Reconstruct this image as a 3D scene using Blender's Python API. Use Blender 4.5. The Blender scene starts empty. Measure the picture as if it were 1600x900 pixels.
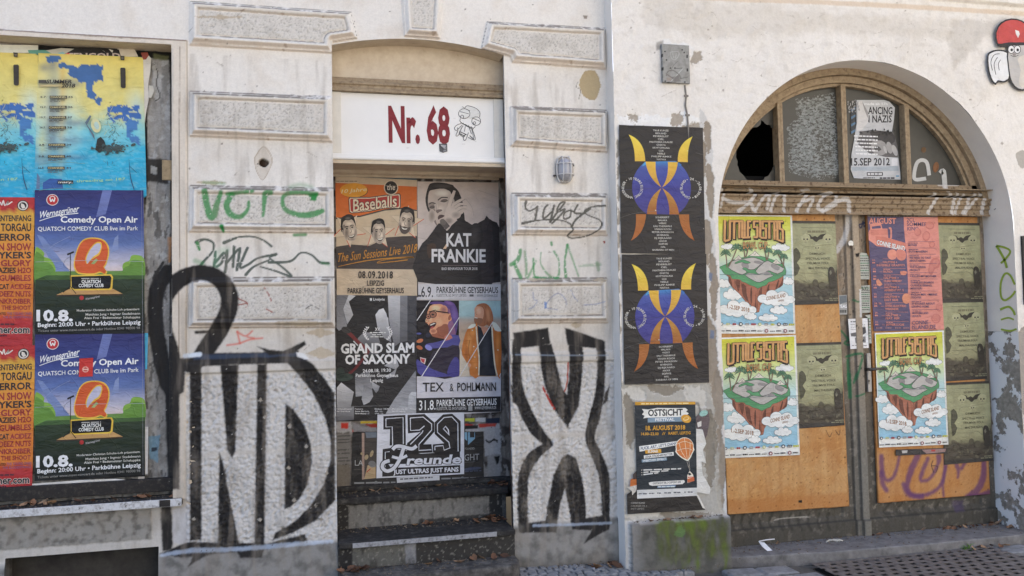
import bpy, bmesh, math, random
import numpy as np
from mathutils import Vector
from mathutils.geometry import tessellate_polygon

random.seed(7)
S = bpy.context.scene
COL = S.collection
R = math.radians

# ------------------------------------------------------------------ camera
F, YAW, PIT, ROL, DIST, CAMH = 1312.5, .243922, .042673, -.020764, 5.163, 1.58
_cy, _sy, _cp, _sp, _cr, _sr = math.cos(YAW), math.sin(YAW), math.cos(PIT), math.sin(PIT), math.cos(ROL), math.sin(ROL)
FW = Vector((_sy*_cp, _cy*_cp, _sp)); _r0 = Vector((_cy, -_sy, 0)); _u0 = _r0.cross(FW)
RT = _r0*_cr + _u0*_sr; UP = _u0*_cr - _r0*_sr
cam = bpy.data.objects.new('camera', bpy.data.cameras.new('camera')); COL.objects.link(cam)
cam.data.sensor_width = 36; cam.data.lens = F/1600*36; cam.data.clip_end = 2000; cam.data.clip_start = .05
from mathutils import Matrix
cam.matrix_world = Matrix(((RT.x, UP.x, -FW.x, 0), (RT.y, UP.y, -FW.y, -DIST), (RT.z, UP.z, -FW.z, CAMH), (0, 0, 0, 1)))
S.camera = cam

# ------------------------------------------------------------------ sky and sun
SUN_EL, SUN_AZ = R(58), R(12)          # azimuth clockwise from north (+Y)
world = bpy.data.worlds.new('World'); S.world = world; world.use_nodes = True
wt = world.node_tree; wt.nodes.clear()
wo = wt.nodes.new('ShaderNodeOutputWorld'); wb = wt.nodes.new('ShaderNodeBackground'); ws = wt.nodes.new('ShaderNodeTexSky')
ws.sky_type = 'NISHITA'; ws.sun_disc = False; ws.sun_elevation = SUN_EL; ws.sun_rotation = SUN_AZ
ws.dust_density = 3.0; ws.ozone_density = .5; ws.air_density = .78
wb.inputs['Strength'].default_value = .10
wt.links.new(ws.outputs[0], wb.inputs[0]); wt.links.new(wb.outputs[0], wo.inputs[0])
sl = bpy.data.lights.new('sun', 'SUN'); sl.energy = 5.0; sl.angle = R(.5); sl.color = (1.0, .94, .86)
sun = bpy.data.objects.new('sun', sl); COL.objects.link(sun)
sd = Vector((math.sin(SUN_AZ)*math.cos(SUN_EL), math.cos(SUN_AZ)*math.cos(SUN_EL), math.sin(SUN_EL)))
sun.rotation_euler = sd.to_track_quat('Z', 'Y').to_euler(); sun.location = (0, 6, 16)
vs = S.view_settings
S.display_settings.display_device = 'sRGB'
vs.view_transform = 'Standard'; vs.look = 'None'; vs.gamma = 1; vs.use_curve_mapping = False
vs.exposure = 2.25
S.cycles.max_bounces = 6; S.cycles.diffuse_bounces = 4; S.cycles.use_denoising = True

# ------------------------------------------------------------------ helpers
def Q(px, py, y=0.):
    """photo pixel -> point on the upright plane Y = y of the facade"""
    d = FW + RT*((px-800)/F) - UP*((py-450)/F)
    k = (y+DIST)/d.y
    return Vector((d.x*k, y, d.z*k+CAMH))
def QX(px, py, y=0.): return Q(px, py, y).x
def QZ(px, py, y=0.): return Q(px, py, y).z

def l1(c):
    c = c/255.
    return c/12.92 if c <= .04045 else ((c+.055)/1.055)**2.4
def rgb(r, g=None, b=None, k=1.):
    """display colour of a surface -> linear base colour (k = how strongly that spot is lit)"""
    if g is None: r, g, b = r
    return tuple(min(.86, l1(v)/k) for v in (r, g, b))

def tag(o, label=None, cat=None, group=None, kind=None):
    if label: o['label'] = label
    if cat: o['category'] = cat
    if group: o['group'] = group
    if kind: o['kind'] = kind
    return o
def empty(name, loc, label=None, cat=None, group=None):
    o = bpy.data.objects.new(name, None); COL.objects.link(o); o.location = loc; o.empty_display_size = .1
    bpy.context.view_layer.update()
    return tag(o, label, cat, group)
def link(name, me, mat, parent=None, loc=(0, 0, 0), smooth=False):
    o = bpy.data.objects.new(name, me); COL.objects.link(o); o.location = loc
    if mat: me.materials.append(mat)
    if parent is not None:
        o.parent = parent; o.location = Vector(loc) - world_loc(parent)
    if smooth: me.polygons.foreach_set('use_smooth', [True]*len(me.polygons))
    return o
def world_loc(o):
    v = Vector(o.location)
    while o.parent: o = o.parent; v += Vector(o.location)
    return v

# ---- materials
def nt(name, rough=.8):
    m = bpy.data.materials.new(name); m.use_nodes = True; t = m.node_tree
    b = t.nodes['Principled BSDF']; b.inputs['Roughness'].default_value = rough
    b.inputs['Specular IOR Level'].default_value = .3
    return m, t, b
def nd(t, typ, **kw):
    n = t.nodes.new(typ)
    for k, v in kw.items():
        if k in n.inputs.keys(): n.inputs[k].default_value = v
        else: setattr(n, k, v)
    return n
def noise_n(t, vec, scale, detail=4, rough=.6):
    n = nd(t, 'ShaderNodeTexNoise', Scale=scale, Detail=detail, Roughness=rough)
    t.links.new(vec, n.inputs['Vector']); return n
def bump_n(t, b, h, strength, dist):
    n = nd(t, 'ShaderNodeBump', Strength=strength, Distance=dist)
    t.links.new(h, n.inputs['Height']); t.links.new(n.outputs[0], b.inputs['Normal']); return n
def ramp_n(t, fac, stops):
    n = t.nodes.new('ShaderNodeValToRGB'); e = n.color_ramp.elements
    while len(e) < len(stops): e.new(.5)
    for i, (p, c) in enumerate(stops): e[i].position = p; e[i].color = (*c, 1) if len(c) == 3 else c
    t.links.new(fac, n.inputs[0]); return n
def mix_n(t, fac, a, b, mode='MIX'):
    n = nd(t, 'ShaderNodeMix', data_type='RGBA', blend_type=mode)
    for i, v in ((0, fac), (6, a), (7, b)):
        if hasattr(v, 'links'): t.links.new(v, n.inputs[i])
        elif isinstance(v, (int, float)): n.inputs[i].default_value = v
        else: n.inputs[i].default_value = (*v, 1)
    return n.outputs[2]

def m_attr(name, rough, fine_scale, fine_amt, bump, bscale, bdist=.002, spec=.25, wear=None):
    """surface whose pigments are stored per vertex ('ink'), with fine procedural grain on top"""
    m, t, b = nt(name, rough); b.inputs['Specular IOR Level'].default_value = spec
    a = nd(t, 'ShaderNodeAttribute', attribute_name='ink'); tc = t.nodes.new('ShaderNodeTexCoord')
    n = noise_n(t, tc.outputs['Object'], fine_scale, 6, .7)
    r = ramp_n(t, n.outputs['Fac'], [(.3, (1-fine_amt,)*3), (.7, (1+fine_amt*.5,)*3)])
    c = mix_n(t, 1.0, a.outputs['Color'], r.outputs[0], 'MULTIPLY')
    if wear:
        n2 = noise_n(t, tc.outputs['Object'], wear[0], 8, .75)
        r2 = ramp_n(t, n2.outputs['Fac'], [(wear[1], (0, 0, 0)), (wear[1]+.02, (1, 1, 1))])
        c = mix_n(t, r2.outputs[0], c, wear[2])
    t.links.new(c, b.inputs['Base Color'])
    n3 = noise_n(t, tc.outputs['Object'], bscale, 6, .65)
    bump_n(t, b, n3.outputs['Fac'], bump, bdist)
    return m
M = {}
M['wall'] = m_attr('old_render', .92, 90, .09, .55, 160, .003)
M['boarding'] = m_attr('weathered_board', .7, 60, .25, .5, 120, .0025)
M['metal'] = m_attr('worn_metal', .5, 40, .2, .2, 60, .002, .4)

def m_paper():
    m, t, b = nt('printed_paper', .5); b.inputs['Specular IOR Level'].default_value = .32
    a = nd(t, 'ShaderNodeAttribute', attribute_name='ink'); tc = t.nodes.new('ShaderNodeTexCoord')
    mp = nd(t, 'ShaderNodeMapping'); mp.inputs['Scale'].default_value = (1, 1, 1)
    geo = t.nodes.new('ShaderNodeNewGeometry')
    n = noise_n(t, geo.outputs['Position'], 14, 5, .6)
    r = ramp_n(t, n.outputs['Fac'], [(.3, (.86,)*3), (.62, (1.0,)*3)])
    c = mix_n(t, 1.0, a.outputs['Color'], r.outputs[0], 'MULTIPLY')
    # scuffs: tiny chips of white paper, brown specks
    n2 = noise_n(t, geo.outputs['Position'], 75, 6, .7)
    r2 = ramp_n(t, n2.outputs['Fac'], [(.725, (0, 0, 0)), (.74, (1, 1, 1))])
    c = mix_n(t, r2.outputs[0], c, (.45, .43, .41))
    t.links.new(c, b.inputs['Base Color'])
    # paste wrinkles: soft ripples plus sharp folds
    mp = nd(t, 'ShaderNodeMapping'); mp.inputs['Scale'].default_value = (1, 1, 2.2)
    t.links.new(geo.outputs['Position'], mp.inputs['Vector'])
    w1 = noise_n(t, mp.outputs[0], 9, 3, .5)
    v = nd(t, 'ShaderNodeTexVoronoi', Scale=5.5, feature='DISTANCE_TO_EDGE'); 
    mp2 = nd(t, 'ShaderNodeMapping'); mp2.inputs['Rotation'].default_value = (0, .5, 0); mp2.inputs['Scale'].default_value = (1, 1, 2.6)
    wob = noise_n(t, geo.outputs['Position'], 5, 2, .5)
    add = nd(t, 'ShaderNodeVectorMath', operation='MULTIPLY_ADD'); add.inputs[1].default_value = (.25, .25, .25)
    t.links.new(wob.outputs['Color'], add.inputs[0]); t.links.new(geo.outputs['Position'], add.inputs[2])
    t.links.new(add.outputs[0], mp2.inputs['Vector']); t.links.new(mp2.outputs[0], v.inputs['Vector'])
    fold = ramp_n(t, v.outputs['Distance'], [(0, (1, 1, 1)), (.035, (0, 0, 0))])
    h = nd(t, 'ShaderNodeMath', operation='MULTIPLY_ADD'); h.inputs[1].default_value = .10
    t.links.new(fold.outputs[0], h.inputs[0]); t.links.new(w1.outputs['Fac'], h.inputs[2])
    bump_n(t, b, h.outputs[0], .75, .018)
    return m
M['paper'] = m_paper()

def m_plain(name, col, rough=.7, var=.25, scale=25, bump=.3, bscale=60, metal=0., spec=.3, stops=None):
    m, t, b = nt(name, rough); b.inputs['Metallic'].default_value = metal; b.inputs['Specular IOR Level'].default_value = spec
    tc = t.nodes.new('ShaderNodeTexCoord'); n = noise_n(t, tc.outputs['Object'], scale, 7, .68)
    st = stops or [(.25, tuple(v*(1-var) for v in col)), (.5, col), (.75, tuple(min(.9, v*(1+var)) for v in col))]
    r = ramp_n(t, n.outputs['Fac'], st); t.links.new(r.outputs[0], b.inputs['Base Color'])
    n3 = noise_n(t, tc.outputs['Object'], bscale, 6, .65); bump_n(t, b, n3.outputs['Fac'], bump, .003)
    return m
M['tan_paint'] = m_plain('flaking_tan_paint', rgb(160, 140, 112), .6, scale=30, stops=[(.28, rgb(64, 50, 40)), (.37, rgb(132, 113, 90)), (.55, rgb(158, 139, 112)), (.8, rgb(174, 156, 130))])
M['cream_paint'] = m_plain('dirty_cream_paint', rgb(205, 190, 168), .65, scale=14, stops=[(.22, rgb(120, 100, 82)), (.34, rgb(196, 178, 154)), (.6, rgb(210, 195, 172)), (.85, rgb(216, 203, 184))])
M['white_board'] = m_plain('white_sign_paint', rgb(232, 230, 226), .4, .03, 8, .08, 30)
M['stone_dark'] = m_plain('sooty_stone', rgb(80, 76, 72), .85, scale=16, stops=[(.25, rgb(38, 36, 35)), (.45, rgb(72, 69, 66)), (.62, rgb(104, 100, 95)), (.8, rgb(128, 124, 118))], bump=.6)
M['stone_black'] = m_plain('black_stained_stone', rgb(50, 48, 47), .8, scale=22, stops=[(.3, rgb(30, 29, 29)), (.55, rgb(58, 56, 54)), (.78, rgb(105, 102, 98))], bump=.6)
M['steel'] = m_plain('grey_cast_metal', rgb(150, 148, 146), .42, .15, 30, .1, 80, .65)
M['iron'] = m_plain('dull_iron', rgb(92, 86, 80), .55, .3, 30, .3, 80, .5)
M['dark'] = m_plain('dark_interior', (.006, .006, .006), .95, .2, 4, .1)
M['black_paint'] = m_plain('black_flaking_paint', rgb(48, 45, 43), .6, scale=40, stops=[(.5, rgb(44, 41, 39)), (.66, rgb(70, 64, 58)), (.74, rgb(190, 184, 176))], bump=.5)
M['concrete'] = m_plain('rough_grey_concrete', rgb(140, 136, 128), .9, scale=28, stops=[(.25, rgb(78, 74, 68)), (.45, rgb(132, 128, 120)), (.65, rgb(164, 159, 150)), (.85, rgb(178, 172, 164))], bump=.8)
M['white_edge'] = m_plain('chipped_white_paint', rgb(208, 210, 214), .6, scale=45, stops=[(.30, rgb(74, 70, 67)), (.40, rgb(176, 174, 172)), (.52, rgb(206, 206, 206)), (.8, rgb(216, 216, 217))], bump=.4)

def m_glass(name, col, rough):
    m, t, b = nt(name, rough); b.inputs['Specular IOR Level'].default_value = .5
    tc = t.nodes.new('ShaderNodeTexCoord'); n = noise_n(t, tc.outputs['Object'], 7, 6, .65)
    r = ramp_n(t, n.outputs['Fac'], [(.3, tuple(v*.7 for v in col)), (.7, tuple(v*1.25 for v in col))]); t.links.new(r.outputs[0], b.inputs['Base Color'])
    r2 = ramp_n(t, n.outputs['Fac'], [(.3, (rough,)*3), (.7, (rough+.25,)*3)]); t.links.new(r2.outputs[0], b.inputs['Roughness'])
    return m
M['grimy_glass'] = m_glass('grimy_glass', (.052, .05, .042), .3)

# ---- polygon meshes
class MB:
    def __init__(s): s.v = []; s.f = []
    def add(s, vs_, fs): n = len(s.v); s.v += [tuple(v) for v in vs_]; s.f += [tuple(i+n for i in f) for f in fs]; return s
    def box(s, x0, x1, y0, y1, z0, z1):
        v = [(x, y, z) for z in (z0, z1) for y in (y0, y1) for x in (x0, x1)]
        return s.add(v, [(0, 2, 3, 1), (4, 5, 7, 6), (0, 1, 5, 4), (1, 3, 7, 5), (3, 2, 6, 7), (2, 0, 4, 6)])
    def prism(s, pts, y0, y1):
        """outline in (x, z), from front y0 to back y1"""
        n = len(pts); A = sum(pts[i][0]*pts[(i+1) % n][1]-pts[(i+1) % n][0]*pts[i][1] for i in range(n))
        if A < 0: pts = pts[::-1]
        v = [(p[0], y0, p[1]) for p in pts]+[(p[0], y1, p[1]) for p in pts]
        tr = tessellate_polygon([[Vector((p[0], p[1], 0)) for p in pts]])
        fs = []
        for t in tr:
            a, b, c = t
            ar = (pts[b][0]-pts[a][0])*(pts[c][1]-pts[a][1])-(pts[c][0]-pts[a][0])*(pts[b][1]-pts[a][1])
            t = t if ar > 0 else t[::-1]
            fs.append(tuple(t)); fs.append(tuple(i+n for i in t[::-1]))
        fs += [(i, i+n, (i+1) % n+n, (i+1) % n) for i in range(n)]
        return s.add(v, fs)
    def profile(s, prof, path):
        """prof: list of (dy, dz) ; swept straight along x from path[0] to path[1], at z = path[2], y = path[3]"""
        x0, x1, z, y = path; n = len(prof)
        v = [(x0, y+p[0], z+p[1]) for p in prof]+[(x1, y+p[0], z+p[1]) for p in prof]
        return s.add(v, [(i, (i+1) % n, (i+1) % n+n, i+n) for i in range(n)]+[tuple(range(n))[::-1], tuple(range(n, 2*n))])
    def tube(s, pts, r, n=8, cap=True):
        pts = [Vector(p) for p in pts]; rings = []
        for i, p in enumerate(pts):
            d = (pts[min(i+1, len(pts)-1)]-pts[max(i-1, 0)]).normalized()
            a = d.cross(Vector((0, 0, 1)) if abs(d.z) < .9 else Vector((1, 0, 0))).normalized(); b = d.cross(a)
            rr = r[i] if isinstance(r, (list, tuple)) else r
            rings.append([p+(a*math.cos(2*math.pi*k/n)+b*math.sin(2*math.pi*k/n))*rr for k in range(n)])
        v = [q for rg in rings for q in rg]; m = len(pts)
        fs = [(i*n+k, i*n+(k+1) % n, (i+1)*n+(k+1) % n, (i+1)*n+k) for i in range(m-1) for k in range(n)]
        if cap: fs += [tuple(range(n))[::-1], tuple(range((m-1)*n, m*n))]
        return s.add(v, fs)
    def build(s, name, mat, parent=None, origin=None, bevel=0., smooth=False, seg=2):
        o3 = Vector(origin) if origin is not None else (world_loc(parent) if parent is not None else Vector((0, 0, 0)))
        me = bpy.data.meshes.new(name); me.from_pydata([tuple(Vector(v)-o3) for v in s.v], [], s.f)
        bm = bmesh.new(); bm.from_mesh(me)
        bmesh.ops.recalc_face_normals(bm, faces=bm.faces)
        if bevel:
            ed = [e for e in bm.edges if len(e.link_faces) == 2 and e.calc_face_angle(0) > .5]
            bmesh.ops.bevel(bm, geom=ed, offset=bevel, segments=seg, affect='EDGES', profile=.6)
        bm.to_mesh(me); bm.free()
        return link(name, me, mat, parent, o3, smooth)

# ---- numpy noise
def _h(ix, iy, seed):
    n = (ix*374761393 + iy*668265263 + seed*1274126177) & 0xffffffff
    n = ((n ^ (n >> 13))*1274126177) & 0xffffffff
    return ((n ^ (n >> 16)) & 0xffff)/65535.
def vnoise(x, y, seed=0):
    """gradient noise, 0..1"""
    xi = np.floor(x).astype(np.int64); yi = np.floor(y).astype(np.int64); fx = x-xi; fy = y-yi
    def gd(dx, dy):
        a = _h(xi+dx, yi+dy, seed)*6.2832; return np.cos(a)*(fx-dx)+np.sin(a)*(fy-dy)
    u = fx*fx*fx*(fx*(fx*6-15)+10); v = fy*fy*fy*(fy*(fy*6-15)+10)
    a, b, c, d = gd(0, 0), gd(1, 0), gd(0, 1), gd(1, 1)
    return .5+.78*((a*(1-u)+b*u)*(1-v)+(c*(1-u)+d*u)*v)
def fbm(x, y, sc, oct=4, seed=0, gain=.5):
    s = 0; a = 1.; t = 0
    for i in range(oct):
        s = s+a*vnoise(x*sc+i*17.3, y*sc+i*9.1, seed+i); t += a; a *= gain; sc *= 2.03
    return np.clip(.5+(s/t-.5)*1.3, 0, 1)
def sstep(a, b, x):
    t = np.clip((x-a)/(b-a), 0, 1); return t*t*(3-2*t)

def smooth_path(pts, n=6, closed=False):
    if len(pts) < 3: return [tuple(p[:2]) for p in pts]
    P = [np.array(p[:2], float) for p in pts]; out = []; m = len(P)
    for i in range(m if closed else m-1):
        if closed: p0, p1, p2, p3 = P[i-1], P[i], P[(i+1) % m], P[(i+2) % m]
        else: p0, p1, p2, p3 = P[max(i-1, 0)], P[i], P[i+1], P[min(i+2, m-1)]
        for k in range(n):
            t = k/n
            out.append(tuple(.5*((2*p1)+(p2-p0)*t+(2*p0-5*p1+4*p2-p3)*t*t+(3*p1-p0-3*p2+p3)*t**3)))
    if not closed: out.append(tuple(P[-1]))
    return out

class Relief:
    """dense upright sheet with real relief (toward -Y) and per-vertex pigment"""
    def __init__(s, x0, x1, z0, z1, y, step):
        nx = int(round((x1-x0)/step))+1; nz = int(round((z1-z0)/step))+1
        s.xs = np.linspace(x0, x1, nx); s.zs = np.linspace(z0, z1, nz); s.y = y; s.step = step
        s.X, s.Z = np.meshgrid(s.xs, s.zs); s.H = np.zeros_like(s.X); s.C = np.zeros(s.X.shape+(3,)); s.zm = (0, 0, 1, 1)
        s.keep = np.ones((nz-1, nx-1), bool); s.reg = np.zeros((nz-1, nx-1), np.int32); s.mv = {}
    def zoom(s, ox, oy, sx, sy=None): s.zm = (ox, oy, sx, sy or sx); return s
    def W(s, pts, y=None):
        ox, oy, sx, sy = s.zm
        r = [Q(ox+p[0]/sx, oy+p[1]/sy, s.y if y is None else y) for p in pts]
        return np.array([(v.x, v.z) for v in r])
    def win(s, P, pad):
        i0 = max(np.searchsorted(s.xs, P[:, 0].min()-pad)-1, 0); i1 = min(np.searchsorted(s.xs, P[:, 0].max()+pad)+1, len(s.xs))
        j0 = max(np.searchsorted(s.zs, P[:, 1].min()-pad)-1, 0); j1 = min(np.searchsorted(s.zs, P[:, 1].max()+pad)+1, len(s.zs))
        return (slice(j0, j1), slice(i0, i1)) if i1 > i0 and j1 > j0 else None
    def d_poly(s, P, w):
        X, Z = s.X[w], s.Z[w]; d = np.full(X.shape, 1e9); sg = np.ones(X.shape); n = len(P)
        for i in range(n):
            a = P[i]; b = P[i-1]; ex, ez = b-a; wx = X-a[0]; wz = Z-a[1]
            t = np.clip((wx*ex+wz*ez)/(ex*ex+ez*ez+1e-12), 0, 1)
            d = np.minimum(d, (wx-ex*t)**2+(wz-ez*t)**2)
            c1 = Z >= a[1]; c2 = Z < b[1]; c3 = ex*wz > ez*wx
            sg = np.where((c1 & c2 & c3) | (~c1 & ~c2 & ~c3), -sg, sg)
        return sg*np.sqrt(d)
    def d_line(s, P, w, wd):
        X, Z = s.X[w], s.Z[w]; d = np.full(X.shape, 1e9)
        wd = np.broadcast_to(np.asarray(wd, float), (len(P),))
        for i in range(len(P)-1):
            a, b = P[i], P[i+1]; ex, ez = b-a; wx = X-a[0]; wz = Z-a[1]
            t = np.clip((wx*ex+wz*ez)/(ex*ex+ez*ez+1e-12), 0, 1)
            d = np.minimum(d, np.sqrt((wx-ex*t)**2+(wz-ez*t)**2)-(wd[i]*(1-t)+wd[i+1]*t))
        return d
    def tint(s, w, al, col):
        al = np.clip(al, 0, 1)[..., None]; s.C[w] = s.C[w]*(1-al)+np.array(col)*al
    def edge(s, w, d, soft, rag, rsc, chip, seed):
        X, Z = s.X[w], s.Z[w]
        if rag: d = d+(fbm(X, Z, rsc, 5, seed, .66)-.5)*2*rag
        al = 1-sstep(-soft, soft, d)
        if chip: al = al*(1-.9*sstep(.93-chip*.55, .96-chip*.55, fbm(X, Z, 55, 3, seed+5)))
        return d, al
    def poly(s, pts, col, soft=.003, rag=0., rsc=12, a=1., chip=0., seed=1, smooth=0, dh=0., reg=0):
        if smooth: pts = smooth_path(pts, smooth, True)
        P = s.W(pts); w = s.win(P, .05+rag)
        if w is None: return
        d, al = s.edge(w, s.d_poly(P, w), soft, rag, rsc, chip, seed)
        if col is not None: s.tint(w, al*a, col)
        if dh: s.H[w] += al*dh
        if reg: s.mark(w, al > .45, reg)
    def stroke(s, pts, wpx, col, soft=.003, rag=0., rsc=30, a=1., chip=0., seed=1, smooth=6, reg=0, drip=0):
        sp = smooth_path(pts, smooth) if smooth else pts
        P = s.W(sp); wm = np.mean(wpx)/s.zm[2]*.5*(DIST+s.y)/F
        if isinstance(wpx, (list, tuple, np.ndarray)): wm = np.interp(np.linspace(0, 1, len(sp)), np.linspace(0, 1, len(wpx)), np.asarray(wpx)/s.zm[2]*.5*(DIST+s.y)/F)
        w = s.win(P, .06+np.max(wm))
        if w is None: return
        d, al = s.edge(w, s.d_line(P, w, wm), soft, rag, rsc, chip, seed)
        s.tint(w, al*a, col)
        if reg: s.mark(w, al > .45, reg)
    def mark(s, w, m, reg):
        j, i = w; mm = m[:-1, :-1]
        v = s.reg[j.start:j.stop-1, i.start:i.stop-1]; v[mm[:v.shape[0], :v.shape[1]]] = reg
    def cut(s, fn, grad=None):
        """drop cells where fn(x, z) < 0 and pull the rim vertices onto fn = 0"""
        xc = (s.xs[:-1]+s.xs[1:])/2; zc = (s.zs[:-1]+s.zs[1:])/2; Xc, Zc = np.meshgrid(xc, zc)
        out = fn(Xc, Zc) < 0; s.keep &= ~out
        nb = np.zeros(s.X.shape, bool)
        for dj in (0, 1):
            for di in (0, 1): nb[dj:dj+out.shape[0], di:di+out.shape[1]] |= out
        f = fn(s.X, s.Z); e = 1e-4
        m = nb & (np.abs(f) < s.step*1.6)
        gx = (fn(s.X[m]+e, s.Z[m])-f[m])/e; gz = (fn(s.X[m], s.Z[m]+e)-f[m])/e; g2 = gx*gx+gz*gz+1e-9
        s.X[m] -= f[m]*gx/g2; s.Z[m] -= f[m]*gz/g2
    def build(s, name, mat, parent=None, reg=None, origin=None, back=0.):
        k = s.keep if reg is None else s.keep & (s.reg == reg)
        if not k.any(): return None
        nz, nx = s.X.shape; idx = np.arange(nz*nx).reshape(nz, nx)
        q = np.stack([idx[:-1, :-1][k], idx[:-1, 1:][k], idx[1:, 1:][k], idx[1:, :-1][k]], -1)
        u, inv = np.unique(q.ravel(), return_inverse=True)
        o3 = Vector(origin) if origin is not None else (world_loc(parent) if parent is not None else Vector((0, 0, 0)))
        co = np.stack([s.X.ravel()[u]-o3.x, s.y-s.H.ravel()[u]-o3.y, s.Z.ravel()[u]-o3.z], -1).astype(np.float32)
        cl = np.concatenate([s.C.reshape(-1, 3)[u], np.ones((len(u), 1))], 1).astype(np.float32)
        q = inv.reshape(-1, 4).astype(np.int32)
        if back:
            # rim skirt: gives a board its thickness
            import collections
            ed = collections.Counter(); dr = {}
            for f in q:
                for a_, b_ in zip(f, np.roll(f, -1)):
                    kk = (min(a_, b_), max(a_, b_)); ed[kk] += 1; dr[kk] = (a_, b_)
            rim = [dr[kk] for kk, c in ed.items() if c == 1]; n0 = len(co); ids = {}
            ex = []; ec = []
            for a_, b_ in rim:
                for v_ in (a_, b_):
                    if v_ not in ids: ids[v_] = n0+len(ex); p = co[v_].copy(); p[1] = s.y+back-o3.y; ex.append(p); ec.append(cl[v_]*np.array([.7, .7, .7, 1]))
            co = np.concatenate([co, np.array(ex, np.float32)]); cl = np.concatenate([cl, np.array(ec, np.float32)])
            q = np.concatenate([q, np.array([(b_, a_, ids[a_], ids[b_]) for a_, b_ in rim], np.int32)])
        me = bpy.data.meshes.new(name)
        me.vertices.add(len(co)); me.vertices.foreach_set('co', co.ravel())
        me.loops.add(q.size); me.loops.foreach_set('vertex_index', q.ravel())
        me.polygons.add(len(q)); me.polygons.foreach_set('loop_start', np.arange(0, q.size, 4, dtype=np.int32))
        at = me.attributes.new('ink', 'FLOAT_COLOR', 'POINT'); at.data.foreach_set('color', cl.ravel())
        me.update(calc_edges=True); me.validate()
        return link(name, me, mat, parent, o3, smooth=True)

# ---- prints: flat ink shapes on paper
_tc = {}
def text_geo(body, bold=0., res=2, sp=1.):
    k = (body, bold, res, sp)
    if k not in _tc:
        cu = bpy.data.curves.new('lettering', 'FONT'); cu.body = body; cu.offset = bold; cu.resolution_u = res; cu.fill_mode = 'FRONT'; cu.space_character = sp
        ob = bpy.data.objects.new('lettering', cu); COL.objects.link(ob)
        dg = bpy.context.evaluated_depsgraph_get(); dg.update()
        ev = ob.evaluated_get(dg); me = ev.to_mesh()
        v = np.array([tuple(q.co)[:2] for q in me.vertices]) if len(me.vertices) else np.zeros((0, 2)); f = [tuple(p.vertices) for p in me.polygons]
        ev.to_mesh_clear(); bpy.data.objects.remove(ob); bpy.data.curves.remove(cu)
        _tc[k] = (v, f)
    return _tc[k]
CAP = text_geo('H')[0][:, 1].max()

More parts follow.
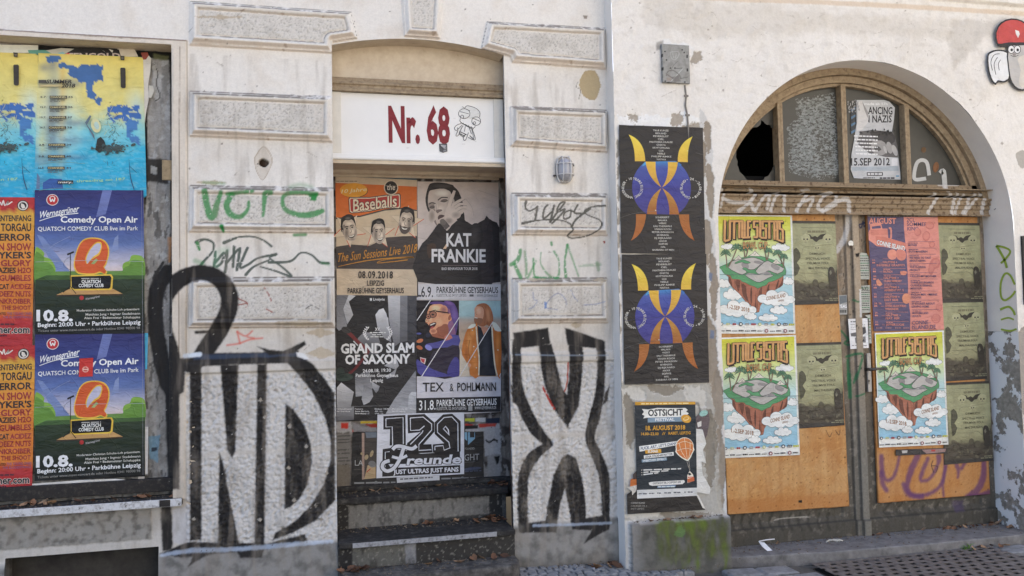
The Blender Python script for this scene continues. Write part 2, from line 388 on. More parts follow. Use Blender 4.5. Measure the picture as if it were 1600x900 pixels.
class Print:
    def __init__(s, y, lift=.00006):
        s.y = y; s.v = []; s.c = []; s.f = []; s.n = 0; s.lift = lift; s.zm = (0, 0, 1, 1); s.back = .0
    def zoom(s, ox, oy, sx, sy=None): s.zm = (ox, oy, sx, sy or sx); return s
    def pt(s, x, y, n=None):
        ox, oy, sx, sy = s.zm
        q = Q(ox+x/sx, oy+y/sy, s.y); return (q.x, s.y-(s.n if n is None else n)*s.lift, q.z)
    def raw(s, pts, faces, cols):
        k = len(s.v); s.v += [s.pt(*p) for p in pts]
        s.c += cols if isinstance(cols, list) else [cols]*len(pts)
        s.f += [tuple(i+k for i in f) for f in faces]
        return s
    def up(s): s.n += 1; return s
    def poly(s, pts, col, smooth=0, up=True):
        if up: s.n += 1
        if smooth: pts = smooth_path(pts, smooth, True)
        tr = tessellate_polygon([[Vector((p[0], p[1], 0)) for p in pts]])
        cols = [col(*p) for p in pts] if callable(col) else col
        return s.raw(pts, tr, cols)
    def blob(s, cx, cy, rx, ry, c0, c1, rot=0, n=18):
        """airbrushed spot fading from c0 to the ground colour c1"""
        s.n += 1; c, si = math.cos(R(rot)), math.sin(R(rot)); P = [(cx, cy)]; C_ = [c0]
        for k, f in ((.45, .72), (1., 0.)):
            for i in range(n):
                a = 2*math.pi*i/n; x, y = rx*k*math.cos(a), ry*k*math.sin(a); P.append((cx+x*c-y*si, cy+x*si+y*c)); C_.append(tuple(p*f+q*(1-f) for p, q in zip(c0, c1)))
        return s.raw(P, [(0, 1+i, 1+(i+1) % n) for i in range(n)]+[(1+i, 1+n+i, 1+n+(i+1) % n, 1+(i+1) % n) for i in range(n)], C_)
    def rect(s, x0, y0, x1, y1, col, up=True): return s.poly([(x0, y0), (x1, y0), (x1, y1), (x0, y1)], col, 0, up)
    def ell(s, cx, cy, rx, ry, col, rot=0, n=28, up=True, a0=0, a1=360):
        c, si = math.cos(R(rot)), math.sin(R(rot)); P = []
        for i in range(n+(a1-a0 < 360)):
            a = R(a0+(a1-a0)*i/n); x, y = rx*math.cos(a), ry*math.sin(a); P.append((cx+x*c-y*si, cy+x*si+y*c))
        return s.poly(P, col, 0, up)
    def grid(s, quad, nx, ny, fn, up=True):
        """quad TL TR BR BL, fn(u, v) -> colour"""
        if up: s.n += 1
        P = []; Cc = []
        for j in range(ny+1):
            for i in range(nx+1):
                u, v = i/nx, j/ny; a = [quad[0][k]*(1-u)+quad[1][k]*u for k in (0, 1)]; b = [quad[3][k]*(1-u)+quad[2][k]*u for k in (0, 1)]
                P.append((a[0]*(1-v)+b[0]*v, a[1]*(1-v)+b[1]*v)); Cc.append(tuple(fn(u, v)))
        w = nx+1
        return s.raw(P, [(j*w+i, (j+1)*w+i, (j+1)*w+i+1, j*w+i+1) for j in range(ny) for i in range(nx)], Cc)
    def stroke(s, pts, wd, col, smooth=5, closed=False, up=True):
        if up: s.n += 1
        P = smooth_path(pts, smooth, closed) if smooth and len(pts) > 2 else [tuple(p) for p in pts]
        if closed: P = P+[P[0]]
        n = len(P); ws = np.interp(np.linspace(0, 1, n), np.linspace(0, 1, len(wd)), wd) if isinstance(wd, (list, tuple)) else [wd]*n
        L = []; 
        for i in range(n):
            a = P[max(i-1, 0)]; b = P[min(i+1, n-1)]
            if closed and i in (0, n-1): a, b = P[-2], P[1]
            dx, dy = b[0]-a[0], b[1]-a[1]; l = math.hypot(dx, dy) or 1; nx_, ny_ = -dy/l*ws[i]/2, dx/l*ws[i]/2
            L += [(P[i][0]+nx_, P[i][1]+ny_), (P[i][0]-nx_, P[i][1]-ny_)]
        return s.raw(L, [(2*i, 2*i+1, 2*i+3, 2*i+2) for i in range(n-1)], col)
    def text(s, body, x0, x1, yb, h, col, bold=.0, yb1=None, skew=0., res=2, fn=None, sp=1., h1=None, outline=None, ow=.05, up=True):
        if up: s.n += 1
        if outline is not None: s.text(body, x0, x1, yb, h, outline, bold+ow, yb1, skew, res, fn, sp, h1, up=False); s.n += 1
        v, f = text_geo(body, bold, res, sp)
        if len(v) == 0: return s
        v0, _ = text_geo(body, 0., res, sp)
        a, b = v0[:, 0].min(), v0[:, 0].max(); yb1 = yb if yb1 is None else yb1; h1 = h if h1 is None else h1; P = []
        for x, y in v:
            u = (x-a)/(b-a); w = y/CAP
            P.append(fn(u, w) if fn else (x0+u*(x1-x0)+w*skew, yb+(yb1-yb)*u-w*(h+(h1-h)*u)))
        return s.raw(P, f, col)
    def fine(s, x0, x1, y, h, col, words=6, seed=0, y1=None):
        """lines of print too small to read: broken bars"""
        s.n += 1; rn = random.Random(seed); x = x0; tot = x1-x0; y1 = y if y1 is None else y1
        while x < x1-1e-6:
            w = min(tot/words*rn.uniform(.5, 1.3), x1-x); g = tot/words*.18; k0 = (x-x0)/tot; k1 = (x+w-x0)/tot
            ya, yc = y+(y1-y)*k0, y+(y1-y)*k1
            s.poly([(x, ya-h), (x+w, yc-h), (x+w, yc), (x, ya)], col, 0, False); x += w+g
        return s
    def sheet(s, quad, col, nx=12, ny=16, rag=None, seed=0):
        """the paper itself, with a rim; rag = ragged amount in zoom units"""
        rn = random.Random(seed); fn = col if callable(col) else (lambda u, v: col)
        s.grid(quad, nx, ny, fn, False)
        w = nx+1; rim = [i for i in range(w)]+[j*w+nx for j in range(1, ny+1)]+[ny*w+i for i in range(nx-1, -1, -1)]+[j*w for j in range(ny-1, 0, -1)]
        base = len(s.v)-w*(ny+1)
        if rag:
            for i in rim:
                x, y, z = s.v[base+i]; k = (DIST+s.y)/F/s.zm[2]*rag; s.v[base+i] = (x+rn.uniform(-k, k), y, z+rn.uniform(-k, k))
        cr = random.Random(seed*7+nx*13+ny+int(abs(quad[0][0]*10)))
        for i in (0, nx, ny*w, ny*w+nx):                 # corners coming unstuck
            if nx >= 20 and cr.random() < .6: x, y, z = s.v[base+i]; q = cr.uniform(.006, .018); s.v[base+i] = (x+(-.4*q if i % w else .4*q), y-q, z+(.4*q if i >= ny*w else -.4*q))
        k = len(s.v)
        for i in rim: x, y, z = s.v[base+i]; s.v.append((x, y+.0022, z)); s.c.append(tuple(.8*q for q in s.c[base+i][:3]))
        m = len(rim); s.f += [(base+rim[i], k+i, k+(i+1) % m, base+rim[(i+1) % m]) for i in range(m)]
        return s
    def torn(s, pts, col, smooth=0, up=True):
        return s.poly(pts, col, smooth, up)
    def build(s, name, label, cat, anchor=None, group=None, parent=None, mat=None):
        vv = np.array(s.v); o3 = Vector(anchor) if anchor is not None else Vector((vv[:, 0].mean(), s.y, vv[:, 2].min()))
        me = bpy.data.meshes.new(name); me.from_pydata([tuple(Vector(v)-o3) for v in s.v], [], s.f)
        at = me.attributes.new('ink', 'FLOAT_COLOR', 'POINT')
        at.data.foreach_set('color', np.array([(*c[:3], 1) for c in s.c], np.float32).ravel())
        # every face looks at the street
        bm = bmesh.new(); bm.from_mesh(me); bm.normal_update()
        fl = [f for f in bm.faces if f.normal.y > .2]
        if fl: bmesh.ops.reverse_faces(bm, faces=fl)
        bm.to_mesh(me); bm.free()
        o = link(name, me, mat or M['paper'], parent, o3)
        return tag(o, label, cat, group)
def ragged(pts, amp, n=5, seed=0):
    rn = random.Random(seed); o = []
    for i, a in enumerate(pts):
        b = pts[(i+1) % len(pts)]
        for k in range(n): t = k/n; o.append((a[0]*(1-t)+b[0]*t+rn.uniform(-amp, amp)*(k > 0), a[1]*(1-t)+b[1]*t+rn.uniform(-amp, amp)*(k > 0)))
    return o
def ramp(stops):
    """colour along t from (t, display rgb) stops"""
    ts = [t for t, c in stops]; cs = np.array([rgb(c) for t, c in stops])
    return lambda t: tuple(float(np.interp(t, ts, cs[:, i])) for i in range(3))

def inpoly(x, y, P):
    r = False
    for i in range(len(P)):
        (x1, y1), (x2, y2) = P[i-1], P[i]
        if (y1 > y) != (y2 > y) and x < (x2-x1)*(y-y1)/(y2-y1)+x1: r = not r
    return r
# ================================================================== STRUCTURE: ground
def gz(x): return float(np.interp(x, [-6, 1.2, 1.7, 2.0, 2.7, 3.3, 7], [.10, .065, .045, .02, -.012, -.035, -.05]))
g = MB(); xs = [-60, -6, -3, 0, 1.2, 1.7, 2.0, 2.7, 3.3, 5, 7, 60]
for a, b in zip(xs[:-1], xs[1:]):
    for y0, y1 in ((-60, -3.0), (-3.0, .0), (.0, .3)):
        if y1 == .3 and not (-3 <= a < 7): continue
        g.add([(a, y0, gz(a)-.035), (b, y0, gz(b)-.035), (b, y1, gz(b)-.035), (a, y1, gz(a)-.035)], [(0, 1, 2, 3)])
tag(g.build('ground', m_plain('dusty_joint_sand', rgb(96, 92, 86), .95, .3, 30, .5)), kind='structure')

def stone(mb, cx, cy, w, d, rn, h=.03, jit=.12):
    z = gz(cx); tilt = rn.uniform(-.004, .004); P = []
    for sx, sy in ((-1, -1), (1, -1), (1, 1), (-1, 1)):
        P.append((cx+sx*w/2*(1-rn.uniform(0, jit)), cy+sy*d/2*(1-rn.uniform(0, jit))))
    v = [(x, y, z-h) for x, y in P]; n = 4
    v += [(x, y, z-.008) for x, y in P]
    v += [(cx+(x-cx)*.86, cy+(y-cy)*.86, z+tilt*(1 if x > cx else -1)) for x, y in P]
    f = [(i, (i+1) % 4, (i+1) % 4+4, i+4) for i in range(4)]+[(i+4, (i+1) % 4+4, (i+1) % 4+8, i+8) for i in range(4)]+[(8, 9, 10, 11)]
    mb.add(v, f)
rn = random.Random(3); pv = MB(); sl_ = MB()
for r_ in range(14):                                    # small mosaic setts along the wall foot
    y = -.025-r_*.062; x = -2.4+rn.random()*.05
    while x < 2.52-.10*max(0, r_-1):
        w = rn.uniform(.05, .085)
        if not (y > -.20 and 1.95 < x < 2.7) and not (y > -.02): stone(pv, x+w/2, y+rn.uniform(-.008, .008), w-.006, .056, rn)
        x += w
for r_ in range(7):                                     # larger bluish slabs in front of the gateway
    y = -.30-r_*.17; x = 2.50-.10*max(0, r_-1)+rn.random()*.08
    while x < 6.2:
        w = rn.uniform(.2, .34)
        if not (-1.15 < y < -.15 and 3.12 < x+w/2 < 4.68): stone(sl_, x+w/2, y+rn.uniform(-.01, .01), w-.008, .162, rn, jit=.07)
        x += w
m_set = m_plain('blue_grey_setts', rgb(138, 140, 142), .6, scale=18, stops=[(.25, rgb(92, 92, 92)), (.5, rgb(132, 133, 135)), (.8, rgb(160, 161, 163))], bump=.5)
tag(pv.build('pavement', m_set), kind='structure'); tag(sl_.build('pavement', m_set), kind='structure')
rd = MB().box(-60, 60, -60, -3.2, -.4, -.14); tag(rd.build('road', m_plain('pale_dry_paving', (.42, .385, .34), .9)), kind='structure')
pvn = MB().box(-60, 60, -3.19, -1.62, -.3, -.052); tag(pvn.build('pavement', m_plain('pale_slabs', (.40, .375, .335), .9)), kind='structure')
oh = empty('added_house_row', (16, -15.5, -.1), 'unseen pale house row added across the street to block and bounce light', 'house')  # unseen row added to block low sky and bounce sunlight, left end open
MB().box(.5, 45, -25, -15.5, -.2, 13).build('wall', m_plain('pale_sunny_render', (.52, .49, .43), .9, .08, 1), oh); MB().box(.1, 45.4, -25.4, -15.1, 13.01, 13.5).build('roof', m_plain('roof_tiles', rgb(120, 70, 52), .9), oh)
for k in range(10):
    for fl_ in range(3): MB().box(2+k*4.2, 3.4+k*4.2, -15.5, -15.42, 1.4+fl_*3.9, 3.5+fl_*3.9).build('window', m_plain('window_glass_dark', (.05, .055, .06), .2) if not (k or fl_) else bpy.data.materials['window_glass_dark'], oh)


# ================================================================== LEFT HOUSE

house = empty('town_house', (.3, 0, 0), 'old cream rendered house with panelled piers, sprayed graffiti and a recessed door reached by steps', 'house')
XW, ZW = QX(269, 300), 3.245                             # window opening right edge, head
XD0, XD1 = .183, 1.262
WS = 'ink'
LW = Relief(-2.3, 1.955, -.06, 3.76, 0., .0055)
X, Z = LW.X, LW.Z
n1 = fbm(X, Z, 1.3, 4, 11); n2 = fbm(X, Z, 6, 5, 21); n3 = fbm(X, Z, 40, 3, 31)
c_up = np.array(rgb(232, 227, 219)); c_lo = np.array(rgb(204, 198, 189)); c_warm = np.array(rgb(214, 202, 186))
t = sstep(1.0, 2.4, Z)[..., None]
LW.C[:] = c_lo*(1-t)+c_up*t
LW.C += (c_warm-c_up)*(sstep(.45, .9, n2)*.4)[..., None]
LW.C *= (1-.10*sstep(.45, .9, n1))[..., None]*(1-.10*(n3-.5))[..., None]
LW.H += (n2-.5)*.006+(n3-.5)*.0018
ZR0, ZR1 = .33, 1.325                                     # rough-cast field of the piers
xp = (X > QX(290, 600))
rz = xp & (Z > ZR0-.02) & (Z < ZR1)
bil = np.abs(fbm(X, Z, 26, 3, 41)-.5)*2; bil2 = fbm(X, Z, 48, 3, 47)
rough = (1-bil)*.6+bil2*.4
fade = np.clip(np.minimum(sstep(ZR0-.02, ZR0+.02, Z+.03*(n2-.5)), 1-sstep(ZR1-.02, ZR1, Z)), 0, 1)*xp
joint = 1-np.exp(-((Z-.862)/.018)**2)                     # smooth string course across the rough field
fade = fade*joint
fine = np.abs(fbm(X, Z, 60, 3, 48)-.5)*2
LW.H += fade*((rough-.55)*.030+(fine-.3)*.005)+(1-joint)*xp*.004
rcol = np.array(rgb(206, 203, 199)); pit = np.array(rgb(128, 122, 114))
al = (fade*.85)[..., None]; LW.C = LW.C*(1-al)+rcol*al
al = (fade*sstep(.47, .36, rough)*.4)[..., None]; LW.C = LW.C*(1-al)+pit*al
# wide ledge course above the rough field
ledge = sstep(1.325, 1.335, Z)*(1-sstep(1.385, 1.40, Z))*xp; LW.H += ledge*.016
# smooth plinth
pl = (1-sstep(.30, .335, Z+.03*(n2-.5)))
al = (pl*.9)[..., None]; LW.C = LW.C*(1-al)+np.array(rgb(140, 138, 134))*al; LW.H += pl*.012
al = (pl*sstep(.32, .85, fbm(X, Z, 14, 5, 53))*.75)[..., None]; LW.C = LW.C*(1-al)+np.array(rgb(92, 90, 86))*al
al = ((1-sstep(.04, .16, Z+.05*n2))*.7)[..., None]; LW.C = LW.C*(1-al)+np.array(rgb(80, 78, 74))*al

def block(rel, pts, reg, proud=.05, rough_amp=.007):
    P = rel.W(pts); w = rel.win(P, .05); s_ = -rel.d_poly(P, w); X, Z = rel.X[w], rel.Z[w]
    s_ = s_+(fbm(X, Z, 25, 3, 60+reg)-.5)*.003
    h = .018*sstep(-.003, .003, s_)+(proud-.018)*sstep(.008, .030, s_)-.005*sstep(.032, .036, s_)-.016*sstep(.044, .050, s_)+.006*sstep(.053, .061, s_)
    pan = sstep(.055, .065, s_)
    r_ = fbm(X, Z, 60, 3, 77+reg)*.5+fbm(X, Z, 110, 2, 88+reg)*.5
    h = h+pan*(r_-.5)*rough_amp*1.7
    rel.H[w] += h; a = rel.d_poly(P, w)
    base = np.array(rgb(208, 203, 195)); al = (pan*.7)[..., None]; rel.C[w] = rel.C[w]*(1-al)+base*al
    rel.tint(w, pan*sstep(.5, .8, fbm(X, Z, 9, 4, 120+reg))*.3, rgb(158, 152, 142)); al = (pan*sstep(.47, .3, r_)*.55)[..., None]; rel.C[w] = rel.C[w]*(1-al)+np.array(rgb(140, 134, 126))*al
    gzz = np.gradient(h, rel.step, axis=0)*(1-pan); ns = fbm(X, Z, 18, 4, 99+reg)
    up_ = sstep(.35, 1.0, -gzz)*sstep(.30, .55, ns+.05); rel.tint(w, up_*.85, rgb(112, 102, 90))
    dn = sstep(.3, .9, gzz); rel.tint(w, dn*.5, rgb(214, 192, 172)); rel.tint(w, dn*sstep(.70, .74, ns)*.55, rgb(160, 132, 106))  # undersides painted with warm light bounced off the street, plus random brown spots
    st = sstep(.035, .045, s_)*(1-sstep(.048, .056, s_)); rel.tint(w, st*.35, rgb(150, 145, 138))
    rel.mark(w, a < -.001, reg)
blocks = [
 [(297, 3), (548, 20), (558, 60), (519, 66), (519, 83), (297, 70)],
 [(297, 143), (519, 152), (519, 222), (297, 213)], [(297, 290), (522, 294), (522, 364), (296, 362)],
 [(296, 435), (524, 433), (525, 511), (295, 512)],
 [(627, -25), (692, -25), (687, 61), (632, 57)],
 [(761, 35), (945, 45), (946, 108), (800, 97), (797, 88), (752, 76)],
 [(797, 167), (948, 173), (948, 238), (798, 228)], [(799, 302), (948, 304), (949, 368), (800, 367)],
 [(800, 435), (948, 434), (950, 504), (801, 505)]]
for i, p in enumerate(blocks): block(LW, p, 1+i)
# stucco frame round the shop window
LW.poly([(-200, 36), (0, 47), (292, 63), (292, 430), (289, 780), (262, 780), (269, 500), (269, 78), (0, 68), (-200, 60)], rgb(214, 200, 180), .004, .002, a=.55, dh=.014)
LW.stroke([(-50, 44), (0, 47), (150, 57), (291, 64)], 3, rgb(110, 84, 64), .002, .003, 20, .75, smooth=2)
LW.stroke([(281, 74), (281, 300), (280, 560)], 1.3, rgb(120, 98, 78), .001, .001, 20, .75, smooth=2)
LW.stroke([(292, 64), (293, 300), (291, 560)], 1.3, rgb(140, 122, 104), .001, .002, 20, .6, smooth=2)
# apron under the sill
LW.poly([(-200, 818), (0, 806), (236, 795), (238, 842), (0, 860), (-200, 872)], rgb(150, 146, 138), .006, .01, a=.9, dh=.004)
P = LW.W([(-200, 818), (236, 795), (238, 842), (-200, 872)]); w = LW.win(P, 0)
k = fbm(LW.X[w], LW.Z[w], 22, 5, 5); LW.tint(w, sstep(.42, .8, k)*.75*(LW.d_poly(P, w) < 0), rgb(88, 84, 78))
# stains, cracks, lost plaster
LW.poly([(905, 130), (913, 112), (930, 111), (938, 128), (937, 140), (930, 156), (915, 153), (908, 142), (906, 136)], rgb(182, 164, 130), .001, .006, 30, smooth=3, dh=-.005)
LW.stroke([(903, 128), (900, 136), (907, 140), (904, 156)], 1, rgb(120, 112, 100), .001, .002, smooth=3)
LW.poly([(911, 24), (918, 25), (917, 30), (912, 29)], rgb(150, 140, 128), .001, .002)
LW.poly([(398, 246), (412, 230), (424, 247), (421, 262), (410, 280), (400, 262)], rgb(206, 196, 182), .004, .003, a=.7, smooth=3)
LW.stroke([(398, 246), (412, 229), (425, 247), (421, 264), (410, 281), (400, 264), (398, 246)], 1.2, rgb(176, 160, 140), .002, .001)
LW.poly([(404, 253), (408, 248), (414, 249), (420, 254), (415, 261), (407, 259)], rgb(44, 26, 18), .001, .002, smooth=2, dh=-.03)
LW.poly([(401, 256), (404, 254), (404, 258)], rgb(60, 50, 44), .001)
for px, py, sx, sy, sd in ((330, 285, 24, 4, 1), (470, 505, 50, 6, 2), (500, 520, 24, 7, 3), (900, 508, 10, 5, 4), (830, 437, 20, 3, 5), (935, 438, 12, 4, 6), (345, 30, 40, 3, 7), (502, 552, 24, 10, 8)):
    LW.poly([(px-sx, py), (px, py-sy), (px+sx, py), (px, py+sy)], rgb(186, 170, 146), .002, .012, 25, .8, seed=sd)
rn = random.Random(5)
for i in range(60):
    px, py = rn.uniform(296, 940), rn.uniform(20, 560)
    if 520 < px < 795: continue
    LW.stroke([(px, py), (px+rn.uniform(-5, 5), py+rn.uniform(-3, 3)), (px+rn.uniform(-12, 12), py+rn.uniform(-4, 8))], rn.uniform(.5, 1.1), rgb(140, 128, 114), .001, .002, 40, .6, smooth=2)
for i in range(90):
    px, py = rn.uniform(296, 945), rn.uniform(0, 560); q = rn.uniform(.6, 1.7)
    LW.poly([(px-q, py), (px, py-q), (px+q, py), (px, py+q)], rgb(96, 84, 72), .001, .001, a=.8)
# edges of the piers: chipped arrises
for x in (525, 524): pass
# ---- graffiti
BK, GR, DK = rgb(46, 44, 43), rgb(52, 140, 74), rgb(84, 92, 84)
def G(zm): LW.zoom(*zm)
G((240, 270, 3))                                         # green word high on the left pier
g1 = dict(soft=.006, rag=.004, rsc=45, chip=.30, reg=21, a=.85)
LW.stroke([(243, 92), (252, 150), (268, 205), (285, 205), (300, 150), (318, 98)], [26, 28, 30, 28, 24, 18], GR, **g1)
LW.stroke([(345, 105), (420, 96), (465, 92)], 15, GR, **g1); LW.stroke([(372, 105), (345, 150), (360, 195), (405, 210), (440, 180), (448, 140)], [24, 26, 28, 22, 16, 12], GR, **g1)
LW.stroke([(550, 98), (525, 105), (519, 150), (514, 205)], [20, 26, 18, 12], GR, **g1)
LW.stroke([(765, 105), (690, 98), (622, 105), (604, 140), (625, 180), (690, 202), (745, 198), (790, 182)], [18, 16, 18, 18, 22, 26, 30, 22], GR, **g1)
LW.poly([(725, 105), (768, 100), (762, 135), (735, 135)], GR, .006, .004, 45, chip=.35, reg=21)
LW.stroke([(640, 66), (690, 56), (740, 66)], 14, GR, soft=.02, a=.5); LW.stroke([(235, 45), (330, 50)], 12, GR, soft=.012, a=.5)
LW.stroke([(322, 255), (328, 275)], [20, 12], GR, soft=.005); LW.stroke([(660, 292), (712, 290)], 14, GR, soft=.006, a=.8)
def tagm(pts, w_, col=rgb(82, 92, 84), reg=22, a=.95): LW.stroke(pts, w_, col, .0025, .001, 40, a, .25, reg=reg)
tagm([(200, 325), (240, 312), (280, 330), (275, 370), (235, 415), (220, 435)], [16, 12, 10, 9, 12, 12]); tagm([(205, 330), (215, 360)], [16, 10], GR)
tagm([(330, 328), (400, 302), (470, 300), (520, 320), (553, 345)], [16, 9, 8, 9, 11])
tagm([(290, 370), (283, 440)], 12); tagm([(290, 420), (330, 375), (320, 420), (296, 440)], 12); tagm([(345, 365), (336, 465)], 13)
tagm([(345, 420), (395, 360)], 11); tagm([(378, 345), (372, 440)], 13); tagm([(405, 355), (390, 455)], 13); tagm([(440, 352), (405, 440), (440, 432), (490, 400), (575, 382)], [12, 12, 11, 10, 13])
tagm([(432, 478), (470, 440), (540, 410)], [14, 10, 8]); tagm([(570, 385), (545, 400), (600, 440), (645, 485), (570, 460), (500, 440)], [12, 9, 9, 12, 9, 7])
tagm([(540, 420), (640, 415), (690, 375), (740, 385), (780, 420), (820, 424)], [12, 11, 8, 9, 12, 13])
LW.stroke([(196, 412), (230, 425)], 20, GR, soft=.012, a=.45); LW.stroke([(790, 420), (820, 430)], 14, GR, soft=.01, a=.4); LW.stroke([(290, 440), (300, 375), (345, 360)], 24, rgb(110, 190, 140), soft=.02, a=.25)
RD = rgb(214, 96, 78)
for p in ([(392, 745), (405, 800)], [(392, 745), (430, 765), (462, 742)], [(345, 808), (400, 800), (450, 782), (510, 775)], [(440, 770), (470, 775)]): LW.stroke(p, 8, RD, soft=.006, a=.75, reg=23)
for p in ([(385, 565), (400, 590), (440, 610), (435, 630)], [(520, 540), (545, 580), (552, 605)], [(400, 620), (440, 612)], [(530, 640), (560, 655)]): LW.stroke(p, 5, rgb(150, 80, 70), soft=.003, chip=.5)
LW.stroke([(710, 640), (740, 622), (775, 640)], 4, rgb(90, 86, 84), chip=.5)
big = dict(soft=.007, rag=.004, rsc=40, chip=.05)
# the tall looped letter
LW.stroke([(90, 1000), (75, 850), (45, 740), (38, 640), (66, 560), (130, 498), (215, 468), (300, 492), (352, 560), (354, 640), (318, 720), (265, 800), (215, 870), (165, 905)], [80, 84, 80, 78, 76, 72, 68, 72, 76, 76, 76, 80, 72, 58], BK, reg=24, **big)
G((0, 0, 1)); LW.poly([(258, 556), (291, 560), (288, 612), (281, 616), (281, 764), (258, 764)], BK, reg=24, **big); G((240, 270, 3))
LW.stroke([(200, 748), (250, 745), (285, 742)], 14, BK, reg=24, **big)
G((240, 520, 2.369))
ND = dict(reg=25, **big)
LW.poly([(112, 92), (135, 78), (250, 74), (400, 72), (535, 66), (545, 92), (500, 112), (300, 118), (118, 128)], BK, **ND)
LW.poly([(150, 82), (530, 72), (528, 86), (150, 100)], rgb(66, 84, 112), soft=.008, rag=.006, a=.55)
LW.poly([(383, 50), (430, 62), (480, 68), (558, 30), (565, 44), (520, 74), (430, 84)], BK, **ND)
LW.poly([(134, 110), (178, 110), (178, 765), (134, 770)], BK, **ND)
LW.poly([(247, 118), (315, 118), (303, 440), (290, 466), (272, 430)], BK, **ND)
LW.poly([(243, 440), (262, 500), (300, 700), (318, 785), (238, 785)], BK, **ND)
LW.poly([(384, 115), (419, 115), (410, 800), (373, 800)], BK, **ND)
LW.poly([(488, 262), (520, 285), (560, 345), (582, 410), (586, 480), (570, 560), (540, 615), (505, 645), (484, 652)], BK, **ND)
LW.poly([(492, 108), (545, 85), (590, 115), (640, 180), (670, 225), (672, 620), (600, 695), (520, 738), (440, 768), (450, 740), (520, 700), (580, 640), (630, 560), (655, 470), (655, 400), (636, 320), (590, 225), (540, 160)], BK, **ND)
LW.poly([(20, 818), (130, 772), (240, 776), (420, 780), (560, 745), (570, 770), (420, 800), (250, 815), (100, 830)], BK, **ND)
LW.poly([(150, 815), (212, 812), (130, 862)], BK, **ND); LW.poly([(300, 795), (412, 792), (400, 830), (322, 832)], BK, **ND)
LW.stroke([(30, 822), (150, 805), (300, 800), (480, 785), (660, 770)], [10, 16, 14, 16, 12], rgb(190, 204, 222), soft=.006, rag=.006, a=.55, chip=.2)
LW.stroke([(118, 85), (170, 80)], 16, rgb(214, 224, 236), soft=.006, rag=.004, chip=.1); LW.poly([(528, 72), (556, 76), (575, 96), (560, 98), (532, 88)], rgb(226, 226, 226), .005, .004)
LW.poly([(500, 108), (545, 130), (620, 215), (662, 330), (655, 330), (600, 220), (540, 150)], None)
for px, py in ((395, 250), (412, 312), (505, 345), (565, 420), (500, 500), (520, 620), (150, 690), (600, 640), (455, 212), (640, 520), (620, 690), (395, 690)):
    LW.poly([(px-9, py), (px, py-9), (px+8, py), (px, py+8)], rgb(170, 162, 150), .002, .008, 50)
G((0, 730, 5))
LW.poly([(1258, 270), (1332, 266), (1345, 400), (1350, 600), (1345, 640), (1270, 660), (1255, 420)], BK, reg=25, **big)
LW.poly([(1350, 330), (1480, 300), (1480, 590), (1350, 600)], rgb(196, 196, 200), .004, .01, a=.6)
G((780, 500, 2.25))                                      # the X on the right pier
XX = dict(reg=26, **big)
LW.poly([(48, 45), (172, 27), (180, 84), (140, 92), (60, 100)], BK, **XX); LW.poly([(230, 27), (300, 48), (372, 76), (372, 96), (330, 100), (240, 88)], BK, **XX)
LW.stroke([(62, 80), (60, 160), (66, 240), (92, 320), (130, 388), (176, 436)], [34, 34, 40, 46, 46, 26], BK, **XX)
LW.stroke([(176, 436), (120, 480), (88, 540), (82, 620), (84, 730)], [22, 44, 40, 38, 36], BK, **XX)
LW.stroke([(356, 85), (358, 170), (352, 260), (335, 340), (318, 412), (340, 470), (366, 540), (374, 620), (374, 720)], [34, 32, 36, 44, 36, 40, 42, 34, 28], BK, **XX)
LW.poly([(40, 222), (62, 262), (66, 300), (46, 290)], BK, **XX); LW.poly([(388, 226), (372, 255), (362, 300), (380, 285)], BK, **XX)
LW.poly([(138, 85), (184, 85), (205, 170), (222, 240), (238, 262), (246, 180), (243, 85), (294, 92), (293, 180), (280, 300), (240, 378), (190, 310), (160, 235), (145, 160)], BK, **XX)
LW.poly([(190, 545), (222, 480), (242, 470), (270, 485), (292, 560), (304, 640), (306, 735), (255, 732), (246, 670), (230, 594), (214, 650), (198, 745), (160, 720), (172, 640)], BK, **XX)
LW.poly([(66, 718), (196, 700), (198, 745), (70, 746)], BK, **XX); LW.poly([(250, 706), (385, 682), (384, 735), (350, 752), (296, 784), (322, 738), (255, 734)], BK, **XX)
LW.stroke([(56, 122), (200, 124), (380, 124)], 5, rgb(150, 164, 182), soft=.004, a=.5); LW.stroke([(120, 722), (250, 718), (390, 712)], 9, rgb(190, 204, 222), soft=.005, rag=.005, a=.5, chip=.2)
LW.stroke([(152, 235), (175, 280), (192, 312)], 8, rgb(170, 60, 48), soft=.003, chip=.35); LW.stroke([(242, 150), (238, 220), (230, 250)], 5, rgb(170, 70, 50), soft=.003, chip=.4)
G((780, 280, 3.75))
def tb(p, w_): LW.stroke(p, w_, rgb(92, 90, 82), .002, .001, 40, .95, .2, reg=27)
tb([(150, 135), (145, 170), (170, 190), (210, 170)], [16, 12, 10, 10]); tb([(215, 165), (203, 240)], 14); tb([(275, 155), (255, 180), (250, 235), (300, 195)], 12); tb([(312, 160), (290, 255)], 14); tb([(290, 255), (330, 200), (375, 140), (345, 150), (330, 195), (375, 180), (340, 225), (300, 262)], 12)
tb([(410, 185), (375, 200), (370, 235), (405, 225), (412, 190), (440, 205)], 11); tb([(450, 155), (430, 200), (470, 205)], 12); tb([(520, 178), (440, 240), (415, 290)], [16, 12, 12])
tb([(130, 262), (220, 245), (330, 242), (400, 262), (420, 300), (400, 330), (430, 345), (520, 330), (585, 285), (580, 245), (510, 215), (490, 190), (540, 165), (612, 162)], [18, 9, 8, 10, 12, 12, 10, 9, 10, 9, 9, 10, 9, 14])
def gg(p, w_, a=.8): LW.stroke(p, w_, GR, .005, .003, 50, a, .42, reg=28)
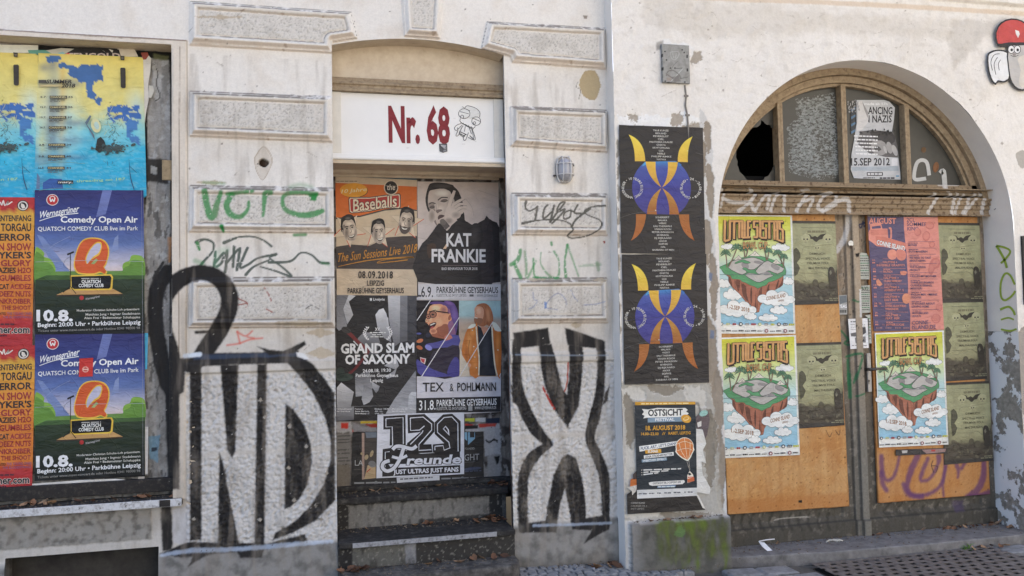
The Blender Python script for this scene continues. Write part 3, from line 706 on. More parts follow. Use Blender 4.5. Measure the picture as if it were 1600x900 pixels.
gg([(70, 500), (110, 470), (125, 415)], [24, 26, 20]); gg([(90, 500), (125, 575)], [20, 26]); gg([(150, 420), (158, 500), (165, 575), (215, 480)], [14, 16, 18, 12], .6); gg([(200, 465), (205, 560), (225, 575)], [12, 10, 14]); gg([(245, 430), (245, 500), (300, 570), (345, 570), (350, 480), (322, 425)], [6, 7, 16, 16, 9, 16], .7)
gg([(305, 370), (308, 385)], 14); gg([(400, 385), (385, 480), (390, 570)], [16, 12, 20]); gg([(400, 385), (430, 470), (465, 570)], [14, 12, 10], .6); gg([(470, 508), (590, 500)], [14, 22], .35); gg([(575, 490), (582, 530)], 22, .5); gg([(200, 575), (350, 578)], 10, .8)
for p in ([(190, 665), (195, 705), (215, 715), (190, 750), (165, 760)], [(265, 735), (300, 690), (340, 670), (375, 700), (385, 735)], [(410, 650), (425, 685), (450, 715)], [(485, 738), (560, 732), (605, 718)], [(260, 755), (330, 765)]): LW.stroke(p, 6, rgb(120, 134, 170), .004, .002, 50, .7, .4, reg=29)
LW.poly([(256, 720), (270, 722), (270, 755), (258, 758)], rgb(90, 130, 190), .004, .004, a=.8)
LW.poly([(604, 362), (622, 364), (618, 380)], rgb(150, 70, 50), .001)
G((0, 0, 1))
LW.tint((slice(None), slice(None)), sstep(.5, .85, fbm(X*2.2, Z, 5, 5, 95))*(1-sstep(.5, 1.9, Z))*.4, rgb(140, 132, 120))
# worn-through specks on the relief peaks
sp = sstep(.64, .70, rough)*fade*sstep(.5, .6, fbm(X, Z, 20, 3, 66)); LW.tint((slice(None), slice(None)), sp*.05, rgb(196, 190, 182))
# dirt running down the arrises and just above ground
al = sstep(.5, .85, fbm(X*7, Z, 2.2, 5, 91))*.4*(Z < 3.2); LW.tint((slice(None), slice(None)), al, rgb(150, 140, 128))
LW.cut(lambda x, z: -np.minimum(np.minimum(XW-x, x+2.15), np.minimum(ZW-z, z-.60)))
LW.cut(lambda x, z: -np.minimum(np.minimum(QX(248, 870)-x, x-QX(8, 870)), .362-z))
LW.cut(lambda x, z: -np.minimum(np.minimum(XD1-x, x-XD0), 3.37-.236*(x-.72)**2-z))
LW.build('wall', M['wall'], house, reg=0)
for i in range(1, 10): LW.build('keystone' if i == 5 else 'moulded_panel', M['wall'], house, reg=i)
for r_, lb in ((21, 'green sprayed letters on the left pier'), (22, 'dark grey-green looping marker tag'), (23, 'small red sprayed squiggle'), (24, 'black sprayed loop over the window edge'), (25, 'huge black sprayed N and D'), (26, 'huge black sprayed X on the right pier'), (27, 'grey scrawled tag on the right pier'), (28, 'faded green drips on the right pier'), (29, 'faint blue scribble')):
    o = LW.build('graffiti', M['wall'], house, reg=r_)
    if o: tag(o, lb)
del LW
# walls outside the photographed strip, with a roof slab added to block the sun
m_ren = m_plain('cream_render', rgb(214, 206, 196), .92, .12, 3, .4, 120)
o = MB().box(-7, 1.955, .002, .3, 3.755, 8).box(-7, -2.3, .002, .3, -.2, 3.755).box(-7, 1.955, .31, 10, 7.8, 8).build('upper_wall_sun_block', m_ren, house)
# left reveals of the openings
rv = MB()
rv.box(XW, XW+.12, .004, .34, .56, ZW+.05).box(-2.27, -2.15, .004, .34, .56, ZW+.05).box(-2.27, XW+.12, .004, .34, ZW, ZW+.12)
rv.build('window_reveal', M['cream_paint'], house)
# ------------------------------------------------------------------ left house: doorway
YD = .50                                                # plane of the recessed door
arch = lambda x: 3.37-.236*(x-.72)**2
m_brick, t_, b_ = nt('sooty_brick', .9)
tc_ = t_.nodes.new('ShaderNodeTexCoord'); mp_ = nd(t_, 'ShaderNodeMapping'); mp_.inputs['Rotation'].default_value = (R(-90), 0, R(-90))
sx_ = t_.nodes.new('ShaderNodeSeparateXYZ'); cx_ = t_.nodes.new('ShaderNodeCombineXYZ')
t_.links.new(tc_.outputs['Object'], sx_.inputs[0]); t_.links.new(sx_.outputs['Y'], cx_.inputs['X']); t_.links.new(sx_.outputs['Z'], cx_.inputs['Y'])
br_ = nd(t_, 'ShaderNodeTexBrick', Scale=1.0); br_.inputs['Brick Width'].default_value = .24; br_.inputs['Row Height'].default_value = .077; br_.inputs['Mortar Size'].default_value = .012
br_.inputs['Color1'].default_value = (*rgb(112, 72, 58), 1); br_.inputs['Color2'].default_value = (*rgb(140, 98, 76), 1); br_.inputs['Mortar'].default_value = (*rgb(120, 110, 100), 1)
t_.links.new(cx_.outputs[0], br_.inputs['Vector']); n_ = noise_n(t_, tc_.outputs['Object'], 30, 5)
t_.links.new(mix_n(t_, .5, br_.outputs['Color'], n_.outputs['Fac'], 'MULTIPLY'), b_.inputs['Base Color']); bump_n(t_, b_, br_.outputs['Fac'], .6, .008)
# jambs: plastered front then brick
MB().add([(XD1, .004, .62), (XD1+.012, .075, .62), (XD1+.012, .075, 3.31), (XD1, .004, 3.31), (XD1+.3, .075, .62), (XD1+.3, .075, 3.31)], [(0, 1, 2, 3), (1, 4, 5, 2)]).build('jamb', M['white_edge'], house)
MB().add([(XD1+.016, .076, .0), (1.375, YD+.02, .0), (1.375, YD+.02, 3.45), (XD1+.016, .076, 3.45)], [(0, 1, 2, 3)]).build('jamb', m_brick, house)
MB().add([(XD0, .004, .0), (XD0, .09, .0), (XD0, .09, 3.31), (XD0, .004, 3.31)], [(0, 1, 2, 3)]).add([(XD0-.02, .09, 0), (.10, YD+.02, 0), (.10, YD+.02, 2.75), (XD0-.02, .09, 2.75)], [(0, 1, 2, 3)]).build('jamb', M['white_edge'], house)
MB().add([(XD1, .004, 0), (XD1+.012, .075, 0), (XD1+.012, .075, .619), (XD1, .004, .619), (XD1+.3, .075, 0), (XD1+.3, .075, .619)], [(0, 1, 2, 3), (1, 4, 5, 2)]).build('jamb', M['stone_dark'], house)
# curved soffit and the plastered field below it
n_ = 28; so = MB(); xs_ = [XD0+(XD1-XD0)*i/n_ for i in range(n_+1)]
so.add([(x, y, arch(x)) for y in (.003, .16) for x in xs_], [(i, i+1, i+n_+2, i+n_+1) for i in range(n_)]).build('arch_soffit', M['cream_paint'], house, smooth=True)
zt0, zt1 = QZ(652, 126, .1), QZ(652, 148, .1)
MB().prism([(XD0-.1, zt0-.05), (XD1+.15, zt0-.05), (XD1+.15, 3.45), (XD0-.1, 3.45)], .14, .17).build('tympanum', M['cream_paint'], house)
pr = [(.145, 0), (.145, zt0-zt1), (.105, zt0-zt1), (.098, .068), (.085, .062), (.080, .046), (.088, .038), (.088, .024), (.078, .016), (.078, 0)]
MB().profile([(a, b) for a, b in pr], (XD0-.02, XD1+.02, zt1, 0)).build('transom_bar', M['tan_paint'], house)
# house number sign
zs0 = QZ(652, 243, .1)
sign = empty('house_number_sign', (.73, .13, zs0), 'white board above the doorway with dark red number and a pen doodle', 'sign')
MB().box(.18, 1.275, .112, .14, zs0, zt1-.002).build('panel', M['white_board'], sign, bevel=.002)
MB().box(.18, QX(533, 180, .1), .100, .1115, zs0+.001, zt1-.003).build('side_strip', m_plain('aged_white_strip', rgb(222, 217, 206), .6, .08), sign, bevel=.002)
MB().box(QX(772, 200, .1), 1.275, .100, .1115, zs0+.001, zt1-.003).build('side_strip', bpy.data.materials['aged_white_strip'], sign, bevel=.002)
MB().box(.18, 1.275, .085, .1395, zs0-.040, zs0-.002).box(.18, 1.275, .078, .0995, zs0-.036, zs0-.02).build('ledge', M['white_board'], sign, bevel=.003)
p = Print(.1105); p.zoom(590, 150, 8.421)
DR = rgb(132, 40, 46)
p.text('Nr. 68', 148, 932, 590, 440, DR, .038, 615, fn=lambda u, w: (150+u*785+(1-w)*8, 590+26*u-w*(438+8*u)))
IN = rgb(60, 60, 62)
def dl(pts, w_=7, **k): p.stroke(pts, w_, IN, **k)
p.ell(1210, 220, 130, 80, rgb(226, 225, 220), 15); dl([(1145, 165), (1165, 135), (1200, 130), (1290, 160), (1345, 215), (1340, 280)]); dl([(1145, 165), (1215, 195)])
dl([(1140+75*math.cos(a), 232+64*math.sin(a)) for a in np.linspace(0, 6.283, 16)[:-1]], closed=True); dl([(1085, 205), (1200, 235)]); dl([(1112+20*math.cos(a), 272+20*math.sin(a)) for a in np.linspace(0, 6.283, 9)[:-1]], closed=True)
dl([(1297+58*math.cos(a), 330+56*math.sin(a)) for a in np.linspace(0, 6.283, 16)[:-1]], closed=True); dl([(1240, 285), (1350, 335)]); dl([(1275+16*math.cos(a), 355+16*math.sin(a)) for a in np.linspace(0, 6.283, 9)[:-1]], closed=True)
dl([(1092, 295), (1095, 345), (1250, 420), (1285, 395)]); dl([(1095, 345), (1115, 362), (1240, 432), (1258, 425)])
for q in (1125, 1160, 1195, 1230): dl([(q, 352+(q-1125)*.45), (q+8, 375+(q-1125)*.45)], 6, smooth=0)
dl([(1100, 362), (1040, 385), (1010, 425), (1030, 452), (1055, 440), (1050, 415)]); dl([(1055, 440), (1110, 385)]); dl([(1060, 450), (1030, 520), (1060, 520), (1085, 470)])
dl([(1125, 390), (1090, 450), (1075, 500), (1130, 540)]); dl([(1155, 400), (1140, 470)]); dl([(1200, 405), (1235, 500)]); dl([(1240, 430), (1275, 520), (1278, 580), (1190, 545)]); dl([(1085, 470), (1170, 510)], 10); dl([(1080, 495), (1150, 530)], 10); dl([(1195, 480), (1160, 575), (1135, 580), (1130, 540), (1165, 500)]); dl([(1210, 520), (1265, 570)], 9); dl([(1240, 440), (1265, 560)], 5); dl([(1115, 138), (1140, 160)], 5)
for a in ((400, 685, 18), (390, 690, 8), (1130, 635, 20), (1290, 600, 10), (1010, 295, 14)): p.fine(a[0]-a[2], a[0]+a[2], a[1], 3, rgb(170, 160, 150), 2, a[1])
p.build('lettering', None, None, parent=sign)
p = Print(.109); p.zoom(590, 150, 8.421)
p.poly([(808, 628), (915, 626), (918, 730), (860, 748), (815, 728)], rgb(88, 88, 90)); p.poly([(825, 640), (905, 650), (880, 690), (838, 660)], rgb(170, 170, 172)); p.poly([(870, 690), (905, 670), (905, 725), (865, 735)], rgb(140, 140, 142)); p.stroke([(818, 640), (860, 700), (905, 700)], 6, rgb(40, 40, 40))
p.build('sticker', 'small scuffed black and grey shield sticker under the number', 'sticker')
# deep soffit below the sign and the door head
MB().box(.05, 1.42, .146, YD+.02, zs0-.032, zs0-.002).box(.05, 1.42, .09, .146, zs0-.062, zs0-.041).build('soffit_board', M['cream_paint'], house)
MB().box(-.1, 1.6, .172, .3, zs0+.002, 3.6).build('rear_sky_block', M['concrete'], house)  # unseen block added behind the sign to shut out sky light
zh = QZ(650, 279, YD)
MB().profile([(.0, 0), (.0, .075), (-.07, .075), (-.07, .05), (-.045, .04), (-.045, .022), (-.02, .012), (-.02, 0)], (.08, 1.395, zh, YD)).build('door_head', M['cream_paint'], house)
# the boarded door itself
DV = Relief(.08, 1.40, .40, zh+.02, YD, .006)
X, Z = DV.X, DV.Z; a1 = fbm(X, Z, 9, 5, 3); a2 = fbm(X*1, Z*.35, 22, 4, 7)
DV.C[:] = rgb(112, 106, 100); DV.tint((slice(None), slice(None)), sstep(.45, .6, a1), rgb(66, 60, 56)); DV.tint((slice(None), slice(None)), sstep(.56, .66, a2)*.8, rgb(156, 152, 148))
DV.H += (a1-.5)*.004; fr = (X > QX(783, 500, YD)).astype(float); DV.H += fr*.02
DV.zoom(520, 640, 5.517)
for pts, c in (([(30, 110), (160, 100), (165, 190), (30, 200)], (176, 172, 170)), ([(30, 210), (155, 205), (158, 470), (30, 480)], (128, 124, 118)), ([(1300, 185), (1445, 180), (1450, 380), (1310, 400)], (178, 176, 176)), ([(1140, 130), (1440, 120), (1445, 190), (1140, 190)], (180, 178, 178)), ([(550, 580), (920, 570), (920, 640), (555, 655)], (176, 176, 180)), ([(1330, 390), (1440, 380), (1445, 600), (1400, 640), (1335, 560)], (150, 148, 146)), ([(30, 480), (150, 470), (140, 700), (30, 720)], (120, 112, 100))):
    DV.poly(pts, rgb(c), .003, .012, 20, .9, .12, seed=len(pts)+int(pts[0][1]))
DV.poly([(70, 115), (135, 112), (130, 165), (75, 162)], rgb(196, 60, 44), .002, .004); DV.poly([(165, 165), (185, 190), (170, 195)], rgb(190, 70, 50), .002)
DV.poly([(165, 110), (260, 140), (380, 160), (380, 190), (180, 190)], rgb(140, 138, 138), .003, .006); DV.poly([(240, 100), (385, 96), (385, 118), (240, 120)], rgb(196, 170, 50), .002); DV.poly([(260, 125), (385, 122), (385, 150), (330, 152)], rgb(150, 50, 40), .003, .006)
DV.poly([(1140, 75), (1225, 72), (1225, 102), (1140, 102)], rgb(190, 196, 70), .001); DV.poly([(1230, 75), (1315, 72), (1315, 105), (1230, 105)], rgb(200, 200, 200), .001); DV.poly([(1320, 72), (1440, 70), (1440, 118), (1320, 118)], rgb(40, 48, 66), .001)
DV.poly([(1140, 120), (1250, 135), (1140, 140)], rgb(190, 60, 50), .003, .004); DV.poly([(1255, 125), (1410, 120), (1400, 145), (1265, 150)], rgb(188, 70, 58), .004, .008); DV.poly([(1140, 140), (1250, 136), (1250, 164), (1140, 166)], rgb(40, 40, 40), .001)
DV.stroke([(1320, 262), (1350, 285), (1390, 255), (1420, 280)], 12, rgb(30, 30, 30), .002); DV.stroke([(1325, 275), (1420, 265)], 8, rgb(30, 30, 30), .002)
DV.poly([(1390, 405), (1440, 395), (1430, 460), (1415, 470)], rgb(26, 24, 22), .004, .008)
for y0 in (230, 260, 285, 350, 380, 420, 445): DV.stroke([(45, y0), (90, y0-2), (145, y0-4)], 9, rgb(60, 58, 56), .002, .002, 60, .8, .45, seed=y0, smooth=0)
DV.poly([(280, 640), (480, 632), (470, 690), (350, 700)], rgb(30, 28, 27), .006, .012); DV.poly([(500, 660), (620, 660), (610, 690), (520, 695)], rgb(120, 60, 40), .006, .012, a=.6)
DV.build('door', M['boarding'], house); del DV
# steps
y2 = -.06; z2 = QZ(650, 840, y2); y3 = .02
while QZ(650, 818, y3) > z2: y3 += .005
z3 = QZ(650, 771, y3-.03); z1 = QZ(650, 880, y2+.03)
print('STEPS', z1, z2, y3, z3, 'door bottom', QZ(650, 757, YD))
ext = [(QX(810, 893, -.2), -.06), (QX(809, 893, -.2)-.02, -.20), (1.2, -.25), (.1, -.26), (.05, -.06)]
def slab(name, pts, z0, z1_, mat, bev=.012):
    n = len(pts); mb = MB(); mb.add([(x, y, z0) for x, y in pts]+[(x, y, z1_) for x, y in pts], [tuple(range(n))[::-1], tuple(range(n, 2*n))]+[(i, (i+1) % n, (i+1) % n+n, i+n) for i in range(n)])
    return mb.build(name, mat, house, bevel=bev)
slab('step', [(.186, -.26), (1.17, -.26), (1.235, -.22), (1.262, -.14), (1.262, y2+.03), (.186, y2+.03)], -.02, z1, M['stone_dark'], .02)
slab('step', [(.186, y2+.03), (1.262, y2+.03), (1.262, y3), (.186, y3)], -.02, z2-.035, M['stone_dark'], .004)
tr_ = slab('step_tread', [(.187, y2), (1.261, y2), (1.261, y3+.01), (.187, y3+.01)], z2-.034, z2, M['stone_black'], .008)
MB().box(QX(551, 848, y2), QX(776, 830, y2), y2-.004, y2+.002, z2-.031, z2-.004).build('step_nosing', m_plain('worn_white_line', rgb(150, 150, 152), .7, stops=[(.3, rgb(80, 78, 76)), (.5, rgb(150, 150, 152)), (.8, rgb(176, 176, 178))], scale=40), tr_)
slab('step', [(.15, y3), (1.29, y3), (1.29, YD), (.15, YD)], -.02, z3-.045, M['stone_dark'], .004)
slab('step_tread', [(.12, y3-.03), (1.30, y3-.03), (1.36, YD+.01), (.11, YD+.01)], z3-.044, z3, M['stone_black'], .012)
MB().box(.10, 1.39, YD-.04, YD+.02, z3+.001, QZ(650, 752, YD)).build('door_threshold', M['stone_black'], house, bevel=.008)

for (y_, za, zb, c0_, pan) in ((y3-.002, z2, z3-.045, (50, 48, 46), [([(545, 790), (765, 775), (765, 806), (545, 832)], (128, 125, 119)), ([(655, 812), (790, 800), (790, 815), (655, 826)], (58, 56, 54))]), (y2+.028, z1, z2-.035, (58, 56, 53), [([(550, 850), (650, 842), (648, 886), (550, 892)], (104, 102, 95)), ([(632, 852), (650, 848), (650, 880), (634, 882)], (140, 140, 142)), ([(528, 845), (550, 845), (550, 895), (528, 895)], (40, 38, 37))])):
    RS = Relief(.187, 1.261, za, zb, y_, .006); RS.C[:] = rgb(c0_)
    for p_, q_ in pan: RS.poly(p_, rgb(q_), .006, .012, 16, .92)
    k_ = fbm(RS.X*2, RS.Z*.8, 12, 5, 61); RS.tint((slice(None), slice(None)), sstep(.5, .8, k_)*.6, rgb(52, 50, 47)); RS.tint((slice(None), slice(None)), sstep(.66, .74, fbm(RS.X, RS.Z, 45, 3, 62))*.5, rgb(150, 146, 138)); RS.H += (k_-.5)*.004
    RS.build('riser', M['boarding'], house)

# ------------------------------------------------------------------ left house: shop window, sill, cellar hatch
win = empty('shop_window', (-1.4, .13, .60), 'boarded shop window pasted over with posters, blackened frame, weathered shutter edge', 'window')
SH = Relief(-2.15, XW+.01, .60, ZW+.01, .135, .006)
X, Z = SH.X, SH.Z; a1 = fbm(X*2.2, Z*.5, 9, 5, 3); a2 = fbm(X, Z, 16, 5, 8); a3 = fbm(X*3, Z, 9, 4, 5)
SH.C[:] = rgb(166, 162, 156); al_ = sstep(.46, .62, a1)*.7; SH.tint((slice(None), slice(None)), al_, rgb(134, 130, 124)); SH.tint((slice(None), slice(None)), sstep(.6, .68, a2)*.7, rgb(192, 190, 186))
SH.tint((slice(None), slice(None)), (1-sstep(.8, 1.6, Z))*.5*sstep(.3, .6, a2), rgb(96, 92, 86)); SH.H += (a1-.5)*.02
SH.tint((slice(None), slice(None)), sstep(.64, .68, a3)*(Z < 2.5)*.7, rgb(70, 66, 62))
SH.poly([(215, 70), (228, 78), (230, 200), (232, 262), (226, 340), (222, 200)], rgb(30, 28, 27), .003, .004, 18)
SH.poly([(60, 66), (272, 80), (272, 96), (250, 92), (60, 80)], rgb(28, 27, 26), .003, .004)
SH.poly([(264, 80), (274, 80), (274, 230), (267, 230)], rgb(30, 29, 27), .002, .003); SH.stroke([(268, 228), (267, 400), (266, 520)], 2.5, rgb(50, 46, 42), .002, .002)
SH.poly([(240, 92), (262, 96), (264, 88), (240, 84)], rgb(116, 118, 80), .004, .004, a=.7)
SH.poly([(228, 248), (262, 250), (262, 286), (228, 284)], rgb(62, 58, 54), .006, .012); SH.poly([(236, 258), (246, 262), (244, 274), (236, 270)], rgb(170, 168, 162), .002, .006, 40)
SH.poly([(240, 95), (252, 120), (250, 150), (244, 160), (238, 130)], rgb(186, 184, 180), .003, .008); SH.stroke([(240, 100), (247, 115), (244, 130), (250, 150), (243, 158)], 1.5, rgb(90, 86, 82), .001)
SH.stroke([(243, 425), (238, 460), (235, 470)], 4, rgb(60, 58, 56), .002); SH.stroke([(255, 410), (240, 435), (254, 430), (244, 448)], 4, rgb(60, 58, 56), .002)
SH.stroke([(262, 600), (250, 552), (243, 500), (245, 455), (262, 425)], 22, BK, .007, .004, chip=.15)
SH.poly([(240, 560), (262, 600), (275, 560), (280, 760), (262, 760), (258, 620)], BK, .006, .006, chip=.15); SH.poly([(232, 682), (250, 680), (246, 722), (234, 716)], rgb(110, 150, 170), .003, .008, 25, .75); SH.poly([(236, 700), (246, 698), (246, 704), (236, 706)], rgb(50, 60, 70), .001)
SH.poly([(222, 640), (231, 640), (230, 742), (221, 742)], rgb(190, 190, 196), .002, .004); SH.poly([(221, 672), (228, 670), (228, 690), (220, 692)], rgb(150, 110, 90), .002, .004)
SH.poly([(262, 370), (268, 370), (267, 410), (263, 410)], rgb(190, 130, 70), .002, .003, a=.6)
SH.build('shutter', M['boarding'], win, back=.05); del SH
zsT, zsB = QZ(140, 788, -.05), QZ(140, 800, -.05)
MB().box(-2.14, XW-.004, .085, .132, zsT+.02, QZ(140, 754, .09)).box(XW-.035, XW-.003, .10, .131, QZ(140, 754, .09)-.002, 1.55).build('window_frame', M['black_paint'], win, bevel=.004)
hb = MB().box(QX(258, 265, .12), QX(281, 265, .02), .005, .03, QZ(270, 281, 0), QZ(270, 250, 0)); hb.tube([(QX(272, 265), .0, QZ(272, 274)), (QX(272, 265), .0, QZ(272, 256))], .012, 10)
hb.build('hinge', m_plain('rusty_beige_iron', rgb(150, 132, 104), .7, .35, 30), win, bevel=.003)
sill = empty('window_sill', (-1.4, .02, zsB), 'white edged stone window sill with dark top and chipped paint', 'window sill')
XS = QX(284, 786, -.05)
MB().box(-2.3, XS-.001, -.048, .14, zsB+.001, zsT-.004).build('slab', M['stone_black'], sill, bevel=.003)
MB().box(-2.3, XS, -.056, -.048, zsB, zsT).build('edge', M['white_edge'], sill, bevel=.002)
MB().box(QX(249, 783, -.057), QX(266, 783, -.057), -.0575, -.0562, zsB+.002, zsT-.002).build('paint_mark', M['black_paint'], sill)
MB().box(-2.3, -.60, .12, .16, -.1, .42).build('cellar_hatch', m_plain('dark_grubby_panel', rgb(60, 56, 52), .8, scale=6, stops=[(.3, rgb(40, 36, 34)), (.6, rgb(66, 62, 56)), (.8, rgb(78, 74, 68))]), house)
MB().box(-1.585, -.80, .004, .12, .364, .40).box(QX(248, 870), QX(248, 870)+.04, .004, .12, -.1, .38).box(-1.63, QX(8, 870)-.001, .004, .12, -.1, .38).build('cellar_reveal', M['stone_dark'], house)

# ------------------------------------------------------------------ bulkhead lamp
lp = Q(881, 266, 0); lamp = empty('wall_lamp', (lp.x, -.004, lp.z), 'oval grey bulkhead lamp with white wire cage between two panels', 'lamp')
def oval(w, h, n=32): return [(lp.x+w*math.copysign(abs(math.cos(a))**.8, math.cos(a)), lp.z+h*math.copysign(abs(math.sin(a))**.8, math.sin(a))) for a in (2*math.pi*i/n for i in range(n))]
MB().prism(oval(.060, .086), -.022, -.001).build('base', M['steel'], lamp, bevel=.004)
gb = MB(); n_, k_ = 28, 8; vv_ = []
for j in range(k_+1):
    a = j/k_*math.pi/2; rr = math.cos(a)
    for x_, z_ in oval(.047*max(rr, .02), .024+.05*rr if rr > .02 else .024): vv_.append((x_, -.022-.058*math.sin(a), z_))
nn = 32
gb.add(vv_, [(j*nn+i, j*nn+(i+1) % nn, (j+1)*nn+(i+1) % nn, (j+1)*nn+i) for j in range(k_) for i in range(nn)]+[tuple(range(k_*nn, k_*nn+nn))])
m_fg, t_, b_ = nt('frosted_dusty_glass', .25); b_.inputs['Base Color'].default_value = (*rgb(166, 166, 172), 1); b_.inputs['Specular IOR Level'].default_value = .6; b_.inputs['Coat Weight'].default_value = .4
gb.build('glass', m_fg, lamp, smooth=True)
cg = MB()
for zz in (.034, -.036): cg.tube([(lp.x+.057*math.cos(a), -.022-.066*math.sin(a), lp.z+zz) for a in np.linspace(0, math.pi, 16)], .0032, 6)
for xx in (-.028, .022): cg.tube([(lp.x+xx*(1 if abs(a) < 1.2 else .8), -.020-.066*math.cos(a)**.6 if math.cos(a) > 0 else -.02, lp.z+.082*math.sin(a)) for a in np.linspace(-1.57, 1.57, 20)], .0034, 6)
cg.tube([(lp.x-.055*math.cos(a*.6), -.026, lp.z+.082*math.sin(a)) for a in np.linspace(-1.5, 1.5, 16)], .005, 6)
cg.build('cage', m_plain('white_wire', rgb(206, 204, 202), .5, .06), lamp, smooth=True)
MB().tube([(lp.x-.075, -.012, lp.z-.04), (lp.x-.05, -.012, lp.z-.036)], .006, 8).build('screw', M['iron'], lamp)
MB().tube([(lp.x+.058, -.012, lp.z+.03), (lp.x+.066, -.012, lp.z+.03)], .006, 8).build('screw', M['iron'], lamp)
# ================================================================== RIGHT HOUSE
XC, ZC, RA = 3.845, 2.19, 1.182                          # gateway arch
YR, YG = -.13, .15
gh = empty('gateway_house', (3.8, YR, 0), 'stained cream plaster house front with a round arched gateway and mossy plinth', 'house')
RW = Relief(1.955, 5.75, -.09, 3.96, YR, .0055)
X, Z = RW.X, RW.Z; ALL = (slice(None), slice(None))
n1 = fbm(X, Z, 1.6, 5, 101); n2 = fbm(X, Z, 7, 5, 111); n3 = fbm(X, Z, 45, 3, 121)
RW.C[:] = rgb(232, 227, 219); RW.tint(ALL, sstep(.45, .95, n1)*.35, rgb(206, 198, 186)); RW.tint(ALL, sstep(.5, .95, n2)*.3, rgb(208, 199, 184))
RW.tint(ALL, sstep(.5, .85, fbm(X, Z*1.6, 12, 5, 131))*sstep(2.5, 3.6, Z)*.22, rgb(170, 160, 146))
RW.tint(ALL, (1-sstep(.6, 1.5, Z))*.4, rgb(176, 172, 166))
RW.H += (n2-.5)*.012+(n3-.5)*.003+(n1-.5)*.02
BE = rgb(168, 158, 144); GY = rgb(150, 146, 138)
def lost(pts, seed, col=BE, rag=.03, rsc=9, a=.95, rim=True, smooth=3):
    if rim: RW.poly(pts, rgb(232, 229, 224), .004, rag*1.3+.008, rsc, .5, seed=seed, smooth=smooth)
    RW.poly(pts, col, .0015, rag, rsc, a, seed=seed, smooth=smooth, dh=-.004)
lost([(1080, 78), (1095, 80), (1097, 92), (1092, 100), (1082, 99), (1078, 88)], 1, rim=False, rag=.025, rsc=26, smooth=0)
RW.poly([(1028, 72), (1034, 62), (1046, 60), (1050, 68), (1075, 66), (1085, 78), (1080, 90), (1076, 74), (1034, 76)], rgb(232, 230, 226), .003, .012, 20); RW.poly([(1026, 66), (1036, 64), (1034, 76), (1026, 78)], rgb(110, 100, 90), .008, .006, a=.6)
RW.poly([(966, 182), (1010, 178), (1045, 184), (1070, 176), (1100, 188), (1100, 206), (966, 206)], rgb(236, 235, 232), .003, .03, 14)
lost([(982, 180), (996, 178), (1003, 186), (990, 192)], 2, rim=False, rag=.035, rsc=26, smooth=0); lost([(1050, 180), (1062, 174), (1070, 190), (1060, 198), (1048, 194)], 3, rim=False, rag=.035, rsc=26, smooth=0); lost([(1068, 195), (1095, 192), (1098, 205), (1060, 206)], 4, rim=False, rag=.035, rsc=26, smooth=0)
# peeled strip between black posters and gateway
RW.poly([(1094, 170), (1112, 196), (1116, 330), (1120, 520), (1128, 700), (1136, 812), (1100, 812), (1104, 600), (1100, 400)], rgb(206, 204, 200), .004, .02, 10, .9)
for i, (x_, y_, w_, h_) in enumerate([(1106, 215, 6, 26), (1110, 300, 6, 40), (1106, 380, 7, 34), (1116, 450, 6, 50), (1112, 560, 9, 60), (1122, 640, 8, 60), (1126, 735, 8, 60), (1110, 690, 7, 40), (1100, 250, 4, 30)]):
    lost([(x_-w_, y_-h_), (x_+w_*.6, y_-h_*.8), (x_+w_, y_), (x_+w_*.4, y_+h_), (x_-w_*.7, y_+h_*.7)], 20+i, rgb(150, 138, 122), .02, 16)
RW.poly([(1108, 425), (1114, 428), (1113, 440), (1108, 438)], rgb(90, 120, 160), .004, .006, a=.6); RW.poly([(1110, 515), (1117, 516), (1116, 530), (1110, 528)], rgb(90, 120, 160), .004, .006, a=.6)
# around and below the small poster
RW.poly([(966, 596), (1110, 596), (1132, 815), (970, 815)], rgb(176, 172, 162), .008, .03, 8, .9)
for i, (x_, y_, w_, h_) in enumerate([(990, 615, 20, 10), (1040, 608, 26, 7), (1090, 620, 16, 16), (985, 660, 9, 40), (984, 730, 9, 30), (1110, 700, 10, 60), (1000, 806, 30, 7), (1070, 806, 40, 6)]):
    lost([(x_-w_, y_-h_), (x_+w_*.6, y_-h_*.8), (x_+w_, y_), (x_+w_*.4, y_+h_), (x_-w_*.7, y_+h_*.7)], 40+i, rgb(140, 132, 118) if i % 2 else rgb(204, 200, 190), .03, 14)
RW.poly([(966, 640), (976, 645), (978, 790), (968, 795)], rgb(190, 186, 180), .006, .012)
RW.stroke([(1078, 640), (1090, 630), (1094, 645), (1086, 655)], 4, rgb(80, 78, 76), .004, .004, a=.6)
# chipped rim near the left arris
for i in range(16):
    y_ = 230+i*36; RW.poly([(965, y_-14), (971, y_-6), (968, y_+12), (964, y_+16)], rgb(158, 148, 132), .002, .012, 24, .85, seed=i)
# right of the gateway
lost([(1588, 240), (1602, 236), (1602, 262), (1592, 258)], 61, rgb(178, 172, 162), .01, rim=False); lost([(1590, 520), (1610, 520), (1612, 640), (1600, 660), (1592, 600)], 62, rgb(160, 152, 142))
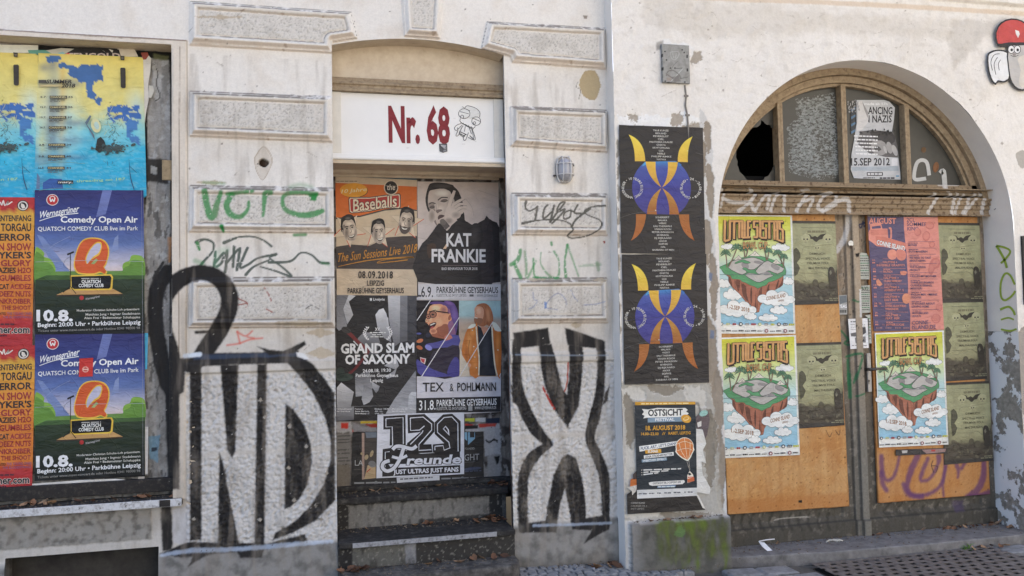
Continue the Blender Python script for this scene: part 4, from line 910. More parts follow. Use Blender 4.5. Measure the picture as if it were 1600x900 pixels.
# top: stains under the string course
RW.poly([(1000, -10), (1330, 20), (1500, 30), (1480, 60), (1300, 48), (1100, 60), (1010, 40)], rgb(182, 170, 150), .04, .06, 6, .28)
RW.poly([(1490, 30), (1600, 30), (1600, 55), (1540, 60), (1490, 110), (1480, 60)], rgb(150, 140, 124), .03, .05, 8, .33)
RW.stroke([(1000, -6), (1300, 4), (1610, 22)], 9, rgb(214, 192, 164), .006, .004, a=.7, smooth=2); RW.H += .03*sstep(3.84, 3.86, Z)
rn = random.Random(9)
for i in range(46):
    px, py = rn.uniform(970, 1590), rn.uniform(10, 190); a_ = rn.uniform(-.5, .9); l_ = rn.uniform(4, 16)
    RW.stroke([(px, py), (px+l_*math.cos(a_), py+l_*math.sin(a_)), (px+l_*1.7*math.cos(a_+rn.uniform(-.7, .7)), py+l_*1.7*math.sin(a_+rn.uniform(-.7, .7)))], rn.uniform(.4, .9), rgb(158, 146, 130), .001, .004, 60, .5, smooth=2)
for i in range(60):
    px, py = rn.uniform(970, 1600), rn.uniform(0, 230); q = rn.uniform(.6, 2.2)
    RW.poly([(px-q, py), (px, py-q), (px+q, py), (px, py+q)], rgb(150, 138, 124), .001, .006, 40, .7, seed=i)
# plinth with moss
ZP = .308
pm = (1-sstep(ZP-.004, ZP+.004, Z+.02*(n2-.5)))*sstep(1.978, 1.984, X+.01*(n3-.5)); RW.H += pm*.042
RW.tint(ALL, pm*.96, rgb(104, 102, 96)); RW.tint(ALL, pm*sstep(.35, .75, fbm(X, Z, 11, 5, 141))*.7, rgb(78, 78, 72))
ms = fbm(X*1.6, Z*.6, 13, 5, 151)*.6+fbm(X, Z, 5, 3, 161)*.5; mx = sstep(2.12, 2.2, X)*(1-sstep(2.62, 2.66, X))
RW.tint(ALL, pm*mx*sstep(.22, .62, ms)*sstep(.02, .12, Z)*.8, rgb(86, 90, 52)); RW.tint(ALL, pm*mx*sstep(.52, .85, ms+.1*sstep(.2, .3, Z))*.85, rgb(100, 116, 48))
RW.poly([(1055, 818), (1066, 820), (1062, 836), (1050, 834)], rgb(104, 136, 78), .006, .03, 24, .7)
RW.tint(ALL, pm*(1-sstep(1.98, 2.08, X))*.6, rgb(150, 148, 146)); rim = np.exp(-((Z-ZP-.004)/.012)**2)*(X > 1.98); RW.tint(ALL, rim*.7*sstep(.4, .55, n2), rgb(176, 172, 168))
arcf = lambda x, z: np.where(z > ZC, np.hypot(x-XC, z-ZC)-RA, np.abs(x-XC)-RA)
RW.cut(arcf)
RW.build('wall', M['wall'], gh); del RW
MB().add([(1.9555, YR+.004, -.05), (1.9555, .004, -.05), (1.9555, .004, 3.95), (1.9555, YR+.004, 3.95)], [(3, 2, 1, 0)]).build('wall_return', m_plain('thick_white_limewash', rgb(228, 224, 217), .85, .05, 9, .6, 35), gh)
MB().box(1.955, 9, YR+.002, .3, 3.955, 8).box(5.74, 9, YR+.002, .3, -.2, 3.955).box(1.96, 9, .31, 10, 7.8, 8).build('upper_wall_sun_block', m_ren, gh)  # last box is an unseen roof slab added to keep the sun off

# gateway reveal: limewashed curve, peeled foot
m_lime = m_plain('limewash', rgb(238, 230, 219), .9, .07, 5, .5, 60)
m_peel, t_, b_ = nt('peeled_limewash', .92); tc_ = t_.nodes.new('ShaderNodeTexCoord')
n_ = noise_n(t_, tc_.outputs['Object'], 5.5, 7, .62); n2_ = noise_n(t_, tc_.outputs['Object'], 22, 6, .7)
r1 = ramp_n(t_, n2_.outputs['Fac'], [(.3, rgb(120, 114, 104)), (.6, rgb(168, 160, 148)), (.8, rgb(182, 174, 162))]); r2 = ramp_n(t_, n_.outputs['Fac'], [(.485, (0, 0, 0)), (.5, (1, 1, 1))])
t_.links.new(mix_n(t_, r2.outputs[0], r1.outputs[0], rgb(234, 233, 230)), b_.inputs['Base Color']); bump_n(t_, b_, r2.outputs[0], .7, .01)
def reveal(name, prof, mat):
    n = len(prof); mb = MB(); v = []
    for k in range(6): y = YR+.001+(YG+.05-YR)*k/5; v += [(x, y, z) for x, z in prof]
    mb.add(v, [(k*n+i, k*n+i+1, (k+1)*n+i+1, (k+1)*n+i) for k in range(5) for i in range(n-1)]); return mb.build(name, mat, gh, smooth=True)
top = [(XC+RA*math.cos(a), ZC+RA*math.sin(a)) for a in np.linspace(0, math.pi, 72)]
ZJ = QZ(1560, 518, 0)
reveal('arch_soffit', [(XC+RA, ZJ)]+top+[(XC-RA, ZJ)], m_lime)
reveal('jamb', [(XC+RA, -.06), (XC+RA, ZJ-.001)], m_peel); reveal('jamb', [(XC-RA, ZJ-.001), (XC-RA, -.06)], m_peel)
# yellow-green letters on the right jamb
def QJ(px, py, x):
    d = FW + RT*((px-800)/F) - UP*((py-450)/F); k = x/d.x; return (x, d.y*k-DIST, d.z*k+CAMH)
gj = MB()
def jst(pts, w_):
    P = smooth_path(pts, 6); v = []
    for i, p_ in enumerate(P):
        a = P[max(i-1, 0)]; b = P[min(i+1, len(P)-1)]; dx, dy = b[0]-a[0], b[1]-a[1]; l = math.hypot(dx, dy) or 1
        for s_ in (-1, 1): v.append(QJ(1480+(p_[0]-s_*dy/l*w_/2)/3.458, 300+(p_[1]+s_*dx/l*w_/2)/3.458, XC+RA-.003))
    gj.add(v, [(2*i, 2*i+1, 2*i+3, 2*i+2) for i in range(len(P)-1)])
jst([(265, 290), (290, 330), (310, 370), (322, 410)], 13); jst([(265, 290), (310, 300), (340, 320), (320, 355), (290, 385)], 11)
jst([(365, 500), (340, 450), (312, 442), (290, 490), (290, 560), (310, 585), (345, 565), (368, 535)], 11); jst([(285, 635), (330, 620), (355, 640), (366, 665)], 12); jst([(290, 690), (330, 680), (360, 690)], 9); jst([(290, 742), (340, 750), (375, 740)], 10)
tag(gj.build('graffiti', m_plain('yellow_green_spray', rgb(160, 182, 72), .8, .2, 60, .2), gh), 'yellow green sprayed letters on the jamb')

# ------------------------------------------------------------------ fanlight
fl = empty('fanlight', (XC, YG, 2.5), 'arched four pane fanlight in tan painted wood, left pane smashed', 'window')
def ring(r0, r1, y0, y1, zb, mat, name, n=64, par=None):
    P = []
    a0 = math.asin(max(0, (zb-ZC))/r1); a1 = math.asin(max(0, (zb-ZC))/r0)
    P = [(XC+r1*math.cos(a), ZC+r1*math.sin(a)) for a in np.linspace(a0, math.pi-a0, n)]+[(XC+r0*math.cos(a), ZC+r0*math.sin(a)) for a in np.linspace(math.pi-a1, a1, n)]
    return MB().prism(P, y0, y1).build(name, mat, par or fl, bevel=.003)
ZF = QZ(1320, 288, .12)                                  # top of bottom rail
ring(1.135, RA+.004, .055, .16, ZF-.10, M['tan_paint'], 'frame'); ring(1.085, 1.134, .085, .16, ZF-.10, M['tan_paint'], 'frame'); ring(1.062, 1.0845, .105, .16, ZF-.05, M['tan_paint'], 'bead')
mulx = [(QX(1219, 230, .1), .044), (QX(1319, 230, .1), .046), (QX(1417, 230, .1), .044)]
for mx_, w_ in mulx:
    zt_ = ZC+math.sqrt(1.07**2-(mx_-XC)**2)
    MB().box(mx_-w_/2, mx_-.002, .082, .16, ZF+.001, zt_).box(mx_+.002, mx_+w_/2, .088, .16, ZF+.001, zt_).box(mx_-.003, mx_+.003, .10, .16, ZF+.001, zt_).build('mullion', M['tan_paint'], fl, bevel=.003)
xr = 1.07*math.cos(math.asin((ZF-ZC)/1.07)); edges = [XC-xr]+[m[0] for m in mulx]+[XC+xr]
hole = [(190, 540), (195, 480), (225, 440), (260, 405), (305, 395), (315, 368), (330, 385), (360, 395), (378, 430), (382, 520), (378, 590), (355, 630), (325, 660), (290, 670), (250, 668), (215, 630), (195, 590)]
hole = [(lambda q: (q.x, q.z))(Q(1090+a/3.137, 70+b/3.137, .14)) for a, b in ragged(hole, 7, 3, 4)]
for i in range(4):
    xa, xb = edges[i], edges[i+1]; m = 14
    P = [(xa, ZF)]+[(xb, ZF)]+[(x, ZC+math.sqrt(max(0, 1.075**2-(x-XC)**2))) for x in np.linspace(xb, xa, m)]
    if i == 0:
        outer = [Vector((x, z, 0)) for x, z in P]; hl_ = [Vector((x, z, 0)) for x, z in hole]
        tr = tessellate_polygon([outer, hl_]); vv_ = [(v.x, .142, v.y) for v in outer+hl_]+[(v.x, .146, v.y) for v in outer+hl_]; k = len(outer+hl_)
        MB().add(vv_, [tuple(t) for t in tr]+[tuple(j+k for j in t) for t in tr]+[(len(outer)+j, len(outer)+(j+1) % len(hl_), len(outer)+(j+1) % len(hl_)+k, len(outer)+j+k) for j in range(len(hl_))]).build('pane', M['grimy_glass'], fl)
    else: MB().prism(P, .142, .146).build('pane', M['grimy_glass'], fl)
# dark rooms behind
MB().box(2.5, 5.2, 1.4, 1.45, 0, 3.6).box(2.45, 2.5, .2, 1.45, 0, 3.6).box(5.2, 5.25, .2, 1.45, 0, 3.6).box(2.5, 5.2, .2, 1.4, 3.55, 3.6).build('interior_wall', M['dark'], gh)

# moulded transom with white tags
TR = Relief(XC-RA-.02, XC+RA+.02, QZ(1320, 336, .1), ZF+.006, .13, .004)
X, Z = TR.X, TR.Z; tt = (Z-Z.min())/(Z.max()-Z.min())
# heights measured down from the fanlight rail
H = np.interp(tt, [0, .05, .06, .20, .21, .33, .34, .47, .49, .56, .57, .63, .64, .73, .75, .83, .86, 1], [.06, .06, .05, .05, .065, .065, .082, .082, .10, .10, .0, .0, .07, .07, .055, .055, .045, .045])
TR.H[:] = H; a1 = fbm(X*.4, Z*2, 25, 4, 3); a2 = fbm(X, Z, 30, 4, 4)
TR.C[:] = rgb(150, 131, 106); TR.tint(ALL, sstep(.5, .7, a1)*.6, rgb(142, 120, 94)); TR.tint(ALL, ((tt > .56) & (tt < .65)).astype(float), rgb(40, 32, 26)); TR.tint(ALL, sstep(.63, .68, a2)*.8, rgb(88, 68, 50)); TR.tint(ALL, (tt > .65)*(tt < .75)*sstep(.35, .6, a1)*.6, rgb(120, 112, 100))
WT = rgb(214, 212, 210)
TR.zoom(1090, 70, 3.137)
wt_ = dict(soft=.004, rag=.002, rsc=40, chip=.24, a=.72, reg=1)
for p_, w_ in (([(95, 760), (150, 780), (230, 778)], 16), ([(95, 712), (95, 800)], 14), ([(235, 715), (245, 750), (210, 800), (180, 820)], 20), ([(235, 780), (262, 820)], 20), ([(270, 808), (290, 760), (315, 745), (322, 808)], 18), ([(340, 820), (350, 750), (385, 745), (405, 820)], 18), ([(480, 720), (520, 716)], 14), ([(495, 740), (465, 820)], 22), ([(470, 790), (530, 760), (520, 820)], 18), ([(640, 760), (625, 735), (580, 750), (565, 800), (600, 815), (650, 790)], 20), ([(590, 820), (650, 775), (700, 770), (722, 820)], 24),
               ([(1130, 735), (1120, 780), (1105, 830)], 22), ([(1195, 700), (1210, 760), (1222, 830)], 22), ([(1240, 735), (1238, 830)], 18), ([(1270, 745), (1285, 790), (1275, 830)], 20), ([(1325, 740), (1300, 800), (1285, 830)], 20), ([(1350, 740), (1368, 830)], 24), ([(1160, 690), (1255, 690)], 16), ([(1180, 690), (1195, 715)], 18)): TR.stroke(p_, w_, WT, **wt_)
TR.build('transom', M['boarding'], fl, reg=0); o = TR.build('graffiti', M['boarding'], fl, reg=1); tag(o, 'white painted tag letters on the transom'); del TR
MB().box(XC-RA-.01, XC+RA+.01, .0, .13, QZ(1320, 336, .1)+.185, QZ(1320, 336, .1)+.19).build('drip_board', M['tan_paint'], fl)

# ------------------------------------------------------------------ gateway doors
gd = empty('double_door', (XC, YG, .02), 'two leaf weathered brown gateway door patched with wooden boards', 'door')
ZL = QZ(1320, 333, YG)
DL = Relief(XC-RA, XC+RA, .022, ZL, YG, .006)
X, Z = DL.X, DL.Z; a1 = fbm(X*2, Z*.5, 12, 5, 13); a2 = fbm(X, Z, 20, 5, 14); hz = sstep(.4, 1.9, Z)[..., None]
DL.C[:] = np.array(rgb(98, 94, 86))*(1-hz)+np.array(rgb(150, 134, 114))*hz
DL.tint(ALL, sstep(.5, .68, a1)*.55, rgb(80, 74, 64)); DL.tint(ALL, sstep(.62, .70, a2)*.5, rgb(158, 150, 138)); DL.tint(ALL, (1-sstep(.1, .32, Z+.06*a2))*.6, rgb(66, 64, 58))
xg = lambda y_: QX(1325+(y_-340)*.051, y_, YG)
XG = QX(1338, 600, YG)
for x0, x1, h_ in ((XG-.055, XG+.055, .022), (XG-.012, XG+.05, .035)):
    mk = sstep(x0-.004, x0+.004, X)*(1-sstep(x1-.004, x1+.004, X)); DL.H += mk*h_*.6; DL.tint(ALL, mk*.35*hz[..., 0], rgb(190, 172, 148)); DL.tint(ALL, mk*.4*(1-hz[..., 0]), rgb(140, 136, 126))
for xe in (XG-.056, XG+.056, XG-.013, XG+.051): DL.tint(ALL, np.exp(-((X-xe)/.004)**2)*.8, rgb(40, 36, 32))
lowp = (1-sstep(.125, .135, Z)); DL.H += lowp*.016; DL.tint(ALL, np.exp(-((Z-.13)/.006)**2)*.7, rgb(44, 42, 38))
for x0, x1 in ((XC-RA+.1, XG-.14), (XG+.14, XC+RA-.12)):
    pn = sstep(x0, x0+.015, X)*(1-sstep(x1-.015, x1, X))*sstep(.15, .165, Z); DL.H -= pn*.014
DL.zoom(1110, 720, 3.265)
for i in range(11): x_ = 120+i*48; DL.stroke([(x_+10, 270), (x_-8, 320), (x_+4, 350)], 16, rgb(48, 46, 42), .008, .004, a=.55)
for i in range(5): x_ = 900+i*62; DL.stroke([(x_+24, 215), (x_-10, 265), (x_+30, 268)], 14, rgb(52, 50, 46), .008, .004, a=.55)
DL.stroke([(330, 305), (390, 294), (510, 288)], 6, rgb(170, 166, 158), .002, .003, chip=.3); DL.poly([(1240, 205), (1300, 200), (1290, 255), (1245, 260)], rgb(80, 66, 100), .012, .01, a=.6)
DL.zoom(1300, 330, 3.1)
GN = rgb(46, 110, 72)
for p_, w_ in (([(95, 430), (115, 440), (160, 425)], 10), ([(70, 705), (110, 690), (135, 695), (125, 740), (100, 830)], 14), ([(75, 720), (80, 840)], 16), ([(80, 790), (85, 900)], 20), ([(45, 580), (75, 620), (60, 640), (90, 650)], 12), ([(110, 895), (150, 880)], 10)): DL.stroke(p_, w_, GN, .004, .002, 40, .85, .15)
DL.stroke([(72, 20), (68, 90), (50, 150), (22, 190)], [26, 26, 30, 34], rgb(200, 198, 196), .008, .004, 30, .8, .15)
BL = rgb(44, 52, 84)
for p_ in ([(125, 60), (140, 82), (150, 50), (158, 75), (168, 45)], [(120, 70), (170, 52)]): DL.stroke(p_, 8, BL, .002, .001, a=.9)
DL.poly([(98, 208), (118, 204), (116, 222), (104, 226)], rgb(36, 32, 30), .003, .006); DL.poly([(118, 380), (132, 378), (130, 515), (120, 515)], rgb(206, 204, 200), .002, .006, 20)
for i in range(36):
    x_, y_ = random.uniform(75, 200), random.uniform(90, 900); DL.poly([(x_-3, y_), (x_, y_-7), (x_+3, y_), (x_, y_+7)], rgb(44, 40, 36), .001, .004, 40, .8, seed=i)
DL.stroke([(55, 300), (60, 345), (52, 380)], 3, rgb(50, 46, 42), .001)
DL.reg[:] = np.where((X[:-1, :-1] > XG+.05), 2, 1)
DL.build('door_leaf', M['boarding'], gd, reg=1); DL.build('door_leaf', M['boarding'], gd, reg=2); del DL
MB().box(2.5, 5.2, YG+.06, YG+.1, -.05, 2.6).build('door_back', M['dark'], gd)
hp = MB(); c0 = Q(1354, 552, YG-.03); c1 = Q(1362, 612, YG-.03)
hd = MB().box(c0.x, c1.x, YG-.034, YG-.024, c1.z, c0.z); hd.build('handle_plate', m_plain('worn_steel_plate', rgb(168, 164, 158), .5, .2, 40, .2, 80, .3), gd, bevel=.002)
l0 = Q(1357, 577, YG-.05)
MB().tube([(l0.x, YG-.03, l0.z), (l0.x, YG-.085, l0.z)], .011, 12).tube([(l0.x, YG-.08, l0.z), (l0.x+.05, YG-.086, l0.z+.004), (l0.x+.125, YG-.082, l0.z+.002)], [.011, .009, .008], 10).build('handle', M['iron'], gd, smooth=True)
k0 = Q(1357.5, 595, YG-.034); MB().tube([(k0.x, YG-.0345, k0.z), (k0.x, YG-.037, k0.z)], .008, 12).box(k0.x-.003, k0.x+.003, YG-.036, YG-.0345, k0.z-.022, k0.z-.006).build('keyhole', M['iron'], gd)

# ------------------------------------------------------------------ boards nailed over the leaves
m_osb = m_attr('stained_plywood', .62, 70, .10, .15, 140, .0015, .3)
def board(pts, label, y, deco=None):
    W_ = np.array([(Q(a, b, y).x, Q(a, b, y).z) for a, b in pts]); x0, x1 = W_[:, 0].min(), W_[:, 0].max(); z0, z1 = W_[:, 1].min(), W_[:, 1].max()
    b = Relief(x0, x1, z0, z1, y, .0045); X, Z = b.X, b.Z
    a1 = fbm(X, Z, 5, 4, 17); b.C[:] = rgb(196, 152, 100); b.tint(ALL, sstep(.4, .7, a1)*.6, rgb(184, 124, 62))
    for k in range(5):                                   # wood strands lying every way
        an = k*.63+.2; u_ = X*math.cos(an)+Z*math.sin(an); v_ = -X*math.sin(an)+Z*math.cos(an); s_ = vnoise(u_*14+k*31, v_*85, 200+k)
        b.tint(ALL, sstep(.62, .80, s_)*.28, (rgb(226, 182, 118), rgb(150, 98, 48), rgb(214, 164, 96), rgb(168, 112, 58), rgb(196, 140, 80))[k])
    b.tint(ALL, sstep(.5, .85, fbm(X*26, Z*1.6, 1., 4, 23))*.35, rgb(170, 120, 70)); b.tint(ALL, sstep(.55, .9, fbm(X*9, Z*.8, 1., 4, 24))*.3, rgb(222, 180, 124))
    b.tint(ALL, sstep(.83, .86, vnoise(X*60, Z*60, 222))*.7, rgb(110, 66, 34)); b.tint(ALL, sstep(.55, .75, fbm(X*2, Z*.4, 6, 4, 19))*.3, rgb(160, 100, 50))
    b.tint(ALL, np.exp(-((X-x0)/.008)**2)*.5+np.exp(-((X-x1)/.008)**2)*.5+np.exp(-((Z-z0)/.008)**2)*.4, rgb(120, 74, 38))
    for q in range(26):
        t_ = q/26*4; e_ = int(t_); f_ = t_-e_; a_, c_ = W_[e_], W_[(e_+1) % 4]; m_ = W_.mean(0); px_ = (a_*(1-f_)+c_*f_)*.965+m_*.035
        w_ = b.win(px_[None, :], .03); b.tint(w_, 1-sstep(.003, .008, np.hypot(b.X[w_]-px_[0], b.Z[w_]-px_[1])), rgb(70, 52, 40))
    if deco: deco(b)
    c = np.array(W_); n = len(c)
    def f(x, z):
        m = np.full(np.shape(x), 1e9)
        for i in range(n):
            a, e = c[i], c[(i+1) % n]; ln = np.hypot(*(e-a)); m = np.minimum(m, ((e[0]-a[0])*(z-a[1])-(e[1]-a[1])*(x-a[0]))/ln*sgn)
        return m
    A = sum(c[i][0]*c[(i+1) % n][1]-c[(i+1) % n][0]*c[i][1] for i in range(n)); sgn = 1 if A > 0 else -1
    b.cut(f)
    o = b.build('wooden_board', m_osb, None, origin=(float(W_[:, 0].mean()), y+.018, float(z0)), back=.018)
    tag(o, label, 'board', 'boards nailed on the gateway doors')
def decoL(b):
    b.zoom(1100, 500, 2.727)
    b.poly([(95, 765), (615, 735), (616, 795), (100, 830)], rgb(176, 112, 56), .02, .02, a=.5); b.poly([(402, 768), (418, 768), (418, 778), (402, 778)], rgb(24, 20, 18), .001); b.stroke([(520, 470), (535, 498), (545, 480)], 3, rgb(70, 50, 40), .001); b.stroke([(560, 470), (575, 490), (580, 470)], 3, rgb(70, 50, 40), .001)
def decoR(b):
    b.tint(ALL, .35, rgb(176, 108, 52)); PU = rgb(98, 58, 104); b.zoom(1110, 720, 3.265)
    for p_, w_ in (([(872, -20), (878, 60), (900, 100), (935, 80), (955, 20), (965, -30)], [34, 30, 22, 24, 20, 16]), ([(870, 60), (880, 120), (900, 150)], 30), ([(1060, -30), (1020, 60), (1005, 140), (1040, 175), (1110, 170), (1170, 130), (1195, 60), (1200, -20)], [40, 44, 30, 26, 24, 24, 28, 30]), ([(985, 120), (1010, 170), (1080, 185)], 30), ([(1110, -10), (1080, 60), (1075, 100), (1120, 90), (1160, 20), (1165, -20)], [26, 30, 22, 20, 26, 40]), ([(1190, 180), (1186, 110), (1200, 30)], [14, 16, 12]), ([(1250, 0), (1265, 50), (1262, 85)], [34, 24, 14]), ([(1280, 40), (1310, -10)], 24), ([(1310, 185), (1360, 150), (1390, 90), (1395, 10), (1390, -30)], [34, 46, 46, 36, 26]), ([(1420, 160), (1380, 175), (1330, 185)], 30)): b.stroke(p_, w_, PU, .014, .006, 30, .8, .08)
    b.stroke([(1135, 0), (1128, 25), (1140, 60)], 5, rgb(40, 30, 40), .002); b.stroke([(1128, 25), (1160, 30), (1150, 60)], 4, rgb(40, 30, 40), .002)
board([(1116, 335), (1304, 335), (1327, 791), (1138, 804)], 'tall plain orange wooden board patching the left door leaf', YG-.026, decoL)
board([(1354, 336), (1527, 339), (1547, 772), (1373, 786)], 'wooden board with purple spray letters on the right door leaf', YG-.026, decoR)

# ------------------------------------------------------------------ doorstep, drain cover
ds = MB(); pf = [(2.69, -.062), (2.75, -.085), (3.4, -.165), (4.2, -.20), (5.2, -.20), (5.9, -.20), (5.9, -.128), (XC+RA-.002, -.128), (XC+RA-.002, .15), (XC-RA+.002, .15), (XC-RA+.002, -.062)]
n = len(pf); ds.add([(x, y, -.07) for x, y in pf]+[(x, y, .02) for x, y in pf], [tuple(range(n))[::-1], tuple(range(n, 2*n))]+[(i, (i+1) % n, (i+1) % n+n, i+n) for i in range(n)])
o = ds.build('doorstep', m_plain('worn_grey_granite', rgb(120, 118, 116), .75, scale=14, stops=[(.25, rgb(84, 82, 80)), (.5, rgb(120, 118, 117)), (.8, rgb(146, 144, 142))], bump=.4), None, origin=(3.84, 0, -.04), bevel=.014, seg=3); tag(o, 'long worn grey stone doorstep before the double door', 'doorstep')
# perforated iron plate: bars around real slots
gx0, gx1, gy0, gy1 = 3.22, 4.62, -1.10, -.222
gr = MB(); zg = -.033; nu, nv = 17, 12
du, dv = (gx1-gx0)/nu, (gy1-gy0)/nv
for j in range(nv+1): yb_ = gy0+j*dv; gr.box(gx0, gx1, yb_-.017, yb_+.017, zg-.005, zg)
for j in range(nv):
    off = 0 if j % 2 else .5
    for i in range(nu+1):
        xa = gx0+(i+off)*du-.021; xb = xa+.042; xa, xb = max(xa, gx0), min(xb, gx1)
        if xb-xa > .004: gr.box(xa, xb, gy0+j*dv+.0171, gy0+(j+1)*dv-.0171, zg-.005, zg-.0008)
o = gr.build('drain_cover', m_plain('rusty_cast_iron', rgb(120, 114, 108), .7, scale=20, stops=[(.3, rgb(88, 80, 74)), (.55, rgb(120, 114, 110)), (.8, rgb(142, 137, 132))], bump=.4, metal=.2), None, origin=(3.9, -.67, zg-.005)); tag(o, 'slotted iron drain cover set in the pavement slabs', 'drain cover')
MB().box(gx0, gx1, gy0, gy1, -.062, -.06).build('pavement', M['dark'])['kind'] = 'structure'  # black sheet below the slots, painted-in shade of a deeper pit
# junction box and cable
b0, b1 = Q(1032, 70, YR), Q(1076, 132, YR); jb = empty('junction_box', ((b0.x+b1.x)/2, YR, b1.z), 'flat grey metal junction box with scratched lid on the stained wall', 'junction box')
JB = Relief(b0.x, b1.x, b1.z, b0.z, YR-.022, .003); JB.C[:] = rgb(150, 149, 144); JB.tint(ALL, sstep(.5, .7, fbm(JB.X, JB.Z, 25, 4, 3))*.5, rgb(126, 124, 118)); JB.zoom(1020, 60, 6.425)
for x_, y_ in ((122, 132), (315, 142), (138, 216), (178, 298), (125, 430), (322, 438), (222, 298), (295, 115)): JB.poly([(x_-9, y_), (x_, y_-9), (x_+9, y_), (x_, y_+9)], rgb(44, 42, 40), .001, smooth=3)
for x_, y_ in ((95, 170), (345, 180), (100, 305), (348, 316)): JB.poly([(x_-8, y_-16), (x_+8, y_-16), (x_+8, y_+16), (x_-8, y_+16)], rgb(40, 38, 36), .001)
for p_, w_, c_ in (([(175, 140), (185, 190), (215, 215), (250, 190), (262, 140), (215, 132), (175, 140)], 6, (178, 178, 174)), ([(200, 150), (208, 195)], 6, (178, 178, 174)), ([(236, 150), (228, 195)], 6, (178, 178, 174)), ([(250, 228), (205, 275), (180, 330)], 4, (90, 88, 84)), ([(220, 302), (295, 298)], 6, (70, 68, 66)), ([(180, 435), (240, 370), (300, 305)], 7, (190, 190, 186)), ([(135, 375), (150, 335), (200, 320), (260, 360), (280, 400)], 10, (110, 106, 102)), ([(140, 360), (170, 380), (200, 400)], 12, (120, 110, 104)), ([(275, 405), (350, 388)], 8, (104, 102, 98)), ([(150, 440), (190, 438)], 8, (66, 62, 60))): JB.stroke(p_, w_, rgb(c_), .0015)
JB.poly([(190, 390), (260, 370), (280, 430), (215, 440)], rgb(104, 98, 94), .006, .004, a=.7); JB.poly([(140, 395), (185, 395), (180, 425), (145, 425)], rgb(150, 120, 100), .006, a=.4)
JB.build('lid', M['metal'], jb, back=.02); del JB
cb = [Q(a, b, YR-.008) for a, b in ((1070, 133), (1072, 150), (1071, 165), (1074, 180), (1075, 194))]; cb.append(cb[-1]+Vector((.002, .004, -.1)))
c_ = MB().tube(cb, .006, 7)
for q in (cb[1], cb[3]): c_.box(q.x-.014, q.x+.014, q.y-.008, q.y+.006, q.z-.006, q.z+.006)
c_.build('cable', m_plain('grey_cable', rgb(130, 124, 116), .6), jb, smooth=False)
# thin loose wire at the arch
w0, w1 = Q(1553, 328, .02), Q(1604, 284, YR-.01); wr = MB().tube([w0, w0.lerp(w1, .5)+Vector((0, 0, -.012)), w1], .0022, 6).build('wire', M['iron'], None, origin=w0); tag(wr, 'thin loose grey wire running up from the transom end', 'wire')
# edge of a notice frame beside the gateway
nf = empty('notice_board', (5.3, YR, 1.66), 'dark framed notice board at the edge beside the gateway', 'notice board'); f0, f1 = Q(1594, 369, YR), Q(1700, 470, YR)
MB().box(f0.x, f0.x+.6, YR-.018, YR-.002, f1.z-.02, f1.z).box(f0.x, f0.x+.6, YR-.018, YR-.002, f0.z-.015, f0.z).box(f0.x, f0.x+.018, YR-.018, YR-.002, f1.z+.0005, f0.z-.0155).build('frame', m_plain('black_frame', rgb(50, 48, 46), .5), nf)
MB().box(f0.x+.018, f0.x+.6, YR-.012, YR-.002, f1.z+.0005, f0.z-.0155).build('panel', m_plain('olive_notice', rgb(140, 136, 96), .6), nf)
# ================================================================== POSTERS AND PASTED PAPER
KV = (.85, .87, .95)
def c(r, g=None, b=None):
    if g is None: r, g, b = r
    m = (r+g+b)/3; return tuple(min(.86, l1(v*.89+m*.11)/k) for v, k in zip((r, g, b), KV))         # faded inks
def cr_(stops):
    ts = [t for t, q in stops]; cs = np.array([c(*q) for t, q in stops])
    return lambda t: tuple(float(np.interp(t, ts, cs[:, i])) for i in range(3))
def copy_to(o, fr, to, y, label, dy=0.):
    """same print pasted again: moved so that pixel fr of the first lands on pixel to"""
    n = o.copy(); COL.objects.link(n); a, b = Q(*fr, y), Q(*to, y); n.location = o.location+(b-a)+Vector((0, dy, 0)); n['label'] = label; n.rotation_euler.y += R(random.uniform(-.4, .4)); return n
WH = (226, 226, 226); INK = (36, 34, 34)

# ---------------------------------------------------------------- shop window
KV = (.82, .85, .95); YL = .106
GL = 'posters pasted on the boarded shop window'
# remnants sticking out above
p = Print(YL+.012); p.zoom(0, 60, 6.667)
p.poly([(-40, 65), (200, 68), (395, 70), (395, 125), (300, 150), (-40, 150)], c(226, 222, 216)); p.poly([(290, 122), (400, 120), (620, 128), (700, 190), (420, 190), (300, 150)], c(96, 160, 150)); p.poly([(480, 125), (640, 100), (800, 110), (700, 190), (600, 190)], c(190, 190, 184)); p.poly([(610, 150), (660, 140), (700, 190), (600, 190)], c(130, 190, 210))
p.poly([(660, 170), (800, 95), (1000, 95), (1220, 110), (1260, 180), (1255, 200), (660, 200)], c(38, 36, 35)); p.text('TENGOLD', 690, 1250, 215, 60, c(196, 180, 178), .03); p.poly([(680, 160), (720, 150), (740, 185), (690, 190)], c(220, 80, 80)); p.poly([(1060, 120), (1100, 145), (1080, 130)], c(220, 218, 214)); p.poly([(1130, 110), (1180, 125), (1170, 150)], c(220, 218, 214))
p.poly([(1030, 60), (1120, 45), (1380, 45), (1390, 90), (1200, 95), (1050, 90)], c(170, 184, 192)); p.poly([(1200, 95), (1390, 85), (1440, 190), (1260, 190), (1240, 120)], c(206, 198, 184))
p.poly([(655, 35), (720, 35), (720, 62), (690, 75), (660, 60)], c(200, 196, 190))
p.build('paper_remnant', 'torn strips of older posters, black one lettered, above the yellow posters', 'torn paper')
p = Print(YL+.010); p.zoom(215, 60, 4.5)
